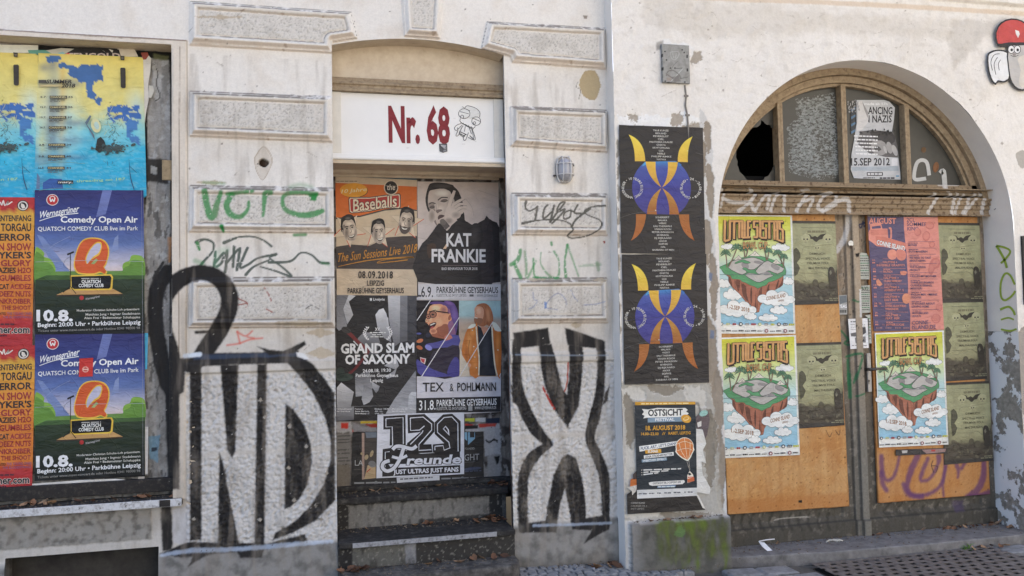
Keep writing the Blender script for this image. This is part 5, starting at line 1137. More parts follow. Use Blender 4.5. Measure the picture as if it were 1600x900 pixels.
p.poly([(30, 130), (60, 100), (95, 140), (90, 230), (75, 320), (78, 430), (60, 520), (48, 620), (36, 640), (40, 400)], c(206, 202, 198)); p.poly([(22, 100), (70, 98), (78, 120), (60, 148), (35, 150), (30, 120)], c(150, 68, 54)); p.poly([(80, 330), (110, 335), (118, 370), (95, 420), (78, 415)], c(196, 194, 190)); p.poly([(100, 200), (125, 180), (130, 215), (108, 230)], c(150, 148, 144))
p.build('paper_remnant', 'curled white paper strip with a rusty brown tip beside the yellow poster', 'torn paper')
p = Print(YL+.010); p.zoom(200, 500, 3); p.poly([(50, 520), (72, 520), (78, 745), (48, 745)], c(196, 190, 190)); p.poly([(52, 560), (72, 565), (70, 600), (54, 595)], c(150, 110, 92)); p.poly([(70, 500), (95, 500), (92, 720), (76, 722)], c(206, 206, 212)); p.build('paper_remnant', 'narrow white poster edge beside the lower comedy poster', 'torn paper')
p = Print(YL+.010); p.zoom(200, 500, 3); p.poly([(78, 60), (94, 62), (90, 230), (80, 232)], c(70, 170, 220)); p.build('paper_remnant', 'narrow bright blue poster edge right of the lower comedy poster sky', 'torn paper')
p = Print(YL+.004); p.zoom(0, 730, 5); p.poly([(240, 130), (640, 100), (900, 90), (1000, 100), (900, 120), (640, 130), (450, 140), (250, 165)], c(206, 206, 210)); p.build('paper_remnant', 'white paper edge hanging below the lower comedy poster', 'torn paper')

# yellow and blue club poster
bgf = cr_([(0, (226, 206, 108)), (.36, (214, 206, 128)), (.55, (120, 196, 214)), (.68, (44, 176, 224)), (1, (36, 160, 214))])
p = Print(YL+.0075); p.zoom(0, 60, 6.667)
vo = lambda u, v: fbm(np.array([u*3.+5]), np.array([v*4.]), 1.6, 4, 71)[0]
BLP = [[(482, 178), (590, 180), (632, 215), (600, 240), (570, 250), (500, 245), (482, 225)], [(605, 262), (640, 258), (780, 290), (870, 275), (1020, 270), (1030, 290), (1070, 290), (1070, 435), (1010, 455), (830, 458), (790, 410), (720, 390), (695, 360), (730, 320), (660, 300), (625, 300)], [(895, 455), (970, 452), (970, 545), (990, 570), (995, 620), (1065, 630), (1050, 680), (1010, 690), (985, 660), (990, 635), (905, 620)], [(1110, 705), (1450, 700), (1445, 770), (1470, 850), (1430, 870), (1420, 940), (1330, 930), (1260, 850), (1180, 880), (1120, 800)]]
BLP2 = [[(640, 460), (700, 470), (690, 520), (660, 545), (705, 560), (705, 600), (660, 590), (640, 550), (630, 500)]]
def yb(u, v):
    s = vo(u, v)-.5; k = bgf(min(1, max(0, v+.22*s*(v > .25)))); k = np.array(k)
    a = max(0, 1-abs(u-.18)/.26)*max(0, 1-abs(v-.42)/.42)*.75; a = max(a, .75*max(0, 1-abs(u-.93)/.13)*max(0, 1-abs(v-.34)/.14))
    a = min(1, a*1.3); k = k*(1-a)+np.array(c(192, 214, 206))*a
    a = max(0, 1-abs(u-.06)/.10)*max(0, 1-abs(v-.62)/.2)*.7; k = k*(1-a)+np.array(c(206, 204, 130))*a
    a = max(0, 1-abs(u-.235)/.055)*(1-v)*.75*(v < .95)*min(1, v*12); k = k*(1-a)+np.array(c(236, 190, 90))*a
    for (uu, vv, ru, rv) in ((.06, .1, .05, .03), (.06, .21, .06, .02), (.14, .08, .05, .05), (.15, .35, .06, .25), (.33, .2, .1, .03), (.35, .48, .16, .022), (.33, .60, .13, .03), (.35, .72, .16, .02), (.07, .9, .06, .05), (.14, .58, .05, .12), (.05, .74, .07, .04)):
        a = .55*math.exp(-((u-uu)/ru)**2-((v-vv)/rv)**2); k = k*(1-a)+np.array(c(84, 104, 140))*a
    x = (400*(1-v)+353*v)*(1-u)+(1490*(1-v)+1527*v)*u; y = (152*(1-u)+196*u)*(1-v)+1655*v
    wx = x+(fbm(np.array([x]), np.array([y]), .018, 4, 5)[0]-.5)*46; wy = y+(fbm(np.array([x]), np.array([y]), .018, 4, 6)[0]-.5)*46; sc_ = fbm(np.array([x*.35]), np.array([y]), .03, 4, 7)[0]
    for i_, P_ in enumerate(BLP):
        if inpoly(wx, wy, P_) and (i_ < 3 or sc_ < .62): k = np.array(c(62, 104, 170) if i_ < 3 else c(56, 104, 184))
    if inpoly((wx/6.667)*3.2156, (wy/6.667+20)*3.2156, BLP2[0]) and sc_ < .66: k = np.array(c(64, 120, 190))
    if v > .55 and sc_ > .60: k = k*.8+np.array(c(150, 214, 230))*.2
    return k
qd = [(400, 152), (1490, 196), (1527, 1655), (353, 1655)]
p.sheet(qd, yb, 80, 112)
p.zoom(0, 40, 3.2156)
p.poly([(215, 790), (250, 768), (310, 770), (318, 820), (215, 822)], c(50, 90, 170)); p.poly([(186, 740), (200, 760), (200, 822), (182, 822)], c(90, 120, 160))
rn = random.Random(4)
for i in range(70):                                     # ink spatter
    x, y = rn.gauss(560, 36), rn.gauss(560, 70); l = rn.uniform(6, 26); a = rn.uniform(0, 6.3)
    p.stroke([(x, y), (x+l*.5*math.cos(a)+rn.uniform(-5, 5), y+l*.5*math.sin(a)), (x+l*math.cos(a), y+l*math.sin(a))], rn.uniform(.8, 2), c(64, 66, 60), 3)
for i in range(26): x, y = rn.gauss(560, 30), rn.gauss(450, 40); l = rn.uniform(10, 34); a = rn.uniform(0, 6.3); p.stroke([(x, y), (x+l*math.cos(a), y+l*math.sin(a))], 1.4, c(214, 204, 110), 0)
p.poly([(490, 570), (508, 560), (525, 580), (540, 620), (500, 640), (480, 625)], c(46, 48, 46)); 
for i in range(120): x, y = rn.gauss(565, 42), 618+rn.gauss(0, 9); q = abs(rn.gauss(0, 3))+.8; p.ell(x, y, q*1.8, q, c(66, 84, 88), rn.uniform(-30, 30), 7)
p.poly([(430, 490), (455, 452), (462, 460), (440, 500), (475, 550), (480, 580)], c(90, 110, 130)); p.ell(485, 505, 24, 36, c(206, 206, 160), -15); p.ell(488, 505, 12, 20, c(170, 200, 200), -15)
p.stroke([(650, 670), (655, 740), (662, 780), (676, 825)], [1.5, 4, 6, 5], c(40, 90, 130)); p.stroke([(655, 710), (690, 742)], 2, c(40, 70, 90), 0)
for y_ in (700, 830): p.stroke([(200, y_), (300, y_-12), (430, y_-4)], 2, c(110, 150, 150))
p.zoom(0, 60, 6.667)
p.poly([(1258, 320), (1268, 312), (1300, 312), (1312, 322), (1314, 515), (1302, 525), (1275, 522), (1264, 512)], c(58, 54, 50)); p.poly([(1256, 188), (1302, 192), (1300, 236), (1262, 232)], c(58, 54, 50)); p.poly([(1266, 202), (1294, 204), (1292, 224), (1268, 222)], c(110, 104, 90))
p.rect(410, 440, 490, 472, c(80, 78, 74)); p.text('SUMMER', 490, 752, 474, 36, c(64, 60, 56), .03, skew=8); p.text('2018', 648, 785, 518, 38, c(64, 60, 56), .03, skew=8); p.rect(415, 488, 640, 510, c(190, 176, 130))
for (yb_, d, n) in ((628, '5.7.', '35'), (733, '12.7.', '36'), (840, '19.7.', '37'), (945, '26.7.', '38'), (1125, '2.8.', '39'), (1245, '9.8.', '40'), (1365, '16.8.', '41')):
    x0 = 430-(yb_-628)*.03; p.text(d, x0, x0+62, yb_-2, 18, c(60, 58, 54), .02); p.rect(x0+95, yb_-24, x0+275, yb_+6, c(62, 58, 54)); p.text('CHANNEL', x0+103, x0+268, yb_-1, 18, c(200, 190, 140), .02); p.text(n, x0+288, x0+335, yb_-2, 18, c(60, 58, 54), .02)
    p.fine(x0+97, x0+250, yb_+24, 8, c(84, 84, 80), 3, int(yb_)); p.fine(x0+97, x0+200, yb_+38, 7, c(100, 100, 96), 2, int(yb_)+1)
p.zoom(0, 40, 3.2156); p.rect(293, 780, 372, 797, c(40, 44, 50)); p.text('mary,', 298, 368, 794, 10, c(220, 220, 220), .02); p.text('threading on 187', 388, 632, 790, 12, c(150, 200, 150), .02, 778)
L2 = p.build('poster', 'yellow fading to blue summer club poster, the complete one above the upper comedy poster', 'poster', group=GL)
n = copy_to(L2, (30, 101), (30, 101), YL, 'yellow to blue summer club poster above the orange posters, cut by the photo edge'); n.location.x -= QX(223, 200, YL)-QX(57, 200, YL); n.location.z -= .012; n.location.y += .0012

# orange punk line-up poster
p = Print(YL+.0035); p.zoom(0, 300, 3.75)
ob = cr_([(0, (176, 44, 48)), (.075, (180, 46, 48)), (.1, (206, 160, 60)), (.3, (214, 140, 50)), (.6, (206, 116, 44)), (.76, (206, 120, 44)), (.80, (196, 70, 44)), (.83, (176, 44, 48)), (1, (170, 42, 50))])
p.sheet([(-425, 26), (203, 32), (189, 905), (-440, 885)], lambda u, v: ob(v+.012*math.sin(u*60)+.01*math.sin(u*23)), 26, 60)
p.ell(134, 80, 34, 32, c(46, 42, 42)); p.ell(134, 80, 29, 27, c(206, 200, 196)); p.ell(134, 80, 22, 20, c(46, 42, 42)); p.poly([(124, 66), (140, 72), (150, 92), (132, 98), (122, 84)], c(206, 200, 196))
p.stroke([(-30, 72), (0, 60), (10, 78), (20, 48), (28, 80), (50, 52), (40, 76), (72, 56)], 7, c(214, 208, 206), 3)
DB, MR = c(52, 46, 50), c(150, 48, 52)
for t_, y_, h_, cl_, x0 in (('ENTENFANG', 170, 32, DB, -12), ('TORGAU', 228, 42, DB, 6), ('ERROR', 284, 38, DB, -2), ('N SHOW', 342, 40, MR, -6), ("YKER'S", 388, 36, DB, -6), ('GLORY', 434, 34, MR, 6), ('GUMBLES', 520, 32, MR, -2), ('DEEZ NUTS', 612, 30, MR, -2), ('NKROIBER', 654, 28, MR, -4), ('THE SHOOT', 690, 24, MR, 10)): p.text(t_, x0, 182-(y_-170)*.005, y_, h_, cl_, .03)
p.text('AZIES', -12, 92, 474, 30, DB, .03); p.text('H2O', 106, 182, 474, 30, MR, .03); p.text('CAT', -4, 52, 568, 28, DB, .03); p.text('ACIDEZ', 62, 182, 568, 28, MR, .03)
p.text('THE YOUNG ONES', 42, 186, 720, 15, c(130, 90, 130), .01); p.text('ATED', -4, 36, 720, 14, DB, .02); p.text('THE BLOODSTRINGS', 18, 184, 740, 14, c(130, 90, 130), .01)
p.text('ner.com', -6, 172, 826, 40, c(40, 34, 40), .03, outline=c(222, 214, 210), ow=.03); p.fine(4, 90, 780, 10, c(90, 40, 50), 3, 3); p.fine(0, 40, 846, 8, c(70, 40, 60), 2, 4); p.stroke([(0, 838), (190, 826)], 1.2, c(200, 100, 90), 0)
O1 = p.build('poster', 'orange and red punk line-up poster below the cut yellow poster, upper of the two', 'poster', group=GL)
copy_to(O1, (48, 341), (47.4, 572.5), YL, 'orange and red punk line-up poster, lower of the two, bottom edge over the black frame', -.0005)

# comedy poster
p = Print(YL); p.zoom(0, 280, 3.4625)
sky = cr_([(0, (46, 46, 108)), (.22, (52, 66, 140)), (.38, (88, 112, 176)), (.5, (176, 176, 204)), (.565, (206, 190, 196)), (.57, (94, 128, 66)), (.62, (70, 104, 56)), (.66, (36, 48, 36)), (.74, (24, 26, 26)), (1, (22, 22, 25))])
p.sheet([(188, 58), (776, 60), (783, 834), (190, 840)], lambda u, v: sky(v), 8, 70)
p.poly([(555, 60), (606, 60), (572, 190), (520, 205)], c(98, 112, 178)); p.poly([(200, 300), (230, 310), (380, 500), (300, 500)], c(110, 130, 186)); p.poly([(640, 300), (620, 320), (600, 400), (640, 380)], c(120, 138, 190))
p.poly([(190, 500), (780, 495), (780, 520), (190, 525)], c(98, 138, 66))
for sx_, pts in ((1, [(190, 380), (215, 375), (240, 400), (238, 420), (270, 430), (295, 465), (300, 500), (270, 520), (190, 545)]), (-1, [(665, 490), (668, 455), (700, 440), (710, 415), (740, 410), (778, 428), (780, 510), (700, 512)])): p.poly(pts, c(126, 172, 66), 3); p.poly([(a, b+26) for a, b in pts], c(96, 142, 58), 3)
p.poly([(190, 545), (250, 520), (782, 520), (782, 600), (190, 600)], c(62, 92, 48)); p.poly([(192, 545), (782, 540), (782, 835), (192, 840)], lambda x, y: c(44, 60, 40) if y < 600 else c(22, 22, 24))
p.poly([(305, 626), (385, 590), (610, 592), (664, 620)], c(188, 146, 92)); p.poly([(305, 626), (664, 620), (664, 628), (305, 634)], c(60, 48, 36))
# the big Q
def qo(s): return [(490+s*a, 412+s*b) for a, b in ((-92, 50), (-82, -5), (-62, -60), (-30, -90), (20, -97), (70, -85), (98, -50), (100, 0), (85, 50), (75, 68), (90, 90), (80, 106), (55, 94), (20, 104), (-40, 104), (-78, 92))]
p.poly(qo(1.0), c(222, 178, 60), 3); p.poly(qo(.93), c(204, 84, 38), 3); p.poly([(470, 460), (462, 430), (480, 385), (515, 345), (545, 340), (552, 365), (540, 405), (520, 420), (490, 440)], c(222, 178, 60), 3); p.poly([(472, 458), (468, 430), (484, 390), (515, 352), (540, 348), (546, 368), (532, 400), (508, 416), (486, 440)], c(176, 176, 206), 3); p.poly([(492, 458), (520, 428), (530, 438), (510, 460)], c(150, 170, 110))
p.poly([(378, 520), (602, 514), (612, 530), (608, 590), (596, 600), (398, 602), (380, 590)], c(222, 184, 62)); p.poly([(386, 527), (596, 521), (603, 534), (598, 585), (590, 592), (402, 594), (388, 585)], c(22, 22, 24)); p.text('QUATSCH', 442, 544, 562, 17, c(WH), .03); p.text('COMEDY CLUB', 426, 560, 584, 17, c(WH), .03, 583); p.fine(440, 545, 540, 5, c(170, 170, 170), 3, 2)
p.stroke([(381, 405), (381, 580)], 4, c(30, 30, 34), 0); p.stroke([(364, 408), (400, 393)], 9, c(30, 30, 34), 0); p.stroke([(378, 420), (352, 440), (346, 470), (380, 490)], 1.5, c(60, 60, 70)); p.stroke([(381, 580), (342, 612)], 4, c(26, 26, 28), 0); p.stroke([(381, 580), (412, 620)], 4, c(26, 26, 28), 0)
for x, y in ((385, 322), (305, 390)): p.stroke([(x-14, y-4), (x, y+2), (x+18, y)], 2, c(90, 80, 120))
p.ell(284, 112, 33, 31, c(206, 200, 206)); p.ell(284, 112, 29, 27, c(188, 40, 46)); p.stroke([(270, 100), (276, 122), (284, 108), (292, 122), (298, 100)], 6, c(WH), 3); p.stroke([(272, 98), (284, 92), (297, 98)], 4, c(WH), 3)
p.text('Wernesgrüner', 210, 424, 212, 36, c(232, 232, 236), .015, 176, skew=8); p.stroke([(214, 226), (300, 200), (424, 184)], 4, c(226, 226, 230))
p.text('Comedy Open Air', 330, 744, 234, 32, c(238, 238, 240), .025); p.text('QUATSCH COMEDY CLUB live im Park', 206, 746, 280, 22, c(226, 228, 236), .012, 276)
p.ell(442, 642, 12, 12, c(176, 44, 46)); p.text('Wernesgrüner', 462, 542, 655, 12, c(170, 170, 176), .01, 638)
p.text('10.8.', 202, 390, 766, 56, c(240, 240, 240), .04); p.text('Moderator Christian Schulte-Loh präsentiert:', 416, 756, 716, 11, c(214, 214, 214), .008, 708); p.text('Matthias Jung • Ingmar Stadelmann', 464, 758, 738, 12, c(214, 214, 214), .008, 732); p.text('Alain Frei • Bademeister Schaluppke', 456, 758, 757, 12, c(214, 214, 214), .008, 752)
p.text('Beginn: 20:00 Uhr • Parkbühne Leipzig', 206, 760, 800, 22, c(238, 238, 238), .02, 784); p.text('Tickets unter www.mawi-concert.de oder Hotline 0341 98000 98', 206, 758, 827, 13, c(150, 150, 152), .0, 810)
p.stroke([(190, 448), (480, 440), (780, 446)], 1.6, c(170, 180, 196), 3); p.stroke([(240, 400), (300, 350), (380, 310)], 1.4, c(150, 160, 200), 4); p.stroke([(766, 62), (773, 828)], 1.2, c(150, 150, 170), 0)
C1 = p.build('poster', 'blue comedy night poster with orange Q, upper copy without a sticker', 'poster', group=GL)
C2 = copy_to(C1, (81.7, 311.8), (81.0, 537), YL, 'blue comedy night poster with orange Q, lower copy with a red sticker', .0012)
p = Print(YL-.0035); p.zoom(0, 510, 2.306); p.poly([(286, 116), (336, 113), (334, 180), (284, 182)], c(196, 48, 44)); p.ell(308, 155, 12, 11, c(214, 150, 140)); p.ell(308, 155, 8, 7, c(190, 60, 54)); p.fine(300, 317, 157, 4, c(226, 190, 180), 2, 1); p.build('sticker', 'small red sticker on the lower comedy poster', 'sticker')

# ---------------------------------------------------------------- doorway posters
KV = (.72, .71, .73); YP = YD-.008; GD = 'posters pasted on the recessed door'
p = Print(YP+.004); p.zoom(520, 640, 5.517)               # dark older poster, mostly covered
p.sheet([(170, 195), (1300, 188), (1302, 600), (160, 662)], c(40, 38, 38), 6, 4, 3, 5)
p.poly([(250, 200), (272, 200), (272, 600), (252, 605)], c(150, 124, 112)); p.poly([(272, 200), (380, 195), (380, 590), (272, 600)], c(64, 58, 54)); p.poly([(300, 480), (370, 460), (370, 590), (270, 600)], c(166, 140, 104)); p.stroke([(290, 540), (325, 510)], 8, c(170, 60, 44), 0); p.ell(340, 470, 34, 28, c(110, 108, 108), 20)
for q in ((290, 410, 16, 24), (335, 380, 14, 30), (250, 380, 12, 12)): p.ell(*q, c(150, 132, 100), 20)
p.text('LA', 190, 262, 482, 46, c(150, 150, 152), 0., 484); p.text('GHT', 1135, 1262, 440, 54, c(146, 146, 148), 0., 434); p.text('FOUNDED', 1138, 1222, 346, 18, c(130, 130, 130), .01, 344)
p.poly([(1136, 195), (1158, 195), (1158, 270), (1136, 250)], c(110, 150, 176)); p.poly([(1165, 195), (1182, 195), (1182, 240), (1220, 240), (1220, 195), (1225, 195), (1225, 250), (1165, 305)], c(100, 140, 168)); p.poly([(280, 195), (378, 195), (378, 240), (290, 245)], c(96, 104, 116))
p.stroke([(1135, 455), (1230, 448)], 2, c(120, 120, 120), 0); p.fine(1140, 1280, 540, 10, c(70, 74, 92), 3, 4, 530); p.ell(1200, 510, 80, 14, c(56, 62, 84), -6); p.fine(180, 250, 520, 8, c(70, 66, 64), 3, 6)
for x0, x1, y_ in ((185, 540, 640), (935, 1280, 602)): p.fine(x0, x1, y_, 14, c(120, 120, 122), 5, int(x0), y_-6); p.ell((x0+x1)/2+10, y_-8, 16, 18, c(110, 110, 112))
p.build('poster', 'dark older poster mostly hidden under the white football fan poster', 'poster', group=GD)
p = Print(YP+.0045); p.poly([(524.5, 274.5), (651, 278.5), (651, 281), (524.5, 277.5)], c(50, 84, 104)); p.build('paper_remnant', 'thin dark blue paper edge above the rockabilly band poster', 'torn paper')

# slam poster
p = Print(YP+.001); p.zoom(525, 460, 4.3926)
p.sheet([(4, -4), (552, -4), (551, 860), (4, 872)], lambda u, v: c(38+6*u, 36+6*u, 37+7*u), 8, 12, 1.5, 3)
gsh = lambda a, b: (lambda x, y: c(*[a+(b-a)*min(1, max(0, (y-100)/600))]*3))
def shard(pts, a, b, ax=1):
    lo = min(q[ax] for q in pts); hi = max(q[ax] for q in pts); p.poly(pts, lambda x, y: c(*[a+(b-a)*(((x, y)[ax]-lo)/(hi-lo+1e-6))]*2, (a+(b-a)*(((x, y)[ax]-lo)/(hi-lo+1e-6)))+6))
shard([(4, 0), (88, 0), (70, 70), (75, 220), (20, 250), (4, 230)], 100, 130); shard([(88, 0), (135, 10), (88, 50), (118, 140), (78, 205), (50, 100)], 176, 150)
shard([(355, 0), (440, 0), (438, 330), (400, 360), (365, 190), (358, 60)], 180, 96); shard([(440, 0), (490, 0), (490, 320), (438, 330)], 120, 80); shard([(490, 0), (552, 0), (552, 330), (490, 320)], 70, 52)
shard([(270, 140), (295, 105), (325, 95), (345, 130), (368, 230), (380, 330), (330, 300), (285, 230)], 200, 120); shard([(150, 300), (190, 260), (240, 262), (290, 290), (302, 330), (270, 420), (200, 420), (150, 340)], 130, 60); shard([(340, 150), (358, 160), (364, 230), (350, 200)], 190, 160)
shard([(360, 470), (410, 430), (432, 490), (410, 516), (330, 490)], 190, 130); shard([(130, 560), (230, 520), (250, 640), (240, 690), (135, 702)], 90, 150); shard([(190, 620), (245, 640), (255, 700), (230, 740), (190, 760), (176, 720)], 110, 170); shard([(245, 600), (300, 630), (290, 660), (275, 678), (250, 640)], 170, 110); shard([(340, 560), (390, 530), (420, 500), (400, 560), (350, 580)], 120, 150)
shard([(5, 640), (36, 604), (122, 670), (100, 780), (5, 800)], 190, 120); shard([(4, 790), (124, 770), (122, 860), (5, 870)], 130, 90); shard([(340, 820), (400, 720), (548, 520), (550, 700), (500, 820)], 120, 150); shard([(500, 690), (520, 668), (551, 672), (551, 820), (490, 818)], 180, 150); shard([(420, 780), (450, 756), (540, 800), (540, 820), (410, 820)], 160, 150)
# crowbar-like red arm
p.stroke([(60, 240), (95, 270), (150, 325), (225, 385)], [30, 26, 22, 24], c(112, 44, 44), 3); p.stroke([(225, 385), (180, 450), (130, 510), (90, 545)], [24, 20, 18, 20], c(100, 40, 42), 3); p.ell(70, 245, 34, 22, c(56, 54, 54), 20); p.ell(60, 570, 60, 26, c(50, 62, 56), -8); p.ell(30, 540, 30, 40, c(44, 54, 50)); p.stroke([(120, 320), (150, 352)], 8, c(190, 190, 190), 0)
p.text('Livelyrix', 256, 334, 42, 17, c(WH), .02); p.rect(232, 26, 246, 44, c(WH)); p.text('XV.', 268, 304, 250, 22, c(WH), .02)
for s_ in (-1, 1):
    p.stroke([(286+s_*66, 222), (286+s_*96, 262), (286+s_*60, 312)], 2.5, c(WH), 5)
    for k in range(7): y_ = 226+k*13; x_ = 286+s_*(70+20*math.sin(k/6*3.1)); p.ell(x_+s_*6, y_, 8, 3.4, c(WH), s_*-40); p.ell(x_-s_*6, y_+3, 8, 3.4, c(WH), s_*60)
p.fine(232, 342, 266, 8, c(200, 200, 200), 4, 1); p.fine(248, 316, 280, 7, c(190, 190, 190), 3, 2); p.fine(236, 330, 294, 7, c(190, 190, 190), 3, 3)
p.text('GRAND SLAM', 36, 534, 404, 62, c(220, 220, 224), .04, 396); p.text('OF SAXONY', 66, 504, 478, 60, c(216, 216, 220), .04, 472); p.text('24.08.18, 19:30', 184, 376, 536, 22, c(212, 212, 214), .02, 530); p.text('Parkbühne Geyserhaus', 136, 426, 566, 22, c(212, 212, 214), .015); p.text('Leipzig', 236, 322, 602, 22, c(212, 212, 214), .015, 600)
p.stroke([(5, 770), (130, 768), (550, 760)], 1.5, c(150, 150, 154), 0)
for x0, l_ in ((5, ('Nationaltheater', 'das Grandiose')), (130, ('Feature:', 'Jason Bartsch,', 'NRW-Meister 17')), (266, ('Einlass: 18:00', 'AK: 16,-', 'VVK: 12,-')), (384, ('Kleiststraße 52', '04157 Leipzig')), (508, ('Nonstop',))):
    for k, t_ in enumerate(l_): p.text(t_, x0, x0+len(t_)*7, 790+k*16, 9, c(206, 206, 208), .012)
p.build('poster', 'dark grey poetry slam poster with pale torn shards and red arm', 'poster', group=GD)

# rockabilly poster
p = Print(YP); p.zoom(520, 270, 6.926)
p.sheet([(28, 36), (912, 78), (912, 1330), (44, 1322)], c(186, 166, 142), 6, 10)
OR = c(196, 96, 38)
p.poly([(28, 108), (910, 150), (910, 400), (820, 390), (560, 400), (300, 470), (36, 500)], OR); p.poly([(36, 488), (300, 462), (560, 395), (760, 378), (910, 402), (910, 414), (740, 392), (560, 410), (300, 478), (36, 502)], c(64, 58, 56))
p.ell(232, 192, 150, 78, c(60, 52, 48), 0); p.ell(226, 188, 150, 78, c(210, 142, 44)); p.text('10 Jahre', 92, 362, 222, 40, c(222, 192, 150), .01, 196, skew=10); p.fine(36, 262, 94, 6, c(60, 56, 52), 6, 5)
p.poly([(168, 285), (180, 262), (400, 262), (560, 240), (720, 222), (736, 240), (736, 370), (720, 390), (560, 386), (400, 420), (200, 442), (176, 425)], c(52, 44, 44)); p.poly([(176, 290), (186, 270), (400, 269), (560, 248), (716, 230), (728, 246), (728, 366), (716, 382), (560, 378), (400, 412), (204, 434), (184, 420)], c(196, 176, 156)); p.poly([(188, 296), (196, 280), (400, 280), (560, 260), (706, 243), (716, 256), (716, 358), (706, 370), (560, 366), (400, 400), (212, 422), (194, 410)], c(168, 52, 46))
p.text('Baseballs', 222, 690, 420, 130, c(206, 188, 166), .015, 362, outline=c(60, 40, 40), ow=.03, h1=122); p.ell(630, 160, 78, 80, c(196, 176, 156)); p.ell(630, 160, 68, 70, c(46, 42, 42)); p.text('the', 584, 672, 186, 60, c(206, 194, 180), .005, skew=6); p.stroke([(566, 140), (690, 146)], 3, c(190, 180, 168), 0)
p.poly([(36, 800), (200, 775), (400, 790), (580, 700), (760, 686), (912, 684), (912, 1046), (42, 1038)], c(70, 62, 60))
def star(cx, cy, r, rot):
    P = [(cx+(r if k % 2 == 0 else r*.42)*math.cos(R(rot+36*k)), cy+(r if k % 2 == 0 else r*.42)*math.sin(R(rot+36*k))) for k in range(10)]
    p.poly(P, c(196, 178, 156)); p.stroke(P, 2, c(80, 64, 58), 0, True)
    for k in (2, 4, 6): p.stroke([P[k], P[k+1]], 7, c(190, 72, 50), 0)
star(170, 620, 190, -60); star(490, 650, 185, -88); star(800, 540, 190, -84)
def head(cx, cy, s, hair, face, tilt, flip=1, beard=False):
    ct, st = math.cos(R(tilt)), math.sin(R(tilt)); T = lambda P: [(cx+s*(flip*a*ct-b*st), cy+s*(flip*a*st+b*ct)) for a, b in P]
    p.poly(T([(-78, -100), (-60, -150), (-20, -168), (40, -165), (70, -140), (80, -90), (74, -30), (60, 10), (-80, 10), (-92, -40)]), c(44, 40, 40), 3)
    p.poly(T([(-88, -10), (-74, -20), (-66, 30), (-80, 40)]), c(150, 136, 126), 3)
    p.poly(T([(-66, -84), (-40, -112), (0, -120), (40, -114), (62, -90), (72, -20), (66, 40), (52, 90), (18, 122), (-20, 122), (-52, 90), (-70, 30)]), c(176, 160, 146), 3)
    p.poly(T([(-66, -60), (-40, -70), (-46, 20), (-30, 90), (-10, 118), (-50, 92), (-70, 30)]), c(128, 116, 108), 3)
    p.poly(T([(-68, -70), (-72, -110), (-40, -150), (10, -176), (66, -156), (78, -100), (66, -66), (58, -96), (30, -116), (-10, -120), (-44, -108), (-60, -86)]), c(40, 36, 36), 3)
    fb = c(176, 160, 146)
    for bx, by, rx, ry, cl_ in ((-42, 20, 30, 84, (112, 100, 92)), (26, 26, 30, 34, (206, 192, 178)), (8, -70, 46, 24, (202, 188, 174)), (0, 104, 34, 18, (136, 122, 112)), (8, 0, 10, 30, (204, 190, 176)), (56, 40, 16, 50, (140, 126, 116))): p.blob(*T([(bx, by)])[0], rx*s, ry*s, c(cl_), fb)
    p.blob(*T([(10, -130)])[0], 40*s, 22*s, c(92, 86, 84), c(40, 36, 36))
    for sx in (-28, 32): p.stroke(T([(sx-20, -40), (sx, -48), (sx+20, -40)]), 9*s, c(56, 48, 46)); p.ell(*T([(sx, -22)])[0], 11*s, 6*s, c(46, 40, 40)); p.stroke(T([(sx-16, -26), (sx, -32), (sx+16, -26)]), 3*s, c(60, 52, 50))
    p.stroke(T([(6, -20), (14, 14), (8, 28), (-10, 30)]), 5*s, c(112, 98, 92))
    if beard: p.poly(T([(-60, 40), (-30, 50), (6, 44), (40, 50), (64, 30), (52, 92), (18, 124), (-20, 124), (-52, 90)]), c(84, 74, 70), 2)
    p.poly(T([(-34, 56), (4, 66), (44, 52), (30, 84), (4, 92), (-22, 82)]), c(70, 54, 52), 2); p.poly(T([(-28, 60), (4, 68), (38, 57), (26, 74), (4, 79), (-18, 74)]), c(214, 204, 194), 2)
head(185, 620, .98, 0, 0, -14); head(500, 655, .92, 0, 0, -6, beard=False); head(790, 540, .98, 0, 0, 10, -1, True)
p.zoom(510, 260, 4.09); YE = c(200, 134, 44)
p.text('The Sun Sessions Live 2018', 66, 574, 612, 56, YE, .005, 550, skew=10); p.stroke([(76, 640), (250, 604), (420, 586), (558, 580), (380, 596), (330, 618), (520, 598)], [3, 6, 7, 8, 4, 4, 6], YE)
for i in range(40): y_ = 455+i*5; p.stroke([(70, y_+40), (578, y_)], .7, c(84, 76, 72), 0) if 470 < y_ < 608 else None
p.text('08.09.2018', 204, 424, 714, 44, c(46, 42, 42), .015, 716, sp=1.1); p.text('LEIPZIG', 260, 368, 762, 32, c(46, 42, 42), .015); p.text('PARKBÜHNE GEYSERHAUS', 136, 494, 812, 34, c(46, 42, 42), .015, 810)
p.build('poster', 'cream and orange rockabilly band poster with three grinning heads on stars', 'poster', group=GD)

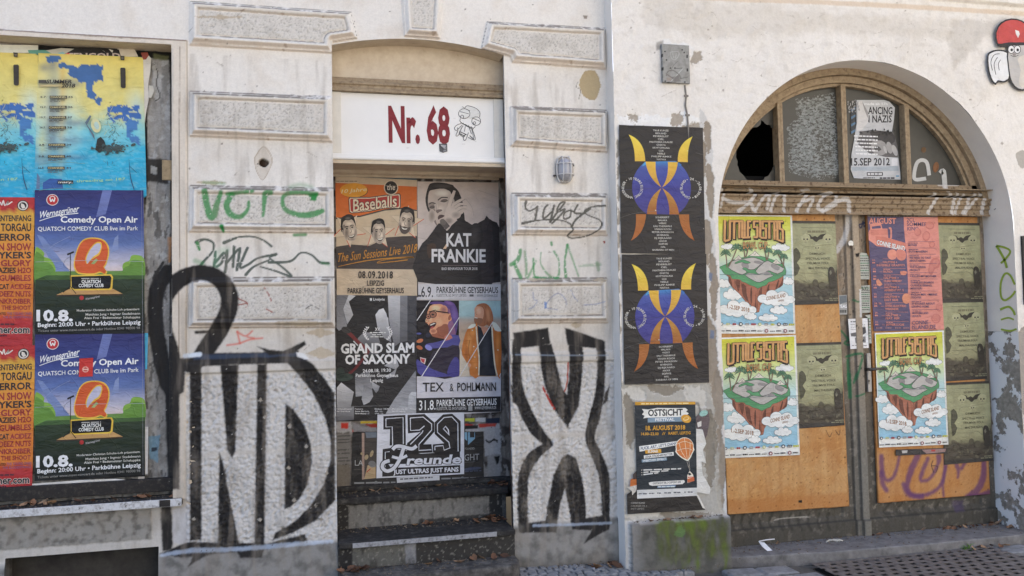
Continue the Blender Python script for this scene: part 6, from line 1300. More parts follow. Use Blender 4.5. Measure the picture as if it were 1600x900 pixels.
# two singers poster
p = Print(YP+.0012); p.zoom(650, 465, 6.666)
p.sheet([(8, -4), (884, 0), (884, 1190), (10, 1240)], c(190, 186, 194), 6, 8)
p.rect(8, 28, 448, 820, c(30, 26, 30)); p.grid([(450, 28), (882, 28), (882, 822), (450, 822)], 4, 20, lambda u, v: cr_([(0, (160, 190, 192)), (.22, (150, 180, 184)), (.26, (170, 150, 136)), (.5, (184, 156, 130)), (1, (176, 146, 120))])(v))
SK, SK2 = c(206, 140, 104), c(150, 84, 62)
p.poly([(140, 60), (220, 40), (330, 60), (400, 110), (436, 200), (430, 320), (400, 400), (340, 330), (300, 120)], c(84, 60, 120), 3)
p.poly([(130, 120), (180, 76), (260, 68), (300, 100), (350, 170), (340, 260), (300, 330), (230, 360), (160, 385), (150, 340), (135, 290), (100, 250), (110, 200)], SK, 3); p.poly([(270, 110), (340, 170), (350, 250), (300, 330), (310, 400), (340, 420), (410, 390), (400, 300), (380, 240), (350, 120)], c(130, 84, 120), 3); p.poly([(240, 300), (330, 280), (330, 420), (240, 420), (160, 390)], SK2, 3); p.ell(352, 205, 26, 44, SK, 15); p.ell(350, 208, 14, 28, SK2, 15)
for q in ((205, 112, 70, 44, (240, 190, 152)), (235, 250, 56, 54, (226, 160, 120)), (150, 220, 26, 40, (228, 168, 130)), (180, 350, 40, 28, (150, 84, 66)), (290, 130, 40, 50, (150, 96, 96))): p.blob(*q[:4], c(q[4]), SK)
p.blob(400, 170, 40, 110, c(118, 90, 160), c(84, 60, 120), -10); p.blob(350, 60, 60, 22, c(120, 80, 150), c(84, 60, 120), 20)
p.stroke([(108, 226), (104, 262), (136, 240)], 6, SK2); p.poly([(138, 280), (180, 258), (212, 262), (196, 300), (150, 325)], c(60, 22, 28), 3); p.poly([(146, 282), (186, 264), (206, 268), (180, 280), (152, 292)], c(226, 206, 196)); p.ell(168, 312, 18, 10, c(170, 70, 70), -20)
for cx, cy, rx, ry in ((175, 175, 34, 30), (128, 196, 20, 22)): p.ell(cx, cy, rx+7, ry+7, c(26, 24, 28), -10); p.ell(cx, cy, rx, ry, c(150, 96, 76), -10); p.ell(cx, cy+2, rx*.45, ry*.3, c(40, 30, 30))
p.stroke([(205, 140), (340, 160)], 12, c(26, 24, 28), 0); p.stroke([(130, 150), (205, 130)], 9, c(40, 28, 28)); p.stroke([(110, 215), (100, 245), (128, 250)], 5, c(226, 180, 140))
p.poly([(290, 440), (340, 390), (446, 395), (446, 500), (300, 520), (110, 530), (105, 485), (180, 470)], c(76, 72, 140), 2); p.poly([(300, 400), (345, 380), (380, 420), (300, 450)], c(186, 110, 96), 2); p.poly([(180, 560), (300, 530), (446, 500), (446, 820), (150, 820), (120, 700)], c(48, 40, 56), 2); p.poly([(340, 720), (400, 620), (446, 650), (446, 815), (330, 815)], c(66, 60, 130), 2); p.poly([(8, 640), (60, 680), (180, 750), (330, 800), (350, 820), (60, 820), (8, 720)], c(68, 64, 136), 2); p.poly([(40, 620), (105, 635), (92, 695), (50, 670)], c(206, 190, 190)); p.poly([(46, 630), (94, 642), (84, 684), (56, 664)], c(180, 60, 64))
p.ell(70, 440, 44, 66, c(28, 26, 34), 10); p.ell(125, 390, 26, 26, c(40, 40, 60)); p.ell(40, 450, 36, 20, c(196, 110, 70), -20); p.ell(36, 520, 34, 20, c(180, 96, 60), 20); p.ell(130, 520, 40, 26, c(120, 120, 190), 30); p.ell(30, 375, 26, 10, c(70, 74, 140))
# second singer
p.poly([(610, 190), (620, 100), (660, 66), (720, 60), (770, 100), (800, 180), (800, 260), (770, 310), (740, 280), (700, 300), (640, 280)], c(160, 96, 62), 3); p.poly([(610, 110), (650, 90), (700, 110), (706, 170), (690, 230), (650, 270), (615, 262), (604, 215), (612, 180)], c(200, 142, 112), 3); p.poly([(606, 215), (640, 212), (690, 220), (690, 250), (660, 285), (620, 275), (605, 245)], c(140, 90, 64), 3); p.stroke([(610, 208), (640, 214)], 7, c(226, 206, 196), 0); p.stroke([(618, 160), (646, 160)], 6, c(96, 60, 46), 0); p.ell(634, 174, 6, 4, c(60, 44, 40))
for k in range(6): p.stroke([(690+k*14, 90), (720+k*12, 170), (710+k*15, 290)], 3, c(190, 124, 84) if k % 2 else c(120, 70, 46))
p.poly([(540, 320), (620, 280), (640, 300), (670, 810), (560, 800), (560, 720), (500, 680), (475, 560), (500, 420)], c(196, 112, 48), 2); p.poly([(790, 300), (882, 340), (882, 790), (850, 818), (800, 560)], c(190, 104, 44), 2); p.poly([(640, 290), (700, 330), (780, 300), (800, 500), (830, 815), (660, 815), (650, 500)], c(40, 42, 50), 1); p.poly([(672, 300), (700, 300), (760, 320), (706, 400)], c(190, 130, 104), 1)
for q in ((555, 470, 34, 150, (220, 142, 74)), (610, 640, 34, 150, (212, 130, 60)), (590, 360, 40, 60, (216, 136, 66)), (525, 590, 26, 90, (170, 92, 40))): p.blob(*q[:4], c(q[4]), c(196, 112, 48))
for q in ((850, 470, 26, 150, (212, 130, 62)), (840, 660, 26, 110, (206, 122, 56))): p.blob(*q[:4], c(q[4]), c(190, 104, 44))
p.blob(730, 560, 50, 200, c(58, 60, 70), c(40, 42, 50)); p.blob(654, 140, 34, 44, c(218, 168, 140), c(200, 142, 112)); p.blob(750, 180, 26, 100, c(196, 130, 88), c(160, 96, 62), -8)
p.poly([(536, 325), (575, 278), (622, 280), (600, 310)], c(222, 210, 192), 2); p.poly([(790, 262), (830, 262), (882, 330), (880, 352), (820, 340)], c(222, 210, 192), 2); p.stroke([(625, 300), (640, 480), (656, 640), (652, 810)], 14, c(214, 196, 172)); p.stroke([(790, 300), (800, 480), (820, 700), (845, 812)], 14, c(214, 196, 172)); p.stroke([(560, 440), (545, 540), (560, 640)], 5, c(150, 80, 34)); p.ell(548, 700, 26, 20, c(200, 140, 110), 30)
for q in ((586, 340), (600, 510), (612, 620), (628, 730), (852, 545)): p.ell(*q, 7, 7, c(214, 200, 180))
p.poly([(455, 520), (475, 560), (480, 600), (540, 700), (560, 820), (452, 820)], c(200, 184, 164))
for a, b in (((150, 28), (8, 240)), ((450, 205), (52, 830)), ((800, 250), (452, 822)), ((882, 790), (866, 822))): p.stroke([a, b], 8, c(206, 202, 206), 0)
p.zoom(510, 450, 4.09)
p.text('TEX', 616, 748, 662, 56, c(38, 36, 38), .012, 660); p.text('&', 788, 812, 660, 50, c(38, 36, 38), .0); p.text('POHLMANN', 836, 1082, 658, 52, c(38, 36, 38), .015, 656)
p.poly([(573, 704), (1112, 692), (1112, 790), (573, 800)], c(40, 38, 40)); p.text('31.8.', 592, 696, 780, 60, c(214, 212, 214), .01, 776); p.text('PARKBÜHNE GEYSERHAUS', 704, 1086, 756, 40, c(206, 204, 206), .018, 746); p.text('KLEISTSTR. 52, 04157 LEIPZIG', 704, 892, 780, 18, c(196, 194, 196), .0, 776); p.text('WWW.GEYSERHAUS.DE', 946, 1084, 776, 18, c(196, 194, 196), .0, 772); p.rect(906, 754, 932, 784, c(150, 150, 152))
p.text('nait', 960, 1016, 812, 14, c(60, 60, 64), .03); p.fine(1030, 1068, 810, 4, c(80, 80, 84), 2, 2)
p.build('poster', 'white concert poster with two photos, laughing man in glasses and man in orange jacket', 'poster', group=GD)

# singer in black poster
p = Print(YP-.0003); p.zoom(650, 280, 6.43)
p.sheet([(14, 22), (848, 34), (852, 1222), (22, 1216)], lambda u, v: cr_([(0, (190, 172, 164)), (.5, (186, 172, 168)), (1, (184, 176, 176))])(v*.7+.3*(1-u)), 6, 8)
p.poly([(125, 70), (160, 38), (240, 32), (340, 50), (410, 100), (445, 160), (470, 240), (470, 330), (420, 420), (300, 200), (180, 120), (140, 320), (110, 290), (95, 190)], c(48, 43, 44), 3)
p.poly([(130, 130), (180, 105), (280, 95), (340, 130), (380, 200), (400, 300), (380, 400), (330, 450), (260, 460), (205, 465), (160, 380), (140, 310), (120, 250)], c(178, 162, 154), 3); p.poly([(120, 250), (150, 230), (190, 240), (205, 300), (170, 330), (145, 315)], c(140, 126, 120), 3); p.poly([(140, 320), (200, 420), (210, 470), (160, 390)], c(120, 108, 104), 2)
fb = c(178, 162, 154)
for q in ((260, 140, 90, 40, (210, 198, 190)), (250, 295, 44, 40, (200, 186, 178)), (160, 370, 36, 70, (126, 114, 108)), (345, 250, 44, 90, (146, 132, 126)), (205, 268, 22, 50, (198, 184, 176)), (300, 430, 60, 30, (120, 108, 104))): p.blob(*q[:4], c(q[4]), fb)
p.blob(270, 70, 110, 26, c(74, 68, 68), c(48, 43, 44)); p.stroke([(130, 252), (160, 236), (195, 246)], 9, c(66, 58, 58)); p.stroke([(220, 212), (260, 184), (320, 186)], 11, c(66, 58, 58)); p.ell(162, 278, 26, 13, c(96, 84, 82), -8); p.ell(282, 215, 34, 15, c(100, 88, 84), -10); p.stroke([(134, 282), (160, 292), (190, 280)], 5, c(50, 44, 44)); p.stroke([(244, 222), (285, 230), (320, 214)], 5, c(50, 44, 44))
p.stroke([(200, 240), (205, 300), (210, 330)], 5, c(140, 126, 120)); p.poly([(200, 320), (215, 306), (255, 304), (262, 318), (235, 330), (215, 344)], c(110, 96, 94), 3)
p.poly([(218, 388), (228, 364), (255, 356), (286, 366), (270, 384), (240, 396), (226, 410)], c(78, 62, 62), 3); p.stroke([(224, 410), (250, 400), (284, 378)], 6, c(190, 172, 166))
HC, HS = c(190, 174, 166), c(132, 118, 112)
p.poly([(300, 300), (340, 250), (380, 250), (430, 270), (480, 300), (470, 340), (420, 380), (390, 430), (350, 460), (300, 420), (290, 370)], HC, 3)
p.stroke([(335, 280), (355, 200), (388, 115)], [44, 36, 24], HC); p.stroke([(370, 260), (430, 220), (490, 190)], [34, 28, 18], HC); p.stroke([(385, 290), (440, 252), (505, 255)], [32, 28, 20], HC); p.stroke([(400, 315), (450, 285), (505, 288)], [28, 26, 18], HC)
for P in ([(352, 270), (372, 210), (396, 130)], [(380, 272), (440, 232), (496, 200)], [(395, 300), (450, 264), (510, 268)], [(410, 330), (460, 300), (508, 300)]): p.stroke(P, 4, HS)
p.blob(330, 420, 50, 40, c(140, 126, 120), HC); p.blob(400, 360, 50, 40, c(150, 136, 130), HC)
p.poly([(20, 720), (110, 600), (170, 520), (225, 445), (260, 460), (310, 520), (360, 460), (430, 400), (480, 330), (490, 410), (520, 430), (580, 465), (640, 430), (715, 398), (770, 420), (850, 515), (852, 1032), (22, 1032)], c(44, 40, 41), 2); p.poly([(660, 450), (760, 430), (780, 1030), (660, 1030)], c(52, 46, 48), 2)
p.blob(600, 560, 70, 120, c(66, 61, 62), c(44, 40, 41)); p.blob(300, 620, 120, 90, c(58, 52, 53), c(44, 40, 41)); p.stroke([(265, 428), (320, 490)], [60, 56], c(88, 80, 78), 0); p.ell(270, 430, 34, 28, c(104, 96, 92), 40)
p.poly([(270, 700), (310, 640), (330, 650), (300, 700)], c(206, 172, 140)); p.poly([(110, 660), (190, 650), (200, 700), (130, 800)], c(66, 50, 42), 2); p.stroke([(20, 586), (230, 625), (600, 632)], 1.5, c(90, 84, 84)); p.stroke([(620, 110), (740, 150), (840, 188)], 1.6, c(130, 118, 114)); p.stroke([(500, 200), (560, 280), (580, 370)], 1.6, c(120, 108, 104))
p.text('KAT', 308, 552, 672, 124, c(206, 202, 204), .028, 672); p.text('FRANKIE', 160, 696, 830, 124, c(206, 202, 204), .028, 832); p.stroke([(262, 866), (616, 866)], 2.5, c(150, 130, 130), 0); p.text('BAD BEHAVIOUR TOUR 2018', 258, 616, 912, 26, c(190, 186, 188), .01)
p.zoom(510, 260, 4.09); p.poly([(586, 752), (1116, 754), (1116, 855), (588, 848)], c(192, 188, 192)); p.poly([(586, 820), (606, 822), (606, 834), (586, 833)], c(60, 60, 70)); p.text('6.9.', 606, 680, 834, 64, c(38, 36, 38), .012); p.text('PARKBÜHNE GEYSERHAUS', 704, 1096, 808, 38, c(38, 36, 38), .018, 810); p.text('KLEISTSTR. 52, 04157 LEIPZIG', 704, 894, 832, 16, c(60, 58, 60), .0); p.text('WWW.GEYSERHAUS.DE', 962, 1094, 834, 16, c(60, 58, 60), .0); p.rect(914, 818, 940, 832, c(90, 88, 90))
p.build('poster', 'grey concert poster of a dark haired singer with raised hand and microphone', 'poster', group=GD)

# football fan poster
p = Print(YP-.003); p.zoom(520, 640, 5.517)
p.sheet([(385, 44), (1132, 18), (1132, 556), (376, 592)], c(194, 194, 204), 5, 4)
FB = c(36, 33, 35); FW_ = c(194, 194, 204)
def num(outl, inner):
    p.poly(outl, FB)
    for q in inner: p.stroke(q, 9, FW_, 0, True)
one = [(436, 56), (626, 46), (630, 300), (490, 310), (494, 170), (436, 172)]; p.poly(one, FB); p.stroke([(458, 78), (606, 68), (608, 310)], 8, FW_, 0); p.stroke([(458, 78), (458, 150), (512, 148), (516, 310)], 8, FW_, 0)
two = [(644, 46), (790, 38), (875, 110), (876, 190), (780, 300), (850, 298), (860, 370), (640, 380), (640, 290), (760, 190), (740, 196), (648, 205)]; p.poly(two, FB); p.stroke([(668, 72), (778, 64), (852, 124), (852, 176), (742, 300), (742, 352), (850, 346)], 8, FW_, 0); p.stroke([(668, 72), (670, 180), (748, 176), (790, 140)], 8, FW_, 0); p.stroke([(668, 300), (768, 200), (778, 180)], 8, FW_, 0)
nine = [(878, 110), (950, 42), (1030, 36), (1102, 100), (1102, 360), (1000, 390), (862, 370), (862, 300), (960, 290), (878, 210)]; p.poly(nine, FB); p.stroke([(902, 124), (960, 68), (1026, 62), (1078, 118), (1080, 360)], 8, FW_, 0); p.stroke([(902, 124), (902, 196), (1000, 280), (1010, 330), (960, 350), (950, 310), (880, 316), (880, 350)], 8, FW_, 0); p.poly([(948, 166), (972, 138), (1000, 172), (1006, 226)], FW_); p.poly([(958, 166), (972, 150), (990, 176), (996, 206)], FB)
p.poly([(820, 286), (876, 232), (930, 282)], FW_); p.poly([(430, 340), (500, 330), (760, 380), (1096, 360), (1098, 545), (426, 578)], FB); p.stroke([(450, 500), (452, 366), (490, 362)], 7, FW_, 0)
p.poly([(480, 470), (1090, 462), (1098, 478), (560, 500), (500, 500)], FW_)
for wd, cl_ in ((46, FB), (30, FW_)):
    p.stroke([(515, 345), (545, 318), (600, 318), (680, 338), (722, 312)], wd, cl_); p.stroke([(612, 325), (580, 420), (530, 500), (470, 530), (428, 500), (440, 458), (490, 440)], wd, cl_); p.stroke([(510, 405), (580, 420), (640, 396)], wd*.8, cl_)
p.text('reunde', 640, 1096, 474, 74, FW_, .03, 462, skew=14, outline=FB, ow=.04); p.text('JUST ULTRAS JUST FANS', 524, 1082, 556, 36, FW_, .035, 532)
p.build('poster', 'white football fan poster with bold black 129 and script lettering', 'poster', group=GD)
p = Print(YP-.004); p.zoom(520, 640, 5.517); p.poly([(550, 585), (920, 568), (920, 636), (556, 656)], c(180, 180, 186)); p.fine(580, 860, 606, 12, c(80, 80, 84), 7, 3, 590); p.fine(690, 760, 634, 8, c(70, 70, 74), 2, 4); p.build('paper_remnant', 'pale torn strip just under the white football fan poster', 'torn paper')
# ---------------------------------------------------------------- black weekender posters
KV = (.98, .99, 1.06); YW = YR-.010
p = Print(YW); p.zoom(950, 180, 4.089)
p.sheet([(70, 62), (606, 80), (622, 892), (85, 881)], lambda u, v: c(48+6*u, 45+5*u, 45+5*u), 8, 12, 1, 2)
DKP = c(50, 47, 47); bl = cr_([(0, (60, 130, 200)), (.12, (66, 84, 170)), (.5, (62, 62, 150)), (1, (66, 62, 140))]); gd_ = cr_([(0, (238, 214, 70)), (.3, (226, 176, 60)), (.5, (200, 150, 60)), (.7, (170, 104, 48)), (1, (176, 98, 44))])
mx = lambda x, y: x+(y-464)*.019
BC = lambda x, y: bl((y-296)/336.); GC = lambda x, y: gd_((y-125)/675.)
p.poly([(mx(x, y), y) for x, y in [(342+188*math.cos(a)*1.0, 464+196*math.sin(a)) for a in np.linspace(0, 6.283, 60)[:-1]] if 290 < y < 640], BC)
p.poly([(236, 297), (256, 310), (218, 326)], c(70, 160, 220)); p.poly([(448, 300), (470, 316), (460, 330)], c(60, 120, 200))
def horn(P): p.poly(P, GC)
def cv(a, b, c_, n=10): return [((1-t)**2*a[0]+2*t*(1-t)*b[0]+t*t*c_[0], (1-t)**2*a[1]+2*t*(1-t)*b[1]+t*t*c_[1]) for t in np.linspace(0, 1, n)]
horn(cv((132, 124), (235, 160), (238, 294))+[(172, 294)]+cv((172, 294), (172, 190), (132, 124))[1:-1]); horn(cv((540, 136), (440, 180), (446, 298))+[(510, 300)]+cv((510, 300), (505, 210), (540, 136))[1:-1])
horn(cv((240, 296), (252, 400), (342, 462))+cv((342, 462), (300, 400), (304, 298))); horn(cv((382, 298), (390, 400), (345, 462))+cv((345, 462), (436, 410), (446, 300)))
horn(cv((342, 466), (255, 520), (248, 632))+cv((312, 634), (300, 540), (342, 466))); horn(cv((346, 466), (440, 520), (454, 634))+cv((392, 634), (395, 540), (346, 466)))
horn(cv((243, 632), (235, 760), (145, 802))+cv((145, 802), (185, 740), (178, 632))); horn(cv((452, 634), (465, 760), (553, 802))+cv((553, 802), (515, 730), (518, 634)))
TXT = c(206, 204, 200)
for k, t_ in enumerate(('TRUE KUNZE', 'MIDLAND', 'PEVERELIST', 'CIEL', 'PANTHERA KRAUSE', 'GNISTA', 'KRYPTOFAUNA', 'LUX', 'NEELE', 'PHILIPP RIMKE', 'NAITWA')): w_ = len(t_)*4.9; xc = 337+k*.4; p.text(t_, xc-w_, xc+w_, 102+k*18.5, 10.5, TXT, .01, 104+k*18.5)
for k, t_ in enumerate(('SCHERBERT', 'MALAKA', 'WERKE', 'EAU THERMALE', 'VIVIAN KOCH', 'PETER INVASION', 'SEVENSOL', 'DJ RIJKAARD', 'ANOUK', 'SOPH!E', 'HAL', 'BARBARA OF MEN')): w_ = len(t_)*4.9; xc = 347+k*.5; p.text(t_, xc-w_, xc+w_, 658+k*18.9, 10.5, TXT, .01)
def ringtext(t_, cx, cy, r, a0, a1, h):
    def fn(u, w): a = R(a0+(a1-a0)*u); rr = r+w*h-h/2; return cx+rr*math.cos(a), cy+rr*math.sin(a)
    p.text(t_, 0, 1, 0, h, TXT, .015, fn=fn)
ringtext('10 YEARS ELECTRIC', 155, 465, 61, -110, 75, 15); ringtext('WEEKENDER •', 155, 465, 61, 88, 235, 15); ringtext('24. – 26.08.2018 •', 528, 468, 61, -95, 80, 15); ringtext('CONNE ISLAND •', 528, 468, 61, 92, 250, 15)
p.stroke([(74, 480), (340, 466), (622, 492)], 1.6, c(80, 80, 120), 3); p.stroke([(80, 655), (150, 632), (240, 618), (330, 612)], 1.5, c(120, 118, 118)); p.stroke([(560, 240), (600, 250), (612, 244)], 1.5, c(110, 108, 108)); p.ell(303, 608, 4, 4, c(210, 200, 190)); p.ell(508, 228, 4, 4, c(226, 214, 150))
WK = p.build('poster', 'black poster with blue disc and golden horns, upper of the pair', 'poster', group='black weekender posters on the plaster')
copy_to(WK, (1034, 293), (1039.3, 494.2), YW, 'black poster with blue disc and golden horns, lower of the pair', -.0012)

# black under-poster and the dark blue festival poster
KV = (.84, .86, .95)
p = Print(YW+.004); p.zoom(950, 590, 2.905)
p.poly([(86, 530), (130, 500), (400, 530), (442, 600), (88, 620)], c(46, 43, 43)); p.text('CONNE ISLAND', 104, 168, 573, 8, c(170, 168, 166), .01); p.text('KOBURGER STR. 3', 104, 176, 586, 7, c(150, 148, 146), .008); p.text('04277 LEIPZIG', 104, 164, 599, 7, c(150, 148, 146), .008)
p.build('poster', 'bottom strip of a black poster with a small address, under the festival poster', 'poster')
p = Print(YW+.002); p.zoom(950, 590, 2.905)
p.poly([(398, 180), (415, 165), (440, 180), (455, 150), (462, 190), (450, 260), (440, 280), (425, 230), (404, 235)], c(96, 84, 90)); p.ell(434, 162, 20, 13, c(140, 184, 182), -20); p.poly([(400, 232), (430, 236), (446, 300), (430, 330), (446, 390), (424, 380), (430, 440), (465, 500), (462, 530), (404, 520)], c(206, 206, 208)); p.poly([(404, 205), (424, 196), (424, 220), (408, 226)], c(210, 208, 208)); p.poly([(400, 530), (412, 536), (442, 596), (430, 592)], c(208, 206, 206))
p.build('paper_remnant', 'white torn paper rags with a teal scrap right of the festival poster', 'torn paper')
p = Print(YW+.002); p.zoom(950, 590, 2.905); p.poly([(102, 462), (132, 450), (132, 510), (100, 495)], c(190, 104, 50)); p.poly([(86, 498), (132, 488), (128, 515), (110, 534), (108, 515)], c(196, 192, 190)); p.poly([(112, 440), (132, 420), (132, 460), (115, 462)], c(70, 60, 60)); p.build('paper_remnant', 'orange and white torn scrap left of the festival poster', 'torn paper')
p = Print(YW-.001); p.zoom(985, 620, 4.736)
p.sheet([(34, 38), (480, 36), (494, 732), (50, 754)], lambda u, v: c(40, 48, 58), 5, 7)
p.poly([(34, 38), (480, 36), (481, 56), (34, 62)], c(206, 150, 46)); p.fine(80, 430, 56, 9, c(230, 206, 150), 9, 4, 52); p.poly([(49, 690), (493, 672), (495, 732), (50, 754)], c(200, 202, 208)); 
for x0, x1 in ((60, 125), (138, 178), (198, 228), (250, 300), (320, 370), (398, 412), (424, 460)): p.fine(x0, x1, 722-(x0-60)*.035, 9, c(90, 94, 104), 2, int(x0))
p.poly([(85, 90), (130, 94), (200, 82), (360, 84), (405, 82), (424, 96), (412, 110), (432, 122), (412, 140), (350, 150), (130, 154), (95, 160), (104, 140), (85, 130), (100, 112)], c(222, 222, 224)); p.text('OSTSiCHT', 132, 386, 142, 46, c(28, 30, 36), .03, 136); p.poly([(128, 156), (395, 148), (395, 182), (128, 190)], c(120, 146, 172)); p.text('FESTIVAL', 184, 326, 180, 20, c(230, 232, 236), .03, 176)
p.ell(412, 162, 38, 30, c(212, 150, 44), 20); p.ell(412, 162, 24, 14, c(232, 196, 130), -20); p.ell(412, 160, 16, 8, c(212, 150, 44), -20)
YL_ = c(214, 156, 46); p.text('18. AUGUST 2018', 114, 404, 248, 32, YL_, .03, 242); p.text('14.00–22.00', 80, 208, 284, 20, YL_, .02); p.text('//', 234, 258, 282, 20, YL_, .02); p.text('RABET, LEIPZIG', 282, 444, 280, 20, YL_, .02, 276)
p.poly([(64, 366), (370, 324), (372, 352), (68, 406)], c(226, 226, 228)); p.text("FUCK ART, LET'S DANCE", 76, 360, 394, 20, c(40, 70, 110), .02, 350); p.poly([(108, 394), (226, 386), (228, 414), (110, 420)], c(214, 156, 46)); p.text('ELMAR', 130, 204, 414, 18, c(232, 230, 226), .03, 410); p.poly([(98, 434), (318, 408), (320, 434), (100, 458)], c(226, 226, 228)); p.text('LENA STOEHRFAKTOR', 108, 312, 454, 16, c(34, 36, 42), .02, 430); p.poly([(82, 464), (268, 448), (270, 470), (84, 486)], c(120, 146, 172)); p.text('WERTHER EFFEKT', 92, 262, 482, 15, c(222, 226, 230), .02, 466)
for k, (x1, n_) in enumerate(((374, 5), (280, 3), (206, 2))): p.ell(84, 542+k*18, 3, 3, c(214, 214, 214)); p.fine(96, x1, 546+k*17, 9, c(206, 208, 212), n_, k, 536+k*15)
p.poly([(134, 636), (150, 630), (240, 624), (396, 616), (402, 630), (384, 646), (160, 658), (140, 652)], c(220, 220, 224)); p.text('OSTSICHT.BLOGSPORT.DE', 166, 372, 648, 14, c(34, 36, 44), .02, 636); p.poly([(198, 660), (334, 652), (334, 666), (198, 674)], c(110, 136, 170)); p.fine(204, 328, 668, 8, c(200, 210, 220), 4, 3)
p.ell(400, 368, 67, 68, c(232, 226, 216)); p.poly([(336, 385), (350, 430), (408, 470), (432, 468), (458, 420), (466, 370)], c(232, 226, 216), 2); p.ell(401, 366, 62, 62, c(206, 120, 60)); p.poly([(342, 384), (358, 428), (412, 462), (428, 460), (450, 420), (461, 376)], c(206, 116, 58), 2)
for P in ([(360, 340), (375, 400), (412, 460)], [(398, 306), (410, 390), (420, 462)], [(440, 330), (440, 400), (428, 460)], [(342, 350), (400, 330), (460, 350)], [(346, 398), (410, 380), (460, 396)]): p.stroke(P, 3, c(238, 214, 190))
p.stroke([(414, 466), (436, 540)], 1.6, c(220, 210, 200), 0); p.stroke([(430, 466), (440, 540)], 1.6, c(220, 210, 200), 0); p.poly([(420, 580), (436, 545), (462, 575), (472, 622), (420, 636)], c(224, 214, 204)); p.poly([(420, 606), (470, 596), (472, 622), (422, 634)], c(200, 100, 60)); p.poly([(424, 566), (440, 560), (450, 576), (430, 582)], c(40, 40, 46)); p.fine(424, 466, 600, 10, c(200, 90, 70), 4, 9)
p.build('poster', 'dark blue festival poster with orange hot air balloon', 'poster')

# ---------------------------------------------------------------- gateway posters
KV = (.92, .92, .97); YB_ = YG-.036
# olive metal concert poster
p = Print(YB_+.004); p.zoom(1235, 335, 6.212)
og = cr_([(0, (62, 58, 54)), (.03, (62, 58, 54)), (.035, (150, 150, 116)), (.5, (160, 159, 122)), (.72, (146, 142, 108)), (.77, (92, 86, 72)), (.93, (84, 78, 68)), (.96, (60, 56, 52)), (1, (58, 54, 52))])
def olv(u, v):
    k = np.array(og(v)); s = fbm(np.array([u*4.]), np.array([v*6.]), 1.5, 4, 33)[0]
    s3 = fbm(np.array([u*4.]), np.array([v*6.]), 7, 4, 35, .65)[0]; k = k*(.72+.34*s+.28*s3)
    if .04 < v < .95:
        e = max(0, 1-u/.2)*sst(.33, .5, v)+max(0, (u-.82)/.18)*sst(.45, .65, v)*1.2; e = min(1, e*(.1+1.8*s3)); k = k*(1-e)+np.array(c(72, 68, 58))*e
        if v > .70: e = min(1, sst(.70, .8, v+.3*(s-.5))*(.2+1.4*s3)); k = k*(1-e)+np.array(c(78, 70, 60))*e
    return k
sst = lambda a, b, x: (lambda t: t*t*(3-2*t))(min(1, max(0, (x-a)/(b-a))))
p.sheet([(-60, 60), (436, 66), (468, 866), (-46, 882)], olv, 48, 80)
IK = c(70, 66, 56)
p.stroke([(100, 126), (390, 132)], 3, c(90, 88, 70), 0); p.text('KILLTOWN DEATHFEST', 165, 340, 178, 24, c(118, 114, 88), .0, 178) if False else p.fine(165, 340, 178, 22, c(120, 116, 90), 6, 2)
p.poly([(150, 186), (190, 196), (210, 220), (240, 208), (262, 222), (290, 196), (350, 184), (318, 215), (310, 240), (280, 245), (256, 268), (238, 262), (215, 240), (196, 238), (185, 210)], c(62, 58, 50), 1)
SKL = c(172, 170, 134)
for cx, cy, r, tl in ((148, 232, 44, -10), (364, 232, 44, 14), (258, 318, 34, 0)):
    p.ell(cx, cy-4, r, r*.86, SKL, tl); p.poly([(cx-r*.5, cy+r*.4), (cx+r*.5, cy+r*.4), (cx+r*.36, cy+r*1.02), (cx-r*.36, cy+r*1.02)], SKL)
    for s_ in (-1, 1): p.ell(cx+s_*r*.36, cy+r*.22, r*.2, r*.2, c(62, 58, 50), 0, 10)
    p.poly([(cx, cy+r*.42), (cx-r*.1, cy+r*.62), (cx+r*.1, cy+r*.62)], c(70, 66, 56)); p.fine(cx-r*.3, cx+r*.3, cy+r*.9, r*.1, c(90, 86, 70), 4, 3)
for t_, x0, x1, y_ in (('DEMILICH', 186, 336, 392), ('SPECTRAL VOICE', 148, 382, 440), ('TRIUMVIR FOUL', 156, 376, 484), ('MALTHUSIAN', 176, 362, 532)): p.text(t_, x0, x1, y_, 21, c(92, 88, 70), .01)
for P in ([(110, 380), (130, 320), (220, 312), (300, 300), (400, 290)], [(96, 470), (120, 480)], [(95, 570), (250, 572), (300, 560), (360, 600)], [(130, 640), (200, 690), (260, 650)]): p.stroke(P, 2.2, c(100, 96, 76))
rn = random.Random(12)
for i in range(36): p.ell(rn.uniform(60, 450), rn.uniform(690, 820), rn.uniform(8, 26), rn.uniform(6, 16), c(*[rn.choice([(100, 94, 78), (70, 64, 56), (86, 80, 68)])][0]), rn.uniform(0, 180), 9)
for q in ((240, 660, 26, 30), (305, 690, 34, 34)): p.ell(*q, c(92, 86, 70))
p.poly([(366, 540), (380, 510), (412, 515), (430, 570), (440, 700), (400, 740), (370, 640)], c(66, 60, 52), 2); p.poly([(374, 560), (390, 540), (400, 570), (385, 590)], c(120, 116, 100)); p.poly([(30, 340), (80, 350), (95, 420), (60, 470), (90, 520), (40, 600)], c(84, 82, 66), 2)
p.fine(372, 460, 820, 10, c(132, 128, 104), 3, 5); p.fine(336, 462, 838, 10, c(132, 128, 104), 4, 6); p.fine(150, 330, 800, 3, c(40, 38, 36), 3, 5)
GO = 'olive skull concert posters on the gateway'
O_ = p.build('poster', 'olive skull concert poster high on the left board beside the upper cartoon island', 'poster', group=GO)
src = (1276.5, 386)
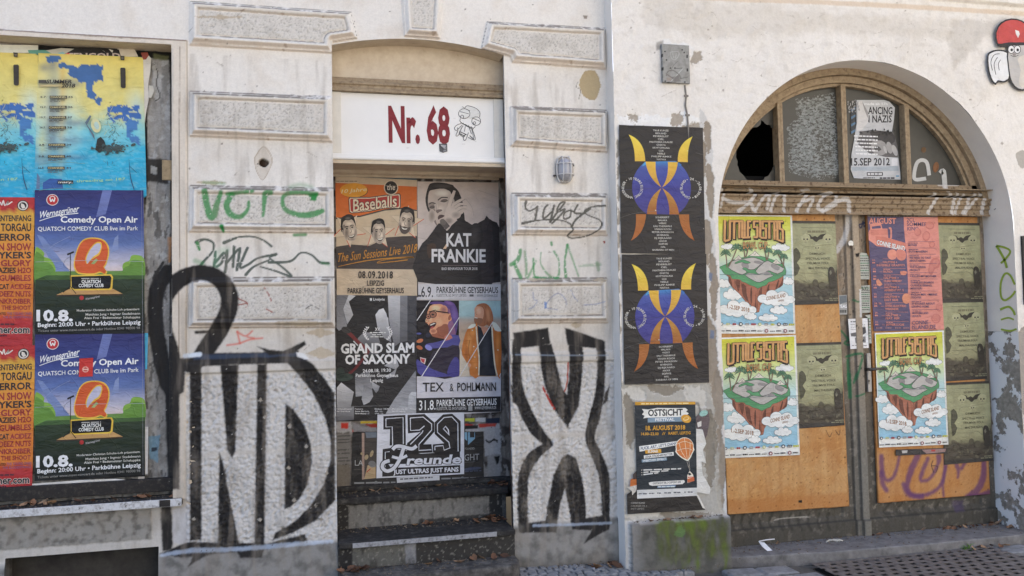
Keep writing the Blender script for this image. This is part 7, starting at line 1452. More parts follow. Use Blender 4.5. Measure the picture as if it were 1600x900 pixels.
for to, lb, dy in (((1285.6, 576.5), 'olive skull concert poster with black border, lower on the left board', 0), ((1504.5, 387), 'olive skull concert poster high on the right board beside the pink programme', .0006), ((1511, 508), 'olive skull concert poster in the middle of three on the right board', .0), ((1519.5, 636), 'olive skull concert poster lowest of three, above the purple spray', -.0006)): copy_to(O_, src, to, YB_, lb, dy)

# cartoon island skate poster
p = Print(YB_, .000015); p.zoom(1120, 335, 9.0)
sk = cr_([(0, (206, 204, 52)), (.1, (206, 208, 80)), (.3, (204, 216, 150)), (.5, (178, 210, 214)), (1, (140, 190, 220))])
p.sheet([(-15, 6), (1050, 10), (1106, 1674), (36, 1680)], c(228, 228, 226), 6, 8)
p.grid([(0, 28), (1026, 28), (1078, 1546), (40, 1548)], 3, 26, lambda u, v: sk(v))
def zq(P): return [(9*(420-335)+0+0, 0)] and [((a/8.568)*9, ((b/8.571)+85)*9) for a, b in P]
def cloud(cx, cy, w_, h_, lobes=((-.5, .1, .32), (-.15, -.25, .36), (.25, -.15, .36), (.55, .15, .28), (0, .3, .38), (-.3, .3, .3), (.35, .35, .3))):
    for g_, cl_ in ((4, c(90, 90, 92)), (0, c(226, 228, 230))):
        for a, b, r in lobes: p.ell(cx+a*w_, cy+b*h_, r*w_*.62+g_, r*h_*1.15+g_, cl_, n=16)
for q in ((150, 450, 140, 60), (890, 455, 180, 80), (90, 970, 150, 90), (1000, 930, 110, 80), (220, 1120, 190, 120)): cloud(*q)
BR, BRD, LN = c(170, 104, 82), c(110, 66, 54), c(56, 48, 46)
rock = zq([(85, 60), (150, 110), (160, 190), (200, 250), (300, 340), (380, 440), (450, 490), (520, 590), (565, 580), (580, 500), (690, 330), (800, 270), (880, 215), (890, 90), (560, 200), (300, 140)])
p.poly(rock, LN); p.poly([(a+(700-a)*.012, b+(900-b)*.012) for a, b in rock], BR)
for P in ([(240, 160), (260, 240), (290, 310), (310, 160)], [(180, 120), (205, 240), (160, 190), (150, 110)], [(380, 230), (388, 330), (420, 440), (350, 370), (330, 200)], [(455, 240), (470, 330), (460, 480), (440, 360)], [(520, 290), (525, 400), (528, 580), (505, 520), (515, 380)], [(600, 250), (590, 380), (570, 480), (560, 300)], [(700, 220), (690, 330), (660, 320), (680, 220)], [(830, 160), (800, 270), (780, 260), (815, 150)], [(885, 100), (880, 215), (810, 260), (850, 200)]): p.poly(zq(P), BRD, 2)
for P in ([(230, 150), (245, 260)], [(385, 225), (395, 350), (430, 470)], [(460, 250), (465, 400), (450, 490)], [(545, 270), (550, 420), (530, 585)], [(600, 240), (592, 380), (575, 480)], [(700, 200), (690, 300)], [(820, 150), (800, 260)], [(320, 180), (345, 340)]): p.stroke(zq(P), 5, LN)
GRN = c(84, 152, 104)
isl = [(30, 742), (150, 690), (240, 630), (420, 595), (480, 560), (600, 580), (740, 620), (850, 660), (940, 710), (972, 800), (960, 850)]+zq([(900, 85), (830, 130), (740, 170), (690, 180), (660, 220), (600, 240), (545, 268), (500, 240), (430, 220), (380, 190), (330, 175), (300, 145), (200, 140), (180, 100), (150, 90), (90, 65)])+[(60, 780)]
p.poly(isl, LN, 2); p.poly([(a+(500-a)*.012, b+(800-b)*.02) for a, b in isl], GRN, 2)
for x, y, s_ in ((530, 560, 70), (300, 620, 60), (830, 670, 60)): p.poly([(x-s_*1.2, y+s_*.4), (x-s_*.4, y-s_*.3), (x, y-s_*.75), (x+s_*.5, y-s_*.2), (x+s_*1.3, y+s_*.45)], LN); p.poly([(x-s_*1.1, y+s_*.36), (x-s_*.4, y-s_*.22), (x, y-s_*.64), (x+s_*.45, y-s_*.14), (x+s_*1.15, y+s_*.38)], c(214, 206, 196)); p.stroke([(x-s_*.3, y-s_*.1), (x, y+s_*.1), (x+s_*.1, y-s_*.3)], 4, LN)
PLc, PLd = c(180, 176, 174), c(140, 136, 138)
bowl1 = [(160, 750), (180, 690), (230, 655), (420, 620), (520, 610), (655, 665), (610, 700), (520, 770), (430, 770), (370, 760), (420, 800), (350, 845), (250, 805)]
bowl2 = [(540, 800), (620, 710), (700, 655), (760, 680), (940, 760), (850, 830), (740, 790), (690, 800), (640, 845), (560, 830)]
bowl3 = zq([(375, 82), (460, 60), (560, 75), (650, 55), (750, 85), (680, 120), (570, 178), (480, 150)])
for b_ in (bowl1, bowl2, bowl3): p.stroke(b_, 16, c(70, 72, 70), 2, True); p.poly(b_, PLc, 2)
for P in ([(340, 690), (430, 680), (440, 770), (360, 750)], [(530, 650), (650, 670), (600, 700), (520, 680)], [(770, 690), (880, 740), (850, 790), (760, 740)], [(700, 800), (760, 830), (720, 850), (650, 850)]): p.poly(P, PLd, 2)
for P in ([(255, 680), (350, 640), (400, 650), (470, 680), (400, 690), (340, 670), (260, 695)], [(355, 765), (400, 750), (450, 785), (520, 780), (560, 830), (590, 840), (500, 830), (430, 820), (400, 790)]): p.stroke(P, 10, c(70, 72, 70), 2, True); p.poly(P, GRN, 2)
def palm(x0, y0, x1, y1, s_):
    p.stroke([(x0, y0), ((x0+x1)/2+s_*.06, (y0+y1)/2), (x1, y1)], 15, LN); p.stroke([(x0, y0), ((x0+x1)/2+s_*.06, (y0+y1)/2), (x1, y1)], 8, c(150, 120, 100))
    for a in (-170, -140, -110, -70, -40, -10, 20, 160):
        e = (x1+s_*math.cos(R(a)), y1+s_*.55*math.sin(R(a))+s_*.35); m = (x1+s_*.6*math.cos(R(a)), y1+s_*.7*math.sin(R(a))-s_*.05)
        p.stroke([(x1, y1), m, e], [12, 22, 3], LN); p.stroke([(x1, y1), m, e], [6, 15, 1], c(90, 140, 108))
palm(135, 750, 118, 555, 78); palm(160, 740, 275, 480, 90); palm(385, 610, 372, 495, 60); palm(400, 600, 430, 480, 70); palm(690, 640, 655, 470, 60); palm(700, 640, 722, 520, 60); palm(920, 700, 850, 550, 75); palm(925, 740, 935, 600, 60)
cloud(*zq([(270, 530)])[0], 370, 170); cloud(*zq([(445, 630)])[0], 120, 80); cloud(*zq([(785, 385)])[0], 370, 160); cloud(*zq([(820, 545)])[0], 170, 90); cloud(*zq([(680, 650)])[0], 190, 80)
TN, TD = c(206, 152, 96), c(48, 38, 36)
def zt(P, w_=34):
    P = zq(P); return P
def wtxt(t_, a, b, h, w_=0): p.text(t_, a[0], b[0], a[1], h, c(150, 104, 66), .02, b[1])
a, b = zq([(135, 530), (430, 580)]); wtxt('1.-2.SEP 2018', a, b, 56); a, b = zq([(655, 425), (912, 375)]); wtxt('CONNE ISLAND', a, b, 52); a, b = zq([(812, 440), (890, 430)]); wtxt('LEIPZIG', a, b, 24)
# lettering built from bars, drooping at both ends
def yb_(x): return 335+ (abs(x-500)/420)**2*66
def bar(P, w_): L.append((P, w_))
L = []
def V(x, t=84, b=None): bar([(x, t), (x+(x-500)*.014, b if b else yb_(x)-12)], 36)
def Hh(x0, x1, y, w_=30): bar([(x0-15, y), (x1+15, y)], w_)
V(102); bar([(95, yb_(100)-16), (170, yb_(170)-16)], 32); V(172); V(232); Hh(172, 340, 98); V(305, 96); V(345, 84); V(380, 100, yb_(380)-14); bar([(345, yb_(345)-14), (460, yb_(460)-14)], 30); V(425, 90); Hh(425, 455, 98); Hh(425, 445, 190)
Hh(505, 560, 98); V(508, 90, 190); Hh(508, 555, 180); V(556, 180); bar([(500, yb_(520)-14), (560, yb_(560)-14)], 30); V(596); Hh(630, 690, 98); V(630, 90, 200); Hh(630, 675, 196); V(676, 190); bar([(600, yb_(620)-14), (690, yb_(680)-14)], 30); V(722); Hh(700, 770, 98); V(795, 84); V(835, 84); Hh(795, 835, 98); Hh(795, 835, 220)
Hh(850, 905, 98); V(868, 90, 210); bar([(868, 205), (915, 210)], 30); V(912, 205); bar([(850, yb_(850)-24), (925, yb_(925)-18)], 30)
for P, w_ in L: p.stroke([(a+12, b+18) for a, b in P], w_+14, TD, 0)
for P, w_ in L: p.stroke(P, w_+8, TD, 0)
for P, w_ in L: p.stroke(P, w_-4, TN, 0)
p.text('BOWL CUP', 358, 700, 485, 92, TN, .01, 480, outline=c(60, 44, 40), ow=.035); p.stroke([(290, 436), (340, 438)], 8, TD, 0); p.stroke([(690, 430), (735, 434)], 8, TD, 0)
rn = random.Random(8)
for k in range(12):
    x, y = zq([(60+k*85, 742)])[0]; cl_ = c(*rn.choice([(170, 60, 60), (50, 48, 48), (60, 58, 56), (190, 190, 60), (120, 116, 114)])); s_ = rn.uniform(24, 42)
    if k % 3 == 0: p.ell(x, y, s_*.7, s_*.7, cl_); p.ell(x, y, s_*.4, s_*.4, c(220, 220, 220))
    elif k % 3 == 1: p.rect(x-s_*.9, y-s_*.5, x+s_*.9, y+s_*.5, cl_); p.fine(x-s_*.7, x+s_*.7, y+8, 14, c(200, 200, 200), 2, k)
    else: p.fine(x-s_, x+s_, y+14, 26, cl_, 3, k)
    x, y = zq([(70+k*84, 830)])[0]
    if k in (7, 10): p.ell(x, y, 26, 26, c(130, 50, 60)); p.ell(x, y, 14, 14, c(220, 210, 210))
    else: p.fine(x-38, x+30, y+10, 20 if k % 2 else 12, c(84, 82, 80), 3, k+30)
p.stroke([(10, 850), (500, 846), (1080, 852)], 6, c(90, 110, 110), 0); p.stroke([(1034, 30), (1088, 1660)], 3, c(190, 190, 188), 0); p.stroke([(60, 420), (1040, 424)], 2, c(180, 196, 150), 0)
GS = 'cartoon island skate posters on the gateway'
LS = p.build('poster', 'cartoon floating island skate cup poster, upper one on the left door leaf', 'poster', group=GS)
LS.rotation_euler.y = R(.3)
copy_to(LS, (1180, 400), (1186.2, 590.5), YB_, 'cartoon floating island skate cup poster, lower one on the left door leaf', -.003)
copy_to(LS, (1180, 400), (1423, 580), YB_, 'cartoon floating island skate cup poster on the right door leaf', -.004)

# august programme
p = Print(YB_-.001); p.zoom(1355, 335, 9.472)
p.sheet([(5, 14), (1045, 30), (1138, 1705), (100, 1730)], c(214, 134, 124), 6, 8); PB, PK = c(88, 78, 112), c(218, 136, 122)
p.poly([(5, 14), (540, 22), (545, 220), (580, 560), (600, 900), (606, 1100), (600, 1200), (640, 1480), (634, 1718), (100, 1730)], PB)
p.poly([(8, 14), (1040, 22), (1040, 40), (8, 34)], c(120, 116, 112)); p.fine(40, 760, 30, 16, c(60, 58, 58), 16, 3, 34)
p.text('AUGUST', 28, 425, 138, 82, PK, .03, 138)
p.poly([(36, 140), (200, 120), (224, 210), (300, 210), (312, 350), (440, 385), (545, 415), (580, 480), (565, 520), (400, 510), (250, 480), (140, 470), (80, 420), (20, 380), (20, 260), (44, 215)], PK); p.poly([(66, 180), (196, 164), (204, 205), (72, 214)], PB); p.stroke([(320, 205), (350, 215), (352, 340), (335, 352)], 26, PK); p.poly([(120, 320), (240, 330), (560, 420), (575, 470), (400, 500), (140, 460)], c(204, 118, 102)); p.poly([(40, 225), (300, 215), (306, 300), (60, 310)], c(206, 122, 108))
def cz(u, w): return (140+u*410+w*8, 440+u*106-w*(62+10*u))
p.text('CONNE ISLAND', 0, 1, 0, 1, c(226, 224, 226), .03, fn=cz, outline=c(70, 64, 84), ow=.03)
p.ell(370, 595, 72, 78, PK); p.ell(375, 570, 56, 54, c(226, 142, 122)); p.poly([(440, 520), (560, 540), (570, 640), (530, 680), (470, 675), (430, 620)], c(212, 126, 112), 2)
p.text('2CL', 584, 706, 108, 56, PB, .01); p.text('SOMMER', 588, 886, 172, 54, PB, .01); p.text('KINO', 594, 760, 238, 54, PB, .01)
for q, r_ in (((925, 164, 66, 58), 20), ((748, 264, 50, 58), 0), ((874, 322, 56, 74), 10), ((958, 448, 44, 42), 0)): p.ell(*q, c(196, 112, 104), r_); p.ell(q[0]-5, q[1]-6, q[2]*.8, q[3]*.8, c(208, 126, 116), r_)
p.poly([(905, 830), (925, 720), (960, 660), (1010, 645), (1060, 665), (1080, 730), (1050, 790), (1000, 810), (960, 890), (920, 880)], c(192, 110, 104), 3); p.ell(1010, 720, 44, 60, c(202, 122, 114), 20); p.ell(945, 800, 34, 60, c(202, 122, 114), 10)
ql = lambda x, y: (x, y+852)
for q in ((1062, 524+852, 46, 60), (1018, 690+852, 66, 72)): p.ell(*q, c(196, 112, 106)); p.ell(q[0]-4, q[1]-4, q[2]*.82, q[3]*.82, c(206, 124, 116))
p.poly([(485, 845), (575, 840), (580, 880), (545, 900), (500, 890)], c(214, 130, 110), 2); p.ell(575, 1245, 60, 78, c(216, 138, 108)); p.poly([(130, 985), (155, 950), (185, 980), (225, 1035), (185, 1064), (140, 1045)], c(216, 138, 112), 1)
def ev(x, y, ls, h, col, wd, date=None):
    p.fine(x, x+wd*.35, y-h-12, 9, col, 3, int(y))
    for k, t_ in enumerate(ls): p.text(t_, x, x+len(t_)*h*.76, y+k*(h+16), h, col, .025)
for x, y, ls in ((230, 722, ['HALFTIME +', 'INVISIBLE GRAFFITI']), (236, 862, ['BRUNCH']), (242, 956, ['HALFTIME +', 'CLEAR MEMORY']), (248, 1092, ['HALFTIME +', 'AMBIENT PT. 5']), (254, 1236, ['HALFTIME +', 'EAST SIDE']), (262, 1370, ['10YRS ELECTRIC', 'WEEKENDER']), (270, 1508, ['HALFTIME +', 'FEAT. FEM']), (276, 1646, ['JOYNER LUCAS'])):
    if 'INVISIBLE' in ls[-1]: p.text(ls[0], 230, 440, 722, 30, PK, .02); p.text(ls[1], 138, 548, 768, 30, PK, .02)
    else: ev(x, y, ls, 29, PK, 300)
    p.stroke([(x-6, y-64), (x+330, y-62)], 4, PK, 0)
for x, y, t_ in ((70, 690, '01.'), (78, 820, '05.'), (84, 930, '08.'), (90, 1060, '15.'), (92, 1195, '22.'), (98, 1330, '24.-26.'), (106, 1470, '29.'), (112, 1605, '31.')): p.text(t_, x, x+16*len(t_), y, 26, PK, .01); p.fine(x, x+44, y+36, 20, PK, 2, y); p.stroke([(x+100, y+30), (x+145, y+30)], 4, PK, 0)
for x, y, ls in ((602, 470, ['MOTHER']), (606, 564, ['GUTE MANIEREN']), (616, 656, ['WE NEED TO TALK', 'ABOUT KEVIN']), (624, 794, ['THE FLORIDA', 'PROJECT']), (632, 930, ['I KILLED MY MOTHER']), (634, 1022, ['THREE BILLBOARDS', 'OUTSIDE EBBING,', 'MISSOURI']), (644, 1200, ['FIGLIA MIA - MEINE', 'TOCHTER']), (650, 1334, ['37 STORIES ABOUT', 'LEAVING HOME']), (660, 1474, ['MOTHERS AND', 'ADULTS'])): ev(x, y, ls, 28, PB, 400); p.stroke([(x-4, y-68), (x+396, y-66)], 4, PB, 0)
p.text('CONNE–', 656, 930, 1632, 56, PB, .012, 1624); p.text('ISLAND.DE', 658, 1004, 1702, 56, PB, .012, 1690)
for x in (120, 260, 400, 520): p.fine(x, x+90, 1690, 20, c(150, 110, 120), 3, x)
p.build('poster', 'pink and purple August programme poster with chainsaw, on the right leaf', 'poster')
p = Print(YB_-.0005); p.zoom(1330, 500, 2.726); p.poly([(190, 552), (408, 545), (408, 568), (190, 578)], c(60, 56, 56)); p.poly([(215, 556), (240, 555), (238, 566), (218, 568)], c(190, 186, 184)); p.poly([(300, 552), (405, 548), (400, 562), (320, 570)], c(150, 120, 118)); p.poly([(340, 552), (360, 552), (356, 560), (342, 560)], c(180, 60, 56)); p.build('paper_remnant', 'dark strip of an older poster under the island poster on the right leaf', 'torn paper')

# small flyers and stickers on the door middle
KV = (.85, .86, .92); YS = YG-.028
p = Print(YS-.002); p.zoom(1300, 330, 3.1)
p.sheet([(78, 522), (172, 518), (178, 662), (90, 668)], c(216, 216, 222), 4, 4); p.fine(90, 130, 538, 5, c(70, 70, 74), 3, 1)
for k in range(4): p.fine(90, 120 if k > 1 else 160, 550+k*8, 3, c(140, 140, 146), 4, k)
p.poly([(122, 566), (162, 560), (165, 588), (148, 600), (124, 590)], c(70, 70, 74)); p.poly([(90, 592), (118, 586), (132, 600), (118, 608), (92, 606)], c(96, 96, 100)); p.poly([(110, 612), (162, 606), (164, 636), (114, 640)], c(120, 120, 124)); p.poly([(120, 620), (150, 616), (158, 630), (124, 636)], c(60, 60, 64)); p.fine(96, 168, 652, 4, c(130, 130, 134), 4, 8)
p.build('flyer', 'white photocopied flyer with small photos on the door middle', 'flyer')
for pts, ls, lb in (([(126, 222), (140, 200), (168, 204), (182, 232), (182, 330), (130, 330)], 9, 'grey torn notice, topmost of three beside the door edge'), ([(134, 362), (184, 358), (186, 490), (136, 494)], 11, 'greenish torn notice, middle one beside the door edge'), ([(160, 505), (186, 500), (192, 640), (180, 640), (178, 520)], 8, 'torn notice strip behind the white flyer')):
    p = Print(YS+.002); p.zoom(1300, 330, 3.1); p.poly(pts, c(170, 172, 166))
    y0, y1 = min(q[1] for q in pts), max(q[1] for q in pts); x0, x1 = min(q[0] for q in pts)+4, max(q[0] for q in pts)-4
    for k in range(ls): p.fine(x0, x1, y0+(k+1.6)*(y1-y0)/(ls+2), 5, c(84, 88, 84) if k % 3 else c(90, 130, 104), 5, k+int(y0))
    if 'middle' in lb: p.text('FLY!', 138, 172, 380, 14, c(60, 62, 60), .03)
    p.build('notice', lb, 'notice')
p = Print(YS+.003); p.zoom(1300, 330, 3.1); p.poly([(32, 408), (72, 405), (74, 500), (36, 502)], c(150, 150, 150)); p.poly([(36, 412), (70, 408), (72, 440), (38, 450)], c(100, 108, 116)); p.text('YEARS', 36, 72, 468, 16, c(230, 230, 230), .03, outline=c(50, 50, 52), ow=.04); p.fine(38, 70, 492, 14, c(80, 80, 80), 4, 3); p.build('sticker', 'grey blue sticker with pale letters beside the left board', 'sticker')
p = Print(YS-.006); p.zoom(1300, 330, 3.1); p.ell(92, 156, 13, 14, c(220, 216, 210)); p.poly([(86, 166), (98, 166), (96, 180), (90, 182)], c(70, 50, 40)); p.build('sticker', 'small round white sticker high on the door middle', 'sticker')

# torn poster inside the fanlight, residue on its pane
KV = (.95, .95, .95); YF = .136
p = Print(YF); p.zoom(1215, 125, 4.867)
p.poly([(600, 152), (810, 152), (850, 165), (892, 210), (885, 300), (870, 390), (912, 500), (918, 590), (932, 700), (935, 758), (640, 750), (580, 746), (556, 680), (562, 560), (580, 470), (590, 400), (600, 330)], c(190, 192, 194))
p.poly([(630, 390), (720, 380), (880, 395), (912, 500), (916, 590), (820, 585), (700, 560), (600, 480)], c(96, 94, 94), 1); p.poly([(700, 395), (870, 400), (890, 470), (820, 500), (760, 470)], c(66, 64, 64), 2); p.poly([(720, 470), (790, 460), (830, 500), (820, 560), (760, 575), (715, 530)], c(150, 148, 146), 2); p.poly([(730, 510), (760, 500), (790, 530), (750, 540)], c(84, 82, 82), 2)
p.ell(850, 515, 22, 46, c(160, 158, 156), -14); p.ell(890, 535, 18, 44, c(176, 174, 172), -20); p.ell(818, 530, 10, 30, c(180, 178, 176), -20)
p.text('ANCING', 690, 872, 258, 54, c(40, 40, 42), .02, 262); p.text('N NAZIS', 664, 866, 322, 52, c(40, 40, 42), .02, 322); p.text('made ab 17h', 660, 836, 190, 18, c(226, 228, 230), .03)
p.text('15.SEP 2012', 560, 852, 650, 54, c(44, 44, 46), .02, 648); p.rect(866, 596, 912, 652, c(214, 214, 216)); p.poly([(560, 662), (918, 655), (922, 692), (566, 690)], c(166, 176, 184))
for k in range(6): p.fine(580+k*3, 760, 430+k*27, 10, c(226, 226, 226), 7, k, 436+k*27)
p.rect(678, 702, 800, 728, c(50, 50, 52)); p.text('SOLIPARTY', 684, 794, 722, 14, c(214, 214, 214), .03) if False else p.fine(684, 794, 722, 14, c(206, 206, 206), 4, 3); p.fine(650, 740, 748, 8, c(110, 110, 112), 4, 2); p.fine(776, 890, 752, 12, c(70, 70, 74), 4, 3); p.rect(900, 726, 922, 736, c(80, 150, 190))
p.poly([(612, 170), (640, 160), (690, 260), (688, 320), (640, 380), (600, 390), (605, 300)], c(206, 204, 202)); p.poly([(640, 160), (690, 250), (684, 290), (660, 230)], c(150, 148, 148))
for k in range(7): p.poly([(556, 225+k*28), (590, 205+k*28), (592, 222+k*28), (560, 244+k*28)], c(84, 116, 146) if k % 2 == 0 else c(60, 66, 74))
for i in range(40): x, y = rn.uniform(530, 620), rn.uniform(150, 240); p.poly([(x, y), (x+5, y-3), (x+rn.uniform(2, 8), y+rn.uniform(8, 22)), (x-2, y+8)], c(160, 160, 160))
for i in range(24): x, y = rn.uniform(600, 880), rn.gauss(395, 10); p.poly([(x, y), (x+6, y-6), (x+10, y+10), (x+2, y+12)], c(50, 50, 50))
p.build('poster', 'half peeled black and white poster stuck on the fanlight glass', 'poster')
rs = Relief(QX(1222, 200, .14), QX(1316, 200, .14), ZF+.02, ZC+1.03, .1415, .0042); X, Z = rs.X, rs.Z
rs.C[:] = rgb(150, 154, 152); rs.tint(ALL, sstep(.4, .6, fbm(X, Z, 30, 3, 5))*.6, rgb(110, 114, 112)); rs.zoom(1215, 125, 4.867)
P1 = rs.W([(140, 150), (430, 100), (440, 240), (470, 500), (485, 740), (300, 760), (90, 700), (70, 370), (140, 300)]); dd = rs.d_poly(P1, ALL); P2 = rs.W([(300, 380), (400, 420), (410, 600), (320, 660), (290, 560)]); d2 = rs.d_poly(P2, ALL)
msk = (fbm(X*.5, Z*1.1, 60, 5, 9, .75)+.12*sstep(0, -.05, dd)-.10*sstep(.02, -.03, d2)+.12*(fbm(X, Z, 8, 3, 10)-.5)) > .56
msk &= (dd < 0.005); rs.keep &= msk[:-1, :-1]
o = rs.build('paper_remnant', M['boarding'], None, origin=(3.55, .1415, 2.6)); tag(o, 'flaky grey paper residue covering the second fanlight pane', 'torn paper')
# white sprayed letters on the right pane
p = Print(.1395); p.zoom(1090, 70, 3.137); p.stroke([(1135, 640), (1125, 580), (1100, 565), (1075, 580), (1062, 630), (1068, 660), (1120, 655)], 18, c(196, 196, 192)); p.stroke([(1190, 630), (1205, 620), (1212, 690)], 24, c(196, 196, 192)); p.stroke([(1325, 655), (1332, 700)], 22, c(200, 198, 194)); p.ell(1168, 600, 14, 26, c(130, 84, 50), 10); p.ell(1108, 515, 12, 14, c(110, 80, 50))
o = p.build('graffiti', 'white sprayed letters on the right pane', None, parent=fl)

# pasted paper creature at the top right
KV = (1., 1., 1.); YM = YR-.022
p = Print(YM); p.zoom(1480, 0, 3)
p.poly([(188, 260), (205, 240), (240, 232), (275, 238), (292, 260), (296, 360), (280, 382), (262, 388), (240, 384), (226, 398), (208, 380), (192, 330)], c(40, 38, 38), 3); p.poly([(194, 264), (210, 247), (240, 239), (272, 245), (286, 264), (289, 356), (276, 374), (262, 380), (238, 376), (226, 388), (212, 372), (198, 328)], c(228, 228, 226), 3)
for P in ([(212, 330), (205, 290), (220, 258), (246, 252)], [(228, 350), (220, 300), (236, 268)], [(244, 330), (240, 300), (250, 280)]): p.stroke(P, 3, c(60, 58, 58))
p.poly([(284, 210), (372, 208), (392, 300), (392, 400), (370, 424), (332, 422), (300, 390), (286, 330)], c(40, 38, 38), 2); p.poly([(290, 214), (368, 212), (386, 300), (386, 396), (366, 416), (334, 414), (306, 386), (292, 330)], c(190, 186, 180), 2); p.poly([(330, 280), (352, 260), (380, 270), (384, 400), (350, 410), (335, 380), (345, 330)], c(212, 204, 190), 2)
p.poly([(230, 200), (226, 150), (250, 105), (300, 86), (350, 96), (390, 130), (400, 200), (330, 208), (250, 222)], c(40, 38, 38), 2); p.poly([(236, 196), (232, 152), (254, 112), (300, 93), (348, 102), (382, 134), (392, 192), (330, 198), (252, 206)], c(206, 70, 64), 2); p.poly([(318, 140), (336, 146), (340, 160), (332, 178), (322, 160)], c(226, 222, 214)); p.poly([(244, 206), (290, 198), (380, 200), (376, 212), (290, 214), (262, 222)], c(44, 42, 42))
for x in (300, 328): p.ell(x, 232, 17, 20, c(40, 38, 38)); p.ell(x, 232, 14, 17, c(230, 230, 228)); p.ell(x+2, 234, 6, 7, c(36, 34, 34))
p.ell(314, 256, 8, 7, c(150, 140, 134)); p.stroke([(296, 258), (314, 266), (334, 258)], 2.5, c(60, 58, 56))
p.build('paste_up', 'pasted paper creature with red cap and white wing on the plaster', 'paper figure')

# ---------------------------------------------------------------- fallen leaves and litter
def leaf_mesh(seed):
    rn = random.Random(seed); L = rn.uniform(.8, 1.1); W_ = rn.uniform(.42, .6); cu = rn.uniform(.25, .6); v, f = [], []
    n = 7
    for i in range(n):
        t = i/(n-1); w = W_*math.sin(math.pi*min(1, t*.92+.06))**.8*(1+.12*math.sin(t*17+seed)); z = cu*(t-.5)**2*1.6
        for s_ in (-1, 0, 1): v.append((L*(t-.5), s_*w/2, z+abs(s_)*cu*.55*w+rn.uniform(-.02, .02)))
    for i in range(n-1):
        for k in (0, 1): f.append((i*3+k, (i+1)*3+k, (i+1)*3+k+1, i*3+k+1))
    k = len(v); v += [(-L*.5, -.012, cu*.4), (-L*.78, -.01, cu*.5), (-L*.78, .01, cu*.5), (-L*.5, .012, cu*.4)]; f.append((k, k+1, k+2, k+3))
    me = bpy.data.meshes.new('leaf'); me.from_pydata(v, [], f); me.polygons.foreach_set('use_smooth', [True]*len(f)); return me
lm = [m_plain('dry_leaf', rgb(*q), .8, .35, 3, .3, 10) for q in ((132, 98, 74), (112, 80, 60), (158, 128, 100), (90, 66, 52))]
leaves = [leaf_mesh(i) for i in range(8)]
for i, m_ in enumerate(leaves): m_.materials.append(lm[i % 4])
def leaf(x, y, z, s_, rn, label, group):
    o = bpy.data.objects.new('fallen_leaf', rn.choice(leaves)); COL.objects.link(o); o.location = (x, y, z+s_*.06); o.scale = (s_,)*3
    o.rotation_euler = (rn.uniform(-.7, .7), rn.uniform(-.5, .5), rn.uniform(0, 6.3)); tag(o, label, 'leaf', group)
rn = random.Random(21)
for i in range(26): leaf(rn.uniform(-1.6, -.70) if i % 4 else rn.uniform(-.95, -.70), rn.uniform(.02, .075), zsT, rn.uniform(.035, .06), rn, 'dry brown leaf lying on the window sill', 'leaves on the window sill')
for i in range(14): leaf(rn.uniform(1.05, 1.25), rn.uniform(y3-.12, y3-.01), z2, rn.uniform(.05, .085), rn, 'dry brown leaf heaped at the right end of the middle step', 'leaves at the right of the middle step')
for i in range(8): leaf(rn.uniform(.2, 1.1), rn.uniform(y3-.06, y3-.01), z2, rn.uniform(.035, .06), rn, 'dry brown leaf along the back of the middle step', 'leaves along the middle step')
for i in range(9): leaf(rn.uniform(.19, .36), rn.uniform(-.10, -.05), z1, rn.uniform(.06, .085), rn, 'dry brown leaf in the left corner of the lowest step', 'leaves left on the lowest step')
for i in range(9): leaf(rn.uniform(.6, 1.2), rn.uniform(-.10, -.05), z1, rn.uniform(.045, .075), rn, 'dry brown leaf on the middle or right of the lowest step', 'leaves on the lowest step')
for i in range(8): leaf(rn.uniform(1.2, 1.33), rn.uniform(YD-.2, YD-.05), z3, rn.uniform(.05, .07), rn, 'dry brown leaf in the right corner of the door landing', 'leaves on the door landing')
for i in range(7): leaf(rn.uniform(.3, 1.1), YD-.05, z3+.0, rn.uniform(.04, .055), rn, 'small reddish leaf along the foot of the door', 'leaves along the foot of the door')
for i in range(9): leaf(rn.uniform(2.1, 2.55), YR-.02, ZP+.004, rn.uniform(.03, .05), rn, 'dry leaf lying on the mossy plinth ledge', 'leaves on the plinth ledge')
for i in range(7): leaf(rn.uniform(1.72, 1.93), rn.uniform(-.10, -.02), .03, rn.uniform(.06, .09), rn, 'pale brown leaf at the foot of the right pier', 'leaves at the foot of the right pier')
for i in range(34): leaf(rn.uniform(3.0, 5.0) if i % 2 else rn.uniform(4.35, 4.95), rn.uniform(.06, .14), .02, rn.uniform(.03, .05), rn, 'dry leaf scrap along the foot of the gateway doors', 'leaves along the gateway doors')
for i in range(7): leaf(rn.uniform(4.35, 4.75), rn.uniform(-.27, -.21), -.035, rn.uniform(.04, .06), rn, 'dry leaf beside the doorstep and drain cover', 'leaves beside the doorstep')
for i in range(6): leaf(rn.uniform(4.9, 5.02), rn.uniform(-.06, .12), .02, rn.uniform(.05, .08), rn, 'curled leaf in the corner of the gateway jamb', 'leaves in the jamb corner')
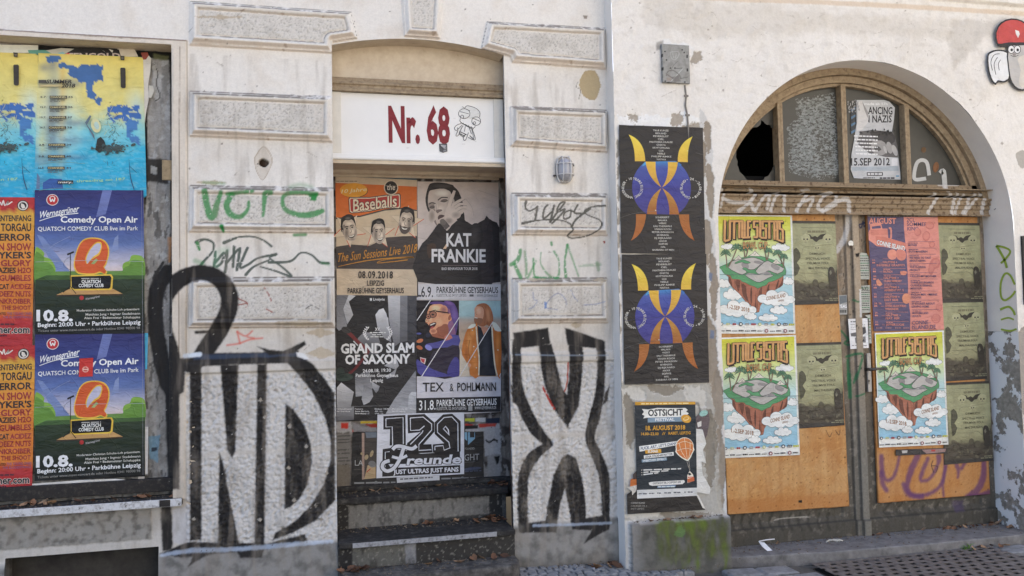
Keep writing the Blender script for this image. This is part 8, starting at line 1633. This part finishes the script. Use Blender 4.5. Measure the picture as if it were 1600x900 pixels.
# crumpled white scrap on the doorstep
t0 = Q(1188, 842, .03); t1 = Q(1196, 851, -.03)
lt = MB().add([(t0.x-.02, .02, .075), (t0.x+.012, .0, .072), (t0.x+.05, -.035, .024), (t0.x+.015, -.03, .022), (t0.x-.012, -.01, .05)], [(0, 1, 4), (1, 2, 3, 4)]).tube([(t0.x-.015, .02, .077), (t0.x+.06, .05, .074), (t0.x+.13, .07, .068)], .004, 6)
tag(lt.build('litter_scrap', m_plain('white_plastic', rgb(220, 222, 226), .5, .05), None, origin=(t0.x, 0, .02)), 'small folded white plastic scrap standing on the doorstep', 'litter')
lw = Q(1300, 842, .05); lt = MB()
for k in range(3): lt.tube([(lw.x-.06+k*.03, .03+.02*k, .026), (lw.x-.02+k*.03, .05-.01*k, .036), (lw.x+.03+k*.02, .03, .025)], .005, 5)
tag(lt.build('litter_scrap', m_plain('grey_tissue', rgb(180, 178, 170), .8), None, origin=(lw.x, .04, .02)), 'thin crumpled grey paper scrap among leaves on the doorstep', 'litter')
# tufts of grass in the joints
for (x, y, lb) in ((4.42, -.23, 'small green grass tuft at the doorstep edge'), (4.74, -.62, 'small green weed right of the drain cover')):
    gt = MB(); rn = random.Random(int(x*100))
    for k in range(14): a = rn.uniform(0, 6.3); l = rn.uniform(.02, .05); bx, by = x+rn.uniform(-.03, .03), y+rn.uniform(-.015, .015); gt.tube([(bx, by, -.045), (bx+.3*l*math.cos(a), by+.3*l*math.sin(a), -.045+l*.8), (bx+l*math.cos(a), by+l*math.sin(a), -.045+l)], [.0035, .003, .0006], 4, False)
    tag(gt.build('grass_tuft', m_plain('fresh_weed', rgb(96, 128, 62), .7), None, origin=(x, y, -.045)), lb, 'weed')

# crumbs of plaster and soil that nobody could count
rn = random.Random(77); db = MB()
def crumb(x, y, z, q): db.add([(x-q, y, z), (x+q*.8, y-q*.6, z), (x+q*.2, y+q, z), (x+rn.uniform(-q, q)*.4, y, z+q*.9)], [(0, 1, 3), (1, 2, 3), (2, 0, 3)])
for x0, x1, y0, y1, z, n in ((.19, 1.25, y3-.14, y3-.004, z2, 260), (.19, 1.25, -.25, y2+.02, z1, 200), (.2, 1.3, y3, YD-.05, z3, 200), (-1.65, -.70, -.04, .08, zsT-.004, 260), (2.75, 4.98, -.02, .145, .02, 420), (2.7, 4.98, -.17, -.05, .02, 60), (2.0, 2.62, YR-.04, YR-.004, ZP+.006, 90), (1.3, 1.94, -.1, -.015, .05, 90), (2.0, 2.6, -.26, -.18, .012, 60)):
    for i in range(n):
        t = rn.random()**1.8; crumb(rn.uniform(x0, x1), y1-(y1-y0)*t, z, rn.choice((.003, .004, .005, .008)))
o = db.build('debris', m_plain('crumbled_dirt', rgb(92, 80, 68), .95, .4, 90, stops=[(.35, rgb(58, 50, 42)), (.5, rgb(96, 84, 70)), (.65, rgb(150, 142, 130))])); tag(o, 'scattered crumbs of plaster and soil on steps, sill and doorstep', 'debris', kind='stuff')
